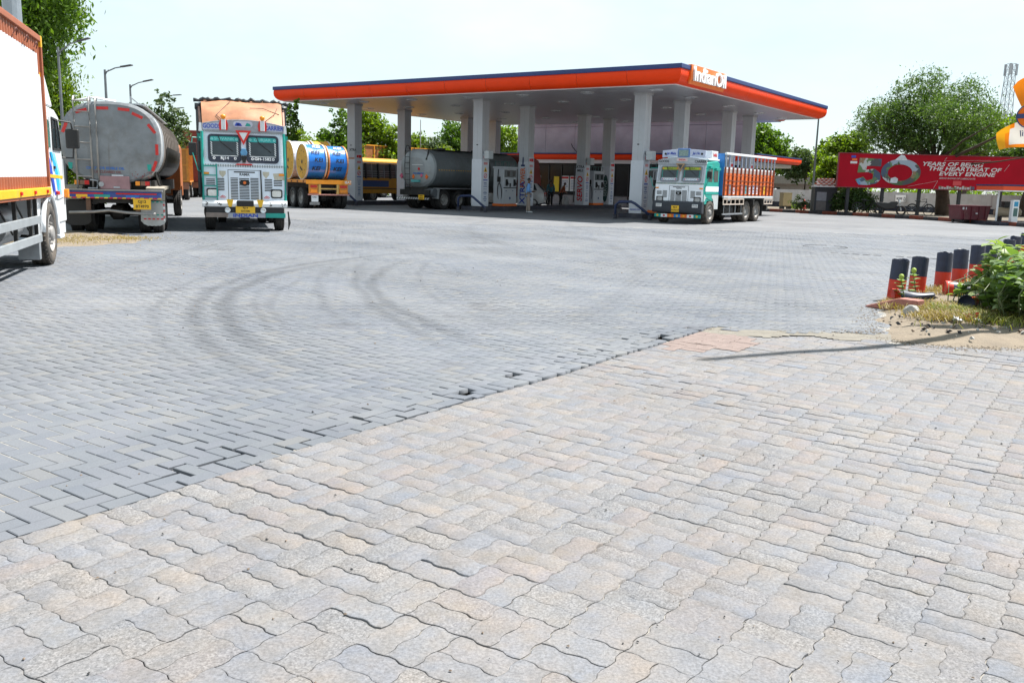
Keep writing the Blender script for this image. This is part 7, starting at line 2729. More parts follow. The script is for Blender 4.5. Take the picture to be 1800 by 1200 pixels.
# ================================================================ BOLLARDS, ISLAND, BUSH, FLAGS
bo = mat('bollard_orange', (0.52, 0.028, 0.008), 0.45, var=0.12, scale=8, dirt=0.3, dcol=(0.25, 0.06, 0.03))
bn = mat('bollard_navy', (0.018, 0.026, 0.055), 0.42, var=0.3, scale=8, dirt=0.3, dcol=(0.06, 0.065, 0.08))
BL = [((5.40, 12.49), 'nearest orange and navy bollard, beside the grey rock', 5), ((5.94, 13.05), 'second orange and navy bollard with a dented slanting top', 6), ((6.73, 13.92), 'third orange and navy bollard, behind the fallen navy tube', 3), ((7.33, 14.6), 'fourth orange and navy bollard, left of the tall flat topped one', 3), ((8.13, 15.64), 'tall flat topped orange and navy bollard left of the bush', 1), ((9.0, 16.8), 'leaning orange and navy bollard with broken top at the edge of the bush', 4), ((10.3, 18.6), 'navy topped bollard just visible above the bush, left of two', 2), ((11.2, 20.0), 'navy topped bollard above the bush, tilted, right of two', 5), ((12.5, 21.9), 'farthest bollard almost hidden by the bush', 2)]
for k_, ((x, y), lb, tilt) in enumerate(BL):
    t = thing('bollard', lb, 'bollard', (x, y, 0.02), rad(37 * k_), 'orange and navy bollards')
    rr = random.Random(k_ + 3)
    q = Euler((0, rad(tilt * 0.55), 0)).to_matrix()
    H_ = 0.56 + rr.uniform(-0.02, 0.03) + (0.04 if k_ == 4 else 0)
    sh_ = 0.27
    n = 24
    def tubepart(z0, z1, ragged):
        b = MB()
        for rr_, fl in ((0.116, 0), (0.105, 1)):
            for zz, jag in ((z0, 0), (z1, ragged)):
                for i in range(n):
                    a = 2 * math.pi * i / n
                    z = zz + (jag * (rr.uniform(-0.5, 0.5) * 0.022 + 0.02 * math.sin(2 * a + k_)) if zz == z1 else 0)
                    b.v.append((rr_ * math.cos(a), rr_ * math.sin(a), z))
        for i in range(n):
            j = (i + 1) % n
            b.f += [(i, j, n + j, n + i), (2 * n + i, 3 * n + i, 3 * n + j, 2 * n + j), (n + i, n + j, 3 * n + j, 3 * n + i)]
            b.m += [0, 0, 0]
        b.v = [tuple(q @ Vector(p)) for p in b.v]
        return b
    tubepart(-0.1, sh_, 0).build('orange_base', bo, t, smooth=False, fix=False)
    tubepart(sh_ + 0.001, H_, 0.1 if k_ == 4 else 0.5).build('navy_top', bn, t, smooth=False, fix=False)
    b = MB()
    b.disc(q @ Vector((0, 0, H_ - 0.10)), 0.099, (0, 0, 1), 16)
    b.build('hollow_fill', ink_black, t, fix=False)
def fallen(label, x, y, rz, L_, r, m1, m2, z=0.06):
    t = thing('fallen_bollard', label, 'bollard', (x, y, z), rz, 'fallen bollards')
    rr = random.Random(int(x * 100))
    n = 20
    b = MB()
    b2 = MB()
    for i in range(n + 1):
        u = i / n
        for k in range(16):
            a = 2 * math.pi * k / 16
            sq = 1 - 0.45 * max(0, u - 0.35)
            rx, rz_ = r * (1 + 0.35 * max(0, u - 0.4)), r * sq * (1 - 0.5 * max(0, u - 0.6))
            px, pz = rx * math.cos(a), rz_ * math.sin(a) + r * 0.7 + 0.02 * math.sin(5 * u + a)
            b.v.append((u * L_ + (rr.uniform(-0.05, 0.05) if i == n else 0), px, pz))
    for i in range(n):
        for k in range(16):
            j = (k + 1) % 16
            b.f.append((i * 16 + k, i * 16 + j, (i + 1) * 16 + j, (i + 1) * 16 + k))
            b.m.append(0 if i < 3 else 1)
    b.f.append(tuple(range(16)))
    b.m.append(0)
    o = b.build('crushed_tube', [m1, m2], t, smooth=True, fix=False)
    return t
fallen('crushed navy bollard tube lying in front of the nearest bollard', 5.12, 11.98, rad(10), 0.62, 0.085, bo, bn, 0.05)
fallen('crushed navy bollard tube lying between the third bollard and the bush', 6.28, 12.9, rad(-8), 0.66, 0.10, bo, bn, 0.06)
fallen('short red and navy bollard stump lying under the bush leaves', 5.72, 11.15, rad(55), 0.38, 0.10, bn, bo, 0.06)
ks = thing('kerb_block', 'sloping faded pink kerb block half buried at the island tip', 'kerb block', (4.95, 11.35, 0.0), rad(-52))
b = MB()
b.prism([(-0.42, 0.0), (0.3, 0.0), (0.3, 0.17), (0.05, 0.17), (-0.38, 0.03)], -0.09, 0.09, 'y')
b.build('block', mat('faded_pink_kerb', (0.36, 0.15, 0.12), 0.8, var=0.25, scale=9, dirt=0.4, dcol=(0.28, 0.22, 0.17)), ks, bevel=0.02)
import bmesh
def rock(label, x, y, s, m_, seed, nm='rock', z=0.03):
    t = bmesh.new()
    bmesh.ops.create_icosphere(t, subdivisions=3, radius=1)
    rr = random.Random(seed)
    pl = [(Vector((rr.gauss(0, 1), rr.gauss(0, 1), rr.gauss(0, 1))).normalized(), rr.uniform(0.55, 0.9)) for _ in range(14)]
    for v in t.verts:
        for n_, d in pl:
            e_ = v.co.dot(n_) - d
            if e_ > 0: v.co -= n_ * e_
        v.co = Vector((v.co.x * s[0], v.co.y * s[1], v.co.z * s[2]))
    me = bpy.data.meshes.new(nm)
    t.to_mesh(me)
    t.free()
    me.materials.append(m_)
    o = link(nm, me, None, (x, y, z + s[2] * 0.5), (0, 0, rr.random() * 6))
    return tag(o, label, nm, None, 'thing')
rk = mat('rock_grey', (0.32, 0.31, 0.29), 0.9, var=0.25, scale=9, bump=0.8, bscale=30)
rock('angular grey rock on the earth in front of the nearest bollard', 4.86, 10.72, (0.13, 0.11, 0.09), rk, 3)
rock('dark lump of broken concrete beside the bush', 5.42, 10.55, (0.15, 0.10, 0.07), mat('rock_dark', (0.12, 0.115, 0.11), 0.9, var=0.3, scale=9, bump=0.8, bscale=30), 5)
rock('brown stone behind the second fallen tube', 6.72, 12.6, (0.12, 0.10, 0.08), mat('rock_brown', (0.20, 0.14, 0.11), 0.9, var=0.3, scale=9, bump=0.8, bscale=30), 8)
def scrap(label, x, y, s, m_, seed, z=0.075):
    rr = random.Random(seed)
    b = MB()
    n = 6
    for i in range(n):
        for j in range(n):
            b.v.append(((i / (n - 1) - .5) * s + rr.gauss(0, s * .04), (j / (n - 1) - .5) * s * .7 + rr.gauss(0, s * .04), abs(rr.gauss(0, s * .16))))
    for i in range(n - 1):
        for j in range(n - 1):
            b.f.append((i * n + j, (i + 1) * n + j, (i + 1) * n + j + 1, i * n + j + 1))
            b.m.append((1 if i > 3 else 0))
    me = b.mesh('litter_scrap', m_)
    o = link('litter_scrap', me, None, (x, y, z), (0.2, 0.3, rr.random() * 6))
    o.modifiers.new('s', 'SOLIDIFY').thickness = 0.002
    tag(o, label, 'litter', None, 'thing')
scrap('crumpled white and green wrapper on the earth', 5.06, 10.02, 0.13, [ink_white, mat('wrap_green', (0.01, 0.25, 0.15), 0.4, var=0.1)], 3)
scrap('scrap of red plastic beside the bush', 5.35, 10.25, 0.17, [red_m, red_m], 4)
scrap('small white paper scrap on the dry grass', 5.32, 10.05, 0.09, [ink_white, ink_white], 5)

# mast with flags (its foot stands just right of the picture)
fp_ = thing('flag_mast', 'tall tapering grey mast with two company flags, standing at the right edge', 'flagpole', (6.95, 10.36, 0.0))
b = MB()
b.cyl((0, 0, 0), (0, 0, 11.0), 0.12, 0.05, 12)
b.build('shaft', mat('mast_grey', (0.27, 0.30, 0.33), 0.45, 0.5, var=0.08), fp_)
fl_o = mat('flag_orange', (0.80, 0.22, 0.005), 0.7, var=0.06, scale=6)
fl_y = mat('flag_amber', (0.80, 0.36, 0.01), 0.7, var=0.06, scale=6)
fl_w = mat('flag_white', (0.72, 0.68, 0.62), 0.7, var=0.04, scale=6)
for m_ in (fl_o, fl_y, fl_w):
    nt_ = m_.node_tree
    pb = nt_.nodes['Principled BSDF']
    trn = nt_.nodes.new('ShaderNodeBsdfTranslucent')
    ms_ = nt_.nodes.new('ShaderNodeMixShader')
    ms_.inputs[0].default_value = 0.45
    src = pb.inputs['Base Color'].links[0].from_socket
    nt_.links.new(src, trn.inputs['Color'])
    nt_.links.new(pb.outputs[0], ms_.inputs[1])
    nt_.links.new(trn.outputs[0], ms_.inputs[2])
    nt_.links.new(ms_.outputs[0], nt_.nodes['Material Output'].inputs['Surface'])
def flag(name, label, f, mfun, nu=30, nv=16):
    b = MB()
    for i in range(nu + 1):
        for j in range(nv + 1):
            b.v.append(f(i / nu, j / nv))
    for i in range(nu):
        for j in range(nv):
            a = i * (nv + 1) + j
            b.f.append((a, a + 1, a + nv + 2, a + nv + 1))
            b.m.append(mfun((i + .5) / nu, (j + .5) / nv))
    me = b.mesh('cloth', [fl_o, fl_w, fl_y], True)
    t = thing(name, label, 'flag', (0, 0, 0), 0, 'company flags on the mast')
    link('cloth', me, t)
    return t
# lower flag: u 0 free edge, 1 at the mast; v 0 bottom, 1 top
def lf(u, v):
    x = 5.47 + 1.38 * u
    zt_ = 2.19 + 0.42 * u ** 0.8 * 1.25
    zb_ = 2.00 + 0.12 * u * 1.6
    return (x + 0.03 * (1 - v) * (1 - u), 10.38 + 0.05 * math.sin(6 * u + 1.2 * v) + 0.02 * math.sin(14 * u + 3 * v), zb_ + (zt_ - zb_) * v + 0.012 * math.sin(15 * u))
lo_ = flag('company_flag', 'lower orange and white company flag with reversed lettering', lf, lambda u, v: 1 if (u > 0.085 + 0.04 * v and v > 0.14) else (2 if (u < 0.05 + 0.05 * v) else 0))
def uf(u, v):
    x = 5.58 + 1.27 * u + 0.14 * (1 - v) * (1 - u)
    zt_ = 2.70 + 0.45 * u ** 0.6
    zb_ = 2.42 - 0.02 * u + 0.25 * max(0, u - 0.3)
    return (x, 10.36 + 0.06 * math.sin(5 * u + 1.8 * v) + 0.02 * math.sin(13 * u - 2 * v), zb_ + (zt_ - zb_) * v)
flag('company_flag', 'upper orange company flag folding over itself', uf, lambda u, v: 0 if v > 0.25 + 0.2 * math.sin(4 * u) else 2)
# emblem and reversed name on the lower flag
ex, ez = 5.755, 2.375
b = MB()
ring(b, [(ex + 0.155 * math.cos(t), ez + 0.135 * math.sin(t)) for t in [2 * math.pi * k / 24 for k in range(24)]], [(ex + 0.145 * math.cos(t), ez + 0.125 * math.sin(t)) for t in [2 * math.pi * k / 24 for k in range(24)]], 10.29, 10.30)
b.build('emblem_ring', navy, lo_)
b = MB()
b.prism([(ex + 0.14 * math.cos(t), ez + 0.12 * math.sin(t)) for t in [2 * math.pi * k / 24 for k in range(24)]], 10.297, 10.303, 'y')
b.build('emblem_disc', fl_o, lo_)
b = MB()
b.prism([(ex - 0.145, ez - 0.03), (ex + 0.145, ez - 0.01), (ex + 0.145, ez + 0.045), (ex - 0.145, ez + 0.02)], 10.288, 10.296, 'y')
b.build('emblem_bar', navy, lo_)
for s_, sz, dz in (('IndianOil', 0.10, -0.01), ('Corporation', 0.045, -0.07)):
    o = text(s_, sz, (5.84, 10.292, 2.205 + dz + 0.02), REAR, navy, lo_, 0.001, 0.01)
    o.scale = (-1, 1, 1)
    o.rotation_euler = (rad(90), rad(-12), 0)
# ================================================================ TREES
LEAF = leafmat('leaf_green', (0.024, 0.065, 0.008), (0.125, 0.215, 0.020), 0.40)
LEAF_Y = leafmat('leaf_yellow_green', (0.045, 0.095, 0.008), (0.190, 0.270, 0.018), 0.44)
LEAF_D = leafmat('leaf_dark', (0.018, 0.048, 0.012), (0.070, 0.125, 0.028), 0.32)
LEAF_G = leafmat('leaf_grey_green', (0.030, 0.058, 0.022), (0.085, 0.125, 0.048), 0.3)
BARK = mat('bark', (0.075, 0.055, 0.04), 0.9, var=0.3, scale=4, bump=0.9, bscale=12)
def leaf_mesh(name, blobs, n, size, m, seed, aspect=1.8, clump=0.28, droop=0.0, per=14, hollow=0.45):
    """leaf-sized folded faces gathered in clumps spread through the blobs' volumes"""
    r = np.random.default_rng(seed)
    B = np.array(blobs, float)
    vol = B[:, 3] * B[:, 4] * B[:, 5]
    nc = max(1, n // per)
    pick = r.choice(len(B), nc, p=vol / vol.sum())
    d = r.normal(size=(nc, 3))
    d /= np.linalg.norm(d, axis=1)[:, None]
    rr = (hollow ** 3 + (1 - hollow ** 3) * r.random(nc)) ** (1 / 3) * (1 + 0.13 * r.normal(size=nc))
    C = B[pick, :3] + d * rr[:, None] * B[pick, 3:]
    csz = clump * (0.5 + r.random(nc)) * B[pick, 3:].min(axis=1)
    crn = r.random(nc)
    idx = np.repeat(np.arange(nc), per)
    N = len(idx)
    P = C[idx] + r.normal(size=(N, 3)) * csz[idx][:, None] * np.array([0.55, 0.55, 0.42])
    if droop:
        P[:, 2] -= droop * r.random(N) ** 2
    u = r.normal(size=(N, 3))
    if droop: u[:, 2] -= 1.2
    u /= np.linalg.norm(u, axis=1)[:, None]
    w = r.normal(size=(N, 3))
    w[:, 2] += 0.8
    v = np.cross(u, w)
    v /= np.linalg.norm(v, axis=1)[:, None] + 1e-9
    nrm = np.cross(u, v)
    L = size * (0.55 + 0.9 * r.random(N))[:, None]
    Wd = L / aspect
    a = P - u * L * 0.5
    b = P + v * Wd * 0.5 + nrm * Wd * 0.15
    c = P + u * L * 0.5
    e = P - v * Wd * 0.5 + nrm * Wd * 0.15
    V = np.stack([a, b, c, e], 1).reshape(-1, 3)
    me = bpy.data.meshes.new(name)
    me.vertices.add(4 * N)
    me.vertices.foreach_set('co', V.astype(np.float32).ravel())
    me.loops.add(4 * N)
    me.loops.foreach_set('vertex_index', np.arange(4 * N, dtype=np.int32))
    me.polygons.add(N)
    me.polygons.foreach_set('loop_start', np.arange(0, 4 * N, 4, dtype=np.int32))
    me.polygons.foreach_set('loop_total', np.full(N, 4, np.int32))
    at = me.attributes.new('rnd', 'FLOAT', 'POINT')
    val = np.clip(crn[idx] * 0.65 + 0.35 * r.random(N), 0, 1)
    at.data.foreach_set('value', np.repeat(val, 4).astype(np.float32))
    me.materials.append(m)
    me.update(calc_edges=True)
    return me, C
def tree(label, x, y, blobs, n, size, m, seed, trunk=0.16, z0=0.0, name='tree', fork=None, cat='tree', limbs=9, lean=(0, 0), stems=1, **kw):
    t = thing(name, label, cat, (x, y, z0))
    bl = [(bx - x, by - y, bz - z0, rx, ry, rz) for bx, by, bz, rx, ry, rz in blobs]
    me, C = leaf_mesh('crown', bl, n, size, m, seed, **kw)
    link('crown', me, t)
    rr = random.Random(seed)
    top = max(b[2] for b in bl)
    fz = fork if fork is not None else top * 0.42
    b = MB()
    cx = sum(b_[0] * b_[3] for b_ in bl) / sum(b_[3] for b_ in bl)
    for s in range(stems):
        ox = (s - (stems - 1) / 2) * trunk * 1.2
        b.tube([(ox, 0, -0.1), (ox + cx * 0.08 + rr.gauss(0, .03), 0, fz * 0.4), (ox * 2 + cx * 0.3 + lean[0], lean[1], fz)], [trunk * 1.25, trunk, trunk * 0.8], 9)
    b.build('trunk', BARK, t, smooth=True)
    lb = MB()
    order = rr.sample(range(len(C)), min(len(C), limbs * 4))
    k = 0
    for i in order:
        e = Vector(C[i])
        s = Vector((cx * 0.3 + lean[0], lean[1], fz * rr.uniform(0.85, 1.0)))
        if e.z < fz * 0.8: continue
        mid = s.lerp(e, 0.5) + Vector((rr.gauss(0, .12), rr.gauss(0, .12), 0.15 * (e - s).length * rr.uniform(-.3, .6)))
        w_ = trunk * rr.uniform(0.16, 0.38)
        lb.tube([s, s.lerp(mid, .6), mid, e], [w_, w_ * 0.75, w_ * 0.5, w_ * 0.15], 6)
        k += 1
        if k >= limbs * 2: break
    if k: lb.build('limbs', BARK, t, smooth=True)
    return t
def bl(x, y, z, rx, rz=None, ry=None): return (x, y, z, rx, ry or rx, rz or rx)

tree('tall drooping tree behind the white container lorry at the left edge', -15.0, 27.0, [bl(-14.9, 27, 6.0, 1.75, 1.7), bl(-16.6, 27.5, 6.4, 2.0, 2.2), bl(-13.7, 27, 6.7, 1.0, 0.9), bl(-13.0, 26.8, 6.15, 0.55, 0.75), bl(-13.75, 27, 4.9, 0.55, 0.85), bl(-14.6, 27, 4.3, 0.8, 1.0), bl(-15.6, 27.5, 8.3, 2.0, 1.3)], 52000, 0.16, LEAF, 21, trunk=0.26, droop=0.55, aspect=2.6, clump=0.30, limbs=14, hollow=0.3)
tree('yellow green willowy tree just left of the steel tanker', -15.4, 30.0, [bl(-15.3, 30, 3.1, 1.05, 1.5), bl(-14.5, 29.8, 2.9, 0.75, 1.1), bl(-16.2, 30, 2.4, 1.1, 1.9), bl(-14.9, 30, 1.4, 1.0, 1.1), bl(-15.2, 30, 4.6, 0.8, 0.9), bl(-16.0, 30, 4.4, 1.0, 1.3)], 26000, 0.14, LEAF_Y, 22, trunk=0.15, droop=0.5, aspect=2.6, hollow=0.25)
tree('sparse feathery tree between the street lamps behind the steel tanker', -20.6, 52.0, [bl(-21.9, 52, 4.1, 1.5, 1.2), bl(-20.1, 52, 5.0, 0.75, 1.2), bl(-19.6, 52, 4.0, 1.0, 1.2), bl(-20.8, 52, 3.4, 1.9, 1.3), bl(-22.6, 52.5, 3.5, 1.6, 1.2)], 9880, 0.201, LEAF_G, 23, trunk=0.14, clump=0.22, hollow=0.2)
tree('small tree peeping out behind the goods carrier', -12.6, 49.0, [bl(-12.4, 49, 4.0, 0.7, 1.2), bl(-12.0, 49, 5.0, 0.35, 0.6), bl(-12.7, 49, 2.4, 0.9, 1.2)], 4180, 0.177, LEAF, 24, trunk=0.1)
tree('dense round bush tree above the cable drums', -15.7, 66.0, [bl(-15.9, 66, 3.7, 1.15, 1.1), bl(-14.7, 66, 3.2, 0.9, 0.9), bl(-16.8, 66, 2.9, 1.2, 1.3), bl(-15.3, 66, 1.9, 1.7, 1.4)], 8740, 0.260, LEAF_Y, 25, trunk=0.13)
tree('tall narrow tree left of the front left canopy column', -13.7, 70.0, [bl(-13.6, 70, 5.7, 0.7, 1.2), bl(-14.2, 70, 4.1, 1.25, 1.1), bl(-13.2, 70, 3.2, 1.4, 1.3), bl(-15.0, 70, 2.6, 1.3, 1.2)], 7980, 0.260, LEAF, 26, trunk=0.14)
tree('tall airy light green tree between the two left canopy columns', -11.6, 74.0, [bl(-12.1, 74, 5.6, 1.2, 1.5), bl(-10.9, 74, 4.9, 1.0, 1.3), bl(-9.9, 74, 4.6, 0.8, 1.2), bl(-12.4, 74, 3.6, 1.6, 1.2), bl(-10.6, 74, 3.2, 1.5, 1.0), bl(-13.2, 74, 5.0, 0.8, 1.2)], 11400, 0.260, LEAF_Y, 27, trunk=0.15, hollow=0.2)
tree('round green tree right of the second left column', -8.7, 80.0, [bl(-8.9, 80, 4.3, 1.2, 1.25), bl(-8.0, 80, 3.6, 1.0, 1.1), bl(-9.6, 80, 3.0, 1.3, 1.2)], 6460, 0.283, LEAF_Y, 28, trunk=0.13)
tree('grey olive tree behind the thin pale pole', -7.0, 79.0, [bl(-7.1, 79, 3.9, 1.1, 1.1), bl(-6.4, 79, 3.4, 0.9, 0.9), bl(-7.3, 79, 2.6, 1.3, 1.0)], 5320, 0.260, LEAF_G, 29, trunk=0.13)
tree('bright lime tree above the grey tanker', -6.0, 76.0, [bl(-6.2, 76, 3.3, 1.0, 0.95), bl(-5.4, 76, 2.8, 1.0, 0.9), bl(-6.8, 76, 2.3, 1.1, 1.0)], 5700, 0.283, leafmat('leaf_lime', (0.075, 0.12, 0.01), (0.21, 0.27, 0.02), 0.45), 30, trunk=0.12)
tree('taller dark tree behind the grey tanker', -5.4, 84.0, [bl(-5.7, 84, 5.4, 1.5, 1.5), bl(-4.6, 84, 4.7, 1.4, 1.6), bl(-6.5, 84, 4.2, 1.3, 1.3), bl(-5.2, 84, 3.0, 1.9, 1.6)], 9500, 0.295, LEAF, 31, trunk=0.17)
tree('leafy tree at the left end of the station shop', -0.8, 86.0, [bl(-0.9, 86, 4.9, 1.4, 1.9), bl(-2.4, 87, 4.6, 1.3, 1.8), bl(0.3, 86, 3.6, 1.2, 1.5), bl(-1.6, 86, 2.8, 1.8, 1.8)], 9880, 0.307, LEAF_Y, 32, trunk=0.16)
tree('lime shrub at the left corner of the station shop', -0.4, 80.0, [bl(-0.6, 80, 1.7, 1.0, 1.2), bl(0.4, 80, 1.3, 0.8, 1.0), bl(-1.5, 80, 1.3, 1.0, 1.2)], 4560, 0.260, leafmat('leaf_lime', (0.075, 0.12, 0.01), (0.21, 0.27, 0.02), 0.45), 33, trunk=0.08)
tree('big dark leafy tree right of the canopy columns', 22.0, 82.0, [bl(21.7, 82, 5.7, 1.7, 1.6), bl(23.3, 82, 5.0, 1.4, 1.4), bl(20.3, 82, 5.0, 1.6, 1.9), bl(22.0, 82, 3.9, 2.2, 1.5), bl(24.2, 82, 3.9, 1.1, 1.0), bl(19.5, 82, 3.4, 1.8, 1.6)], 16150, 0.307, LEAF, 34, trunk=0.2)
tree('small olive tree with bare trunk right of the orange awning', 25.0, 78.0, [bl(24.6, 78, 3.9, 1.2, 1.0), bl(25.9, 78, 3.5, 1.1, 1.0), bl(24.0, 78, 3.0, 1.0, 0.8)], 6080, 0.260, LEAF_G, 35, trunk=0.14, z0=0.1, fork=2.4)
tree('light green tree just right of the slim grey pole', 27.9, 80.0, [bl(27.4, 80, 4.9, 0.9, 1.2), bl(28.6, 80, 4.2, 1.2, 1.2), bl(27.2, 80, 3.4, 1.2, 1.1), bl(29.4, 80, 3.0, 1.4, 1.2)], 7980, 0.283, LEAF_Y, 36, trunk=0.14, z0=0.1)
tree('bright green tree above the left corner of the red hoarding', 25.9, 72.0, [bl(25.5, 72, 4.7, 1.1, 1.1), bl(26.7, 72, 5.3, 1.1, 0.8), bl(24.6, 72, 3.6, 1.1, 1.0), bl(26.6, 72, 3.9, 1.3, 1.0)], 8740, 0.260, LEAF_Y, 37, trunk=0.14, z0=0.1)
tree('yellowish bush beside the left edge of the red hoarding', 21.3, 61.0, [bl(21.4, 61, 2.9, 0.9, 0.85), bl(20.6, 61, 2.4, 0.75, 0.7), bl(22.0, 61, 2.2, 0.8, 0.8)], 5700, 0.201, LEAF_Y, 38, trunk=0.1, z0=0.1)
ac_ = [bl(25.3, 58, 7.5, 1.7, 1.5), bl(23.3, 58, 6.3, 1.7, 1.0), bl(21.9, 57.6, 5.3, 1.1, 0.7), bl(28.2, 58, 7.2, 1.6, 1.5), bl(26.7, 58, 6.3, 2.0, 1.3), bl(24.0, 58, 5.0, 1.9, 0.9), bl(29.0, 58, 5.7, 1.6, 1.1), bl(26.1, 58, 8.4, 1.1, 0.9), bl(27.2, 59.5, 5.0, 2.4, 1.0), bl(29.4, 58, 6.9, 0.9, 0.8), bl(22.4, 58, 6.2, 0.8, 0.6), bl(24.3, 59.8, 6.0, 2.2, 1.3), bl(23.0, 57.4, 4.3, 1.4, 0.55), bl(26.3, 52.8, 6.0, 1.3, 0.8), bl(24.8, 53.8, 6.2, 1.4, 0.8), bl(30.4, 50.5, 4.7, 2.0, 0.6), bl(29.4, 47.5, 5.2, 1.9, 0.7), bl(25.8, 57.6, 6.4, 2.2, 1.3), bl(25.0, 57.6, 4.6, 1.8, 0.7), bl(27.6, 57.4, 4.6, 1.8, 0.7), bl(29.6, 57.4, 4.6, 1.4, 0.6)]  # forward and low clumps are added to shade the kerb and verge
tree('big feathery acacia with dark limbs behind the red hoarding', 27.6, 58.0, ac_, 46000, 0.165, leafmat('leaf_acacia', (0.026, 0.062, 0.016), (0.105, 0.17, 0.038), 0.36), 40, trunk=0.40, z0=0.1, fork=3.4, limbs=11, hollow=0.1, aspect=2.6, clump=0.30, per=16, lean=(-0.5, 0))
tree('dark hanging tree over the right end of the red hoarding', 34.0, 60.5, [bl(32.6, 59, 4.3, 1.5, 0.7), bl(34.6, 60, 4.2, 1.8, 1.0), bl(36.5, 60, 4.4, 2.0, 1.2)], 13300, 0.201, LEAF_D, 41, trunk=0.22, z0=0.1, droop=0.3)
tree('light green tree left of the lattice mast', 36.5, 74.0, [bl(35.6, 74, 6.3, 1.3, 1.3), bl(37.6, 74, 6.9, 1.5, 1.4), bl(39.6, 74, 6.2, 1.8, 1.6), bl(37.0, 74, 5.2, 2.0, 1.2), bl(41.5, 74, 5.6, 1.8, 1.8)], 13300, 0.260, LEAF_Y, 42, trunk=0.2, z0=0.1)
def shrub(label, x, y, blobs, n, size, m, seed, z0=0.1, **kw):
    return tree(label, x, y, blobs, n, size, m, seed, trunk=0.035, z0=z0, name='shrub', cat='shrub', limbs=6, stems=2, **kw)
shrub('dark dense bush under the left part of the red hoarding', 21.6, 57.2, [bl(21.5, 57.2, 1.0, 0.95, 0.75), bl(20.7, 57.2, 0.8, 0.6, 0.6), bl(22.4, 57.2, 0.8, 0.6, 0.55)], 7980, 0.130, LEAF_D, 50)
shrub('small scrubby weed bush at the foot of the slim grey pole', 19.3, 60.8, [bl(19.1, 60.8, 0.6, 0.5, 0.5), bl(19.7, 60.8, 0.5, 0.4, 0.4)], 900, 0.11, LEAF_G, 51)
shrub('low green weed patch between the cream cabinet and the cone', 20.4, 65.4, [bl(20.3, 65.4, 0.25, 0.6, 0.2)], 600, 0.10, LEAF_Y, 52)
shrub('bright bush showing behind the tail of the orange lorry', 18.6, 71.0, [bl(18.3, 71, 1.6, 0.8, 0.9), bl(19.0, 71, 1.9, 0.5, 0.5)], 2850, 0.212, LEAF_Y, 53, z0=0.0)
# far wood: one mass of foliage along the horizon
fb = []
rr = random.Random(77)
x = -75
while x < 95:
    y = 96 + rr.uniform(0, 9)
    fb.append((x, y, 1.5, 2.6, 2.0, 1.9))
    fb.append((x + rr.uniform(-1, 1), y + 1, rr.uniform(2.4, 3.4), 2.0, 1.6, 1.3))
    x += rr.uniform(1.6, 2.6)
me, _ = leaf_mesh('far_wood', fb, 26000, 0.42, LEAF, 60, per=12)
o = link('far_wood', me)
o['kind'] = 'stuff'
fb = [(x_, 84 + rr.uniform(-2, 4), 0.9, 1.8, 1.4, 1.1) for x_ in [i * 1.5 - 24 for i in range(18)]] + [(x_, 90 + rr.uniform(-2, 4), 1.2, 2.0, 1.4, 1.4) for x_ in [i * 1.7 + 16 for i in range(22)]]
me, _ = leaf_mesh('undergrowth', fb, 12000, 0.3, LEAF_Y, 61, per=12)
o = link('undergrowth', me)
o['kind'] = 'stuff'

# ---------------------------------------------------------------- leafy bush on the earth island
LB = leafmat('bush_leaf', (0.095, 0.16, 0.055), (0.25, 0.33, 0.13), 0.36)
bush = thing('leafy_bush', 'leafy bush with round grey green leaves beside the bollards at the right edge', 'bush', (6.45, 10.9, 0.05))
def big_leaf(seed):
    rr = random.Random(seed)
    b = MB()
    n = 5
    for i in range(n + 1):
        u = i / n
        w = 0.5 * math.sin(math.pi * min(1, u * 0.93 + 0.07)) ** 0.55 * 0.98
        if i == n: w = 0.02
        bend = -0.28 * u * u
        for s in (-1, 0, 1):
            b.v.append((s * w, u, bend + (0.10 * w * 2 if s else 0)))
    for i in range(n):
        for k in range(2):
            a = i * 3 + k
            b.f.append((a, a + 1, a + 4, a + 3))
            b.m.append(0)
    return b.mesh('leaf', LB, True)
lm_ = [big_leaf(k) for k in range(3)]
rr = random.Random(9)
tips, stems = [], MB()
for k in range(135):
    bx, by = rr.uniform(-1.0, 1.6), rr.uniform(-1.05, 1.5)
    hh = rr.uniform(0.48, 0.95) * (1.0 - 0.28 * abs(bx - 0.3) / 1.3)
    ex, ey = bx + rr.gauss(0, 0.16), by + rr.gauss(0, 0.16)
    if (ex + 0.15) < -1.0 + 0.25 * rr.random() and by > 0.2: continue
    # keep to a slanting western edge like the bush in the picture
    if ex < -0.95 + 0.42 * (ey + 1.0) and ey > -1.0: ex = -0.95 + 0.42 * (ey + 1.0) + rr.random() * 0.3
    stems.tube([(bx * 0.75 + 0.1, by * 0.75, -0.05), ((bx + ex) / 2, (by + ey) / 2, hh * 0.55), (ex, ey, hh)], [0.009, 0.007, 0.004], 5)
    tips.append((bx, by, ex, ey, hh))
LV = []
def leaf_on(px, py, pz, az, el, s): LV.append((px, py, pz, az, el, s))
for bx, by, ex, ey, hh in tips:
    for j in range(6):
        u = 0.25 + 0.75 * j / 5
        px, py, pz = bx * 0.75 + 0.1 + (ex - bx * 0.75 - 0.1) * u, by * 0.75 + (ey - by * 0.75) * u, hh * u
        for q in range(2):
            leaf_on(px, py, pz, j * 1.57 + q * math.pi + rr.gauss(0, .4), rr.uniform(-0.15, 1.0), rr.uniform(0.13, 0.20) * (1.08 - 0.25 * u))
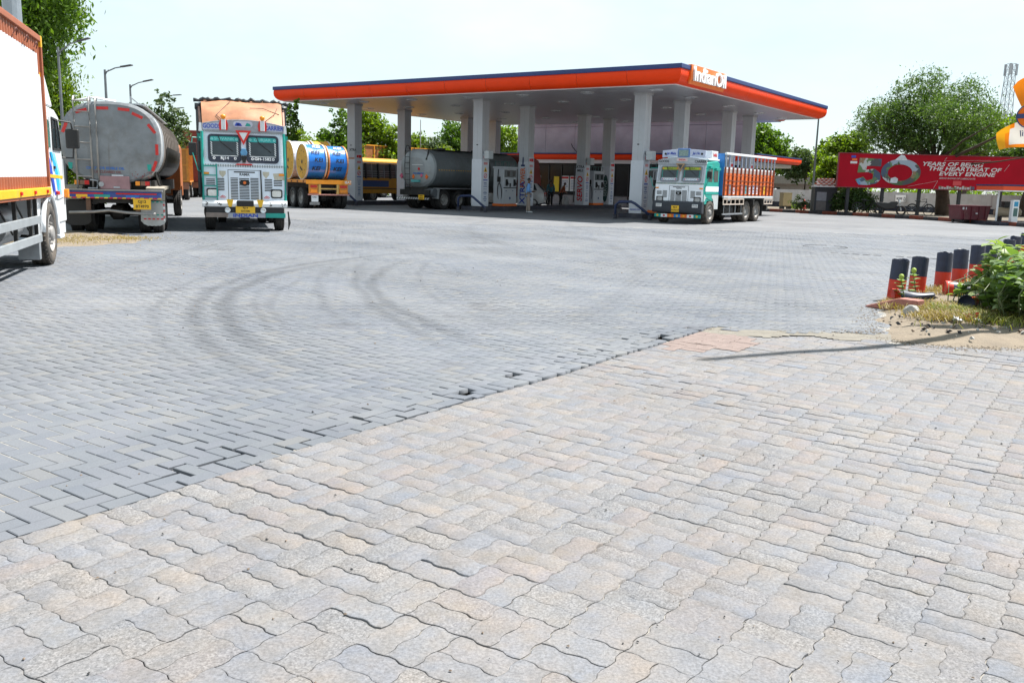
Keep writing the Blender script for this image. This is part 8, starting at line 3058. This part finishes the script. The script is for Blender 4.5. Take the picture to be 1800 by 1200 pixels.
# two leafy sprigs with pale buds standing clear at the left
for (sx, sy, hh) in ((-0.95, 1.25, 0.36), (-1.22, 1.0, 0.30)):
    stems.tube([(sx + 0.05, sy, 0), (sx, sy, hh * 0.6), (sx - 0.03, sy, hh)], [0.009, 0.007, 0.005], 5)
    for j in range(5):
        for q in range(2):
            leaf_on(sx - 0.02, sy, hh * (0.3 + 0.15 * j), j * 1.57 + q * math.pi, 0.5, 0.10)
stems.build('stems', mat('green_stem', (0.12, 0.15, 0.07), 0.6, var=0.2), bush, smooth=True)['kind'] = 'stuff'
LV.sort(key=lambda q: (q[1] + 0.4 * abs(q[0] + 0.3) - 0.9 * q[2]))
def leaf_M(q):
    px, py, pz, az, el, s = q
    return Matrix.Translation((px, py, pz)) @ Matrix.Rotation(az, 4, 'Z') @ Matrix.Rotation(el, 4, 'X') @ Matrix.Scale(s, 4)
for i, q in enumerate(LV[:300]):
    o = link('leaf', lm_[i % 3], bush)
    o.matrix_local = leaf_M(q)
V, F, R = [], [], []
src = [tuple(v.co) for v in lm_[0].vertices]
fsrc = [tuple(p.vertices) for p in lm_[0].polygons]
for q in LV[300:]:
    M = leaf_M(q)
    o_ = len(V)
    V += [tuple(M @ Vector(p)) for p in src]
    F += [tuple(i + o_ for i in f) for f in fsrc]
    R += [rr.random()] * len(src)
me = bpy.data.meshes.new('leaves')
me.from_pydata(V, [], F)
at = me.attributes.new('rnd', 'FLOAT', 'POINT')
at.data.foreach_set('value', R)
me.materials.append(LB)
me.polygons.foreach_set('use_smooth', [True] * len(F))
o = link('leaves', me, bush)
o['kind'] = 'stuff'
for (x, y, z) in ((-0.98, 1.25, 0.40), (-1.25, 1.0, 0.335)):
    b = MB()
    b.lathe([(-0.04, 0.001), (-0.03, 0.025), (0, 0.036), (0.03, 0.025), (0.04, 0.001)], 10, 'z', (x, y, z))
    b.build('bud', mat('bud_green', (0.30, 0.40, 0.06), 0.6, var=0.2), bush, smooth=True)
# finer weeds growing through the bush top
me, _ = leaf_mesh('weed_leaves', [(0.75, 0.8, 0.62, 0.35, 0.4, 0.20), (1.2, 0.9, 0.62, 0.5, 0.5, 0.22), (1.5, 0.2, 0.6, 0.5, 0.5, 0.2)], 2600, 0.055, LEAF_Y, 71, per=10, hollow=0.1, clump=0.35)
o = link('weed_leaves', me, bush)
o['kind'] = 'stuff'

# ---------------------------------------------------------------- dry grass and weeds
def grass(name, spots, n, h, m, seed):
    r = random.Random(seed)
    V, F, R = [], [], []
    for k in range(n):
        cx, cy, sx, sy, z = r.choice(spots)
        x, y = r.gauss(cx, sx), r.gauss(cy, sy)
        if x > 0 and not inpoly(x - 0.08, y, DIRT): continue
        a = r.random() * 6.28
        hh = h * r.uniform(0.4, 1.2)
        w = 0.003 + 0.003 * r.random()
        lx, ly = math.cos(a) * hh * r.uniform(0.6, 1.8), math.sin(a) * hh * r.uniform(0.6, 1.8)
        px, py = -math.sin(a) * w, math.cos(a) * w
        o_ = len(V)
        V += [(x - px, y - py, z), (x + px, y + py, z), (x + lx * .5 + px * .8, y + ly * .5 + py * .8, z + hh * .7), (x + lx * .5 - px * .8, y + ly * .5 - py * .8, z + hh * .7), (x + lx, y + ly, z + hh * 0.85)]
        F += [(o_, o_ + 1, o_ + 2, o_ + 3), (o_ + 3, o_ + 2, o_ + 4)]
        R += [r.random()] * 5
    me = bpy.data.meshes.new(name)
    me.from_pydata(V, [], F)
    at = me.attributes.new('rnd', 'FLOAT', 'POINT')
    at.data.foreach_set('value', R)
    me.materials.append(m)
    o = link(name, me)
    o['kind'] = 'stuff'
DRY = leafmat('dry_grass_blade', (0.15, 0.10, 0.035), (0.31, 0.235, 0.10), 0.3)
GRN = leafmat('green_grass_blade', (0.09, 0.12, 0.02), (0.24, 0.24, 0.06), 0.3)
grass('dry_grass', [(5.3, 11.3, 0.30, 0.3, 0.06), (5.6, 11.0, 0.25, 0.25, 0.06), (5.35, 10.5, 0.25, 0.2, 0.06), (4.95, 11.6, 0.2, 0.25, 0.04), (7.5, 14.2, 0.6, 0.6, 0.05), (8.6, 15.6, 0.5, 0.6, 0.05), (6.4, 13.4, 0.4, 0.4, 0.05), (5.1, 10.3, 0.2, 0.15, 0.06)], 9000, 0.075, DRY, 3)
grass('green_grass', [(5.5, 10.3, 0.2, 0.2, 0.06), (5.75, 10.9, 0.25, 0.25, 0.06), (5.9, 9.9, 0.5, 0.25, 0.06), (7.2, 10.0, 0.6, 0.4, 0.06), (5.35, 10.9, 0.15, 0.12, 0.06)], 2000, 0.10, GRN, 4)
grass('verge_grass', [(-9.3, 19.6, 0.5, 0.5, 0.03), (-8.8, 20.2, 0.3, 0.3, 0.02), (-10.2, 19.6, 0.7, 0.7, 0.03), (-9.9, 18.6, 0.5, 0.4, 0.03)], 3000, 0.05, DRY, 5)
b = MB()
rr = random.Random(12)
for k in range(130):
    x, y = rr.gauss(5.0, 0.5), rr.gauss(10.0, 0.7)
    if not inpoly(x, y, DIRT): continue
    r = rr.uniform(0.008, 0.03)
    M = Matrix.Translation((x, y, 0.055)) @ Euler((rr.random(), rr.random(), rr.random() * 6)).to_matrix().to_4x4()
    b.add([(-r, -r * .7, 0), (r * .9, -r * .6, 0), (r, r * .8, 0), (-r * .7, r * .7, 0), (-r * .3, 0, r * .8), (r * .5, r * .1, r * .7)], [(0, 1, 5, 4), (1, 2, 5), (2, 3, 4, 5), (3, 0, 4)], rr.randrange(3), M)
o = b.build('rubble', [rk, mat('brown_stone', (0.16, 0.12, 0.09), 0.9), mat('black_stone', (0.03, 0.03, 0.032), 0.9)])
o['kind'] = 'stuff'

b = MB()
ed_ = [(3.95, 9.62), (4.02, 9.02), (4.42, 8.70), (5.1, 8.72), (7.0, 8.7), (4.62, 11.35), (5.3, 12.5)]
segs = [(ed_[0], ed_[1]), (ed_[1], ed_[2]), (ed_[2], ed_[3]), (ed_[3], ed_[4]), (ed_[0], ed_[5]), (ed_[5], ed_[6]), ((2.0, 9.4), (3.95, 9.5))]
for k in range(1500):
    (xa, ya), (xb, yb) = rr.choice(segs)
    u = rr.random()
    x, y = xa + (xb - xa) * u + rr.gauss(-0.02, 0.10), ya + (yb - ya) * u + rr.gauss(-0.03, 0.09)
    r = rr.uniform(0.003, 0.012) * rr.random() + 0.003
    M = Matrix.Translation((x, y, 0.001 + und(x, y) - (0.016 if y < 9.4 else 0))) @ Euler((0, 0, rr.random() * 6)).to_matrix().to_4x4()
    b.add([(-r, -r * .7, 0), (r * .9, -r * .6, 0), (r, r * .8, 0), (-r * .7, r * .7, 0), (-r * .3, 0, r * .7), (r * .5, r * .1, r * .6)], [(0, 1, 5, 4), (1, 2, 5), (2, 3, 4, 5), (3, 0, 4)], 0 if rr.random() < .75 else 1, M)
o = b.build('soil_crumbs', [mat('crumb_soil', (0.17, 0.14, 0.105), 0.95, var=0.2), mat('brown_stone', (0.16, 0.12, 0.09), 0.9)])
o['kind'] = 'stuff'
# ================================================================ PEOPLE
def skin_mesh(name, pts, edges, m, parent, root, sub=2):
    names = list(pts)
    me = bpy.data.meshes.new(name)
    me.from_pydata([pts[k][0] for k in names], [(names.index(a), names.index(b)) for a, b in edges], [])
    me.materials.append(m)
    o = link(name, me, parent)
    o.modifiers.new('skin', 'SKIN').use_smooth_shade = True
    sv = me.skin_vertices[0].data
    for i, k in enumerate(names):
        r = pts[k][1]
        sv[i].radius = r if isinstance(r, tuple) else (r, r)
        sv[i].use_root = (k == root)
    s = o.modifiers.new('sub', 'SUBSURF')
    s.levels = sub
    s.render_levels = sub
    return o
skin_m = mat('skin_brown', (0.15, 0.075, 0.045), 0.5, var=0.06)
hair_m = mat('hair_black', (0.012, 0.010, 0.010), 0.6, var=0.1)
def person(label, loc, rz, shirt, trousers, shoes, arms, legs, scale=1.0, lean=0.0):
    t = thing('person', label, 'person', loc, rz)
    t.scale = (scale,) * 3
    P, E = {}, []
    def y_(z): return lean * max(0, z - 0.93)
    def add(k, p, r, to=None):
        P[k] = ((p[0], p[1] + y_(p[2]), p[2]), r)
        if to: E.append((to, k))
    add('pelvis', (0, 0, 0.94), (0.135, 0.10))
    add('spine', (0, 0.0, 1.12), (0.125, 0.095), 'pelvis')
    add('chest', (0, 0.0, 1.30), (0.15, 0.10), 'spine')
    add('neck', (0, 0.0, 1.44), (0.055, 0.055), 'chest')
    add('jaw', (0, 0.025, 1.515), (0.058, 0.068), 'neck')
    add('head', (0, 0.02, 1.585), (0.073, 0.088), 'jaw')
    add('crown', (0, 0.01, 1.645), (0.055, 0.066), 'head')
    for s, n in ((-1, 'l'), (1, 'r')):
        sh, el, wr, hd_ = arms[n]
        add(n + 'sh', sh, 0.058, 'chest')
        add(n + 'el', el, 0.043, n + 'sh')
        add(n + 'wr', wr, 0.028, n + 'el')
        d = Vector(hd_) - Vector(wr)
        d.normalize()
        palm = Vector(wr) + d * 0.085
        add(n + 'pa', palm, (0.036, 0.020), n + 'wr')
        side = d.cross(Vector((0, 0, 1)))
        if side.length < 0.1: side = Vector((0, 1, 0))
        side.normalize()
        for q in range(4):
            b0 = palm + d * 0.035 + side * (q - 1.5) * 0.019
            b1 = b0 + d * (0.036, 0.042, 0.040, 0.030)[q] + Vector((0, 0, -0.008))
            b2 = b1 + d * 0.022 + Vector((0, 0, -0.022))
            add(f'{n}f{q}a', b0, 0.0095, n + 'pa')
            add(f'{n}f{q}b', b1, 0.0085, f'{n}f{q}a')
            add(f'{n}f{q}c', b2, 0.007, f'{n}f{q}b')
        add(n + 'th', Vector(wr) + d * 0.06 - side * 0.042, 0.011, n + 'pa')
        add(n + 'th2', Vector(wr) + d * 0.095 - side * 0.052, 0.009, n + 'th')
        hp, kn, an, to = legs[n]
        add(n + 'hp', hp, 0.085, 'pelvis')
        add(n + 'kn', kn, 0.056, n + 'hp')
        add(n + 'an', an, 0.036, n + 'kn')
        add(n + 'to', to, (0.036, 0.026), n + 'an')
    body = skin_mesh('body', P, E, skin_m, t, 'pelvis', 2)
    def grow(keys, k_):
        out = {}
        for k in keys:
            r = P[k][1]
            out[k] = (P[k][0], tuple(v * k_ + 0.006 for v in r) if isinstance(r, tuple) else r * k_ + 0.008)
        return out
    ks = ['pelvis', 'spine', 'chest', 'lsh', 'lel', 'rsh', 'rel']
    G = grow(ks, 1.12)
    G['hem'] = ((P['pelvis'][0][0], P['pelvis'][0][1], 0.82), (0.165, 0.125))
    G['lcuff'] = (tuple(Vector(P['lel'][0]).lerp(Vector(P['lwr'][0]), 0.75)), 0.042)
    G['rcuff'] = (tuple(Vector(P['rel'][0]).lerp(Vector(P['rwr'][0]), 0.75)), 0.042)
    G['collar'] = (tuple(Vector(P['chest'][0]).lerp(Vector(P['neck'][0]), 0.72)), (0.066, 0.064))
    skin_mesh('shirt', G, [('pelvis', 'hem'), ('pelvis', 'spine'), ('spine', 'chest'), ('chest', 'collar'), ('chest', 'lsh'), ('lsh', 'lel'), ('lel', 'lcuff'), ('chest', 'rsh'), ('rsh', 'rel'), ('rel', 'rcuff')], shirt, t, 'pelvis')
    G = grow(['pelvis', 'lhp', 'lkn', 'rhp', 'rkn'], 1.13)
    for n in 'lr':
        p = Vector(P[n + 'an'][0])
        G[n + 'cu'] = ((p.x, p.y, p.z + 0.0), 0.062)
    skin_mesh('trousers', G, [('pelvis', 'lhp'), ('lhp', 'lkn'), ('lkn', 'lcu'), ('pelvis', 'rhp'), ('rhp', 'rkn'), ('rkn', 'rcu')], trousers, t, 'pelvis')
    for n in 'lr':
        a, c_ = Vector(P[n + 'an'][0]), Vector(P[n + 'to'][0])
        skin_mesh('shoe', {'h': ((a.x, a.y - 0.04, 0.045), (0.046, 0.046)), 'm': (((a.x + c_.x) / 2, (a.y + c_.y) / 2, 0.045), (0.05, 0.042)), 't': ((c_.x, c_.y + 0.05, 0.035), (0.044, 0.034))}, [('h', 'm'), ('m', 't')], shoes, t, 'h')
    hx = P['head'][0]
    b = MB()
    for i in range(9):
        for k in range(16):
            th_, ph = i / 8 * rad(100), 2 * math.pi * k / 16
            front = max(0, math.sin(ph))
            th2 = th_ * (1 - 0.42 * front)
            b.v.append((0.082 * math.sin(th2) * math.cos(ph), hx[1] - 0.006 + 0.098 * math.sin(th2) * math.sin(ph), hx[2] + 0.012 + 0.098 * math.cos(th2)))
    for i in range(8):
        for k in range(16):
            j = (k + 1) % 16
            b.f.append((i * 16 + k, (i + 1) * 16 + k, (i + 1) * 16 + j, i * 16 + j))
            b.m.append(0)
    b.build('hair', hair_m, t, smooth=True)
    for s in (-1, 1):
        b = MB()
        b.lathe([(-0.006, 0.001), (0.0, 0.009), (0.006, 0.001)], 8, 'y', (s * 0.03, hx[1] + 0.083, hx[2] - 0.004))
        b.build('eye', hair_m, t)
        b = MB()
        b.lathe([(-0.012, 0.001), (0, 0.026), (0.012, 0.001)], 8, 'x', (s * 0.077, hx[1] - 0.005, hx[2] - 0.012))
        b.build('ear', skin_m, t)
    b = MB()
    b.prism([(-0.014, hx[2] - 0.028), (0.014, hx[2] - 0.028), (0.004, hx[2] + 0.012), (-0.004, hx[2] + 0.012)], hx[1] + 0.075, hx[1] + 0.104, 'y')
    b.build('nose', skin_m, t, bevel=0.004)
    b = MB()
    b.box(-0.022, 0.022, hx[1] + 0.07, hx[1] + 0.083, hx[2] - 0.056, hx[2] - 0.050)
    b.build('mouth', mat('lip_brown', (0.13, 0.05, 0.04), 0.5, var=0.05), t)
    return t
stand = dict(l=((-0.09, 0, 0.88), (-0.10, 0.02, 0.48), (-0.10, -0.03, 0.08), (-0.11, 0.10, 0.03)), r=((0.09, 0, 0.88), (0.10, 0.05, 0.48), (0.10, 0.06, 0.08), (0.12, 0.19, 0.03)))
person('man in light blue shirt and khaki trousers standing sideways by the middle column', (0.62, 45.3, 0), rad(-84),
       mat('shirt_sky_blue', (0.16, 0.36, 0.70), 0.75, var=0.12, scale=9), mat('trousers_khaki', (0.30, 0.24, 0.20), 0.8, var=0.12, scale=9), mat('shoe_white', (0.55, 0.58, 0.60), 0.6, var=0.05),
       dict(l=((-0.18, 0, 1.37), (-0.22, 0.00, 1.09), (-0.12, 0.22, 1.04), (-0.06, 0.34, 1.06)), r=((0.18, 0, 1.37), (0.22, -0.01, 1.09), (0.14, 0.22, 1.02), (0.07, 0.34, 1.05))), stand, 1.02, 0.02)
person('man in dim teal shirt seen from behind in front of the shop posters', (2.25, 58.2, 0), rad(15),
       mat('shirt_teal', (0.04, 0.16, 0.20), 0.8, var=0.12, scale=9), mat('trousers_black', (0.012, 0.012, 0.015), 0.8, var=0.1), black,
       dict(l=((-0.18, 0, 1.37), (-0.24, 0.02, 1.09), (-0.22, 0.16, 0.90), (-0.20, 0.24, 0.82)), r=((0.18, 0, 1.37), (0.25, 0.0, 1.09), (0.24, 0.10, 0.86), (0.24, 0.14, 0.76))), stand, 1.0, 0.0)
person('person in rust red shirt bending forward beside the man in teal', (2.95, 59.2, 0), rad(-70),
       mat('shirt_rust', (0.26, 0.06, 0.02), 0.8, var=0.15, scale=9), mat('trousers_black', (0.012, 0.012, 0.015), 0.8, var=0.1), black,
       dict(l=((-0.18, 0, 1.37), (-0.22, 0.14, 1.12), (-0.16, 0.36, 1.00), (-0.10, 0.46, 0.97)), r=((0.18, 0, 1.37), (0.22, 0.12, 1.12), (0.14, 0.34, 0.98), (0.08, 0.45, 0.96))), stand, 0.92, 0.45)
can = thing('water_can', 'white plastic drum standing on the shaded forecourt near the shop', 'drum', (3.1, 56.0, 0))
b = MB()
b.lathe([(0, 0.001), (0, 0.2), (0.12, 0.22), (0.5, 0.22), (0.6, 0.16), (0.62, 0.08), (0.68, 0.08), (0.68, 0.001)], 18, 'z')
b.build('body', mat('can_white', (0.5, 0.5, 0.5), 0.5, var=0.1), can, smooth=True)
b = MB()
b.tube([(-0.1, 0, 0.62), (-0.06, 0, 0.72), (0.06, 0, 0.72), (0.1, 0, 0.62)], 0.014, 6)
b.build('handle', black, can)
mb_ = thing('motor_scooter', 'dark motorcycle parked in the shade in front of the shop', 'motorcycle', (1.9, 60.3, 0), rad(60))
for xx in (-0.6, 0.62):
    b = MB()
    b.lathe([(-0.05, 0.20), (-0.06, 0.27), (0, 0.30), (0.06, 0.27), (0.05, 0.20)], 20, 'y', (xx, 0, 0.30))
    b.build('wheel', rubber, mb_)
b = MB()
b.prism([(-0.85, 0.62), (-0.75, 0.78), (-0.1, 0.74), (0.0, 0.82), (0.35, 0.86), (0.42, 0.70), (0.2, 0.40), (-0.3, 0.35), (-0.55, 0.45)], -0.12, 0.12, 'y')
b.build('body', black, mb_, bevel=0.04)
b = MB()
b.bar((0.62, 0, 0.30), (0.42, 0, 0.98), 0.07)
b.tube([(0.36, -0.32, 0.98), (0.44, 0, 1.02), (0.36, 0.32, 0.98)], 0.018, 6)
b.build('fork', steel, mb_)
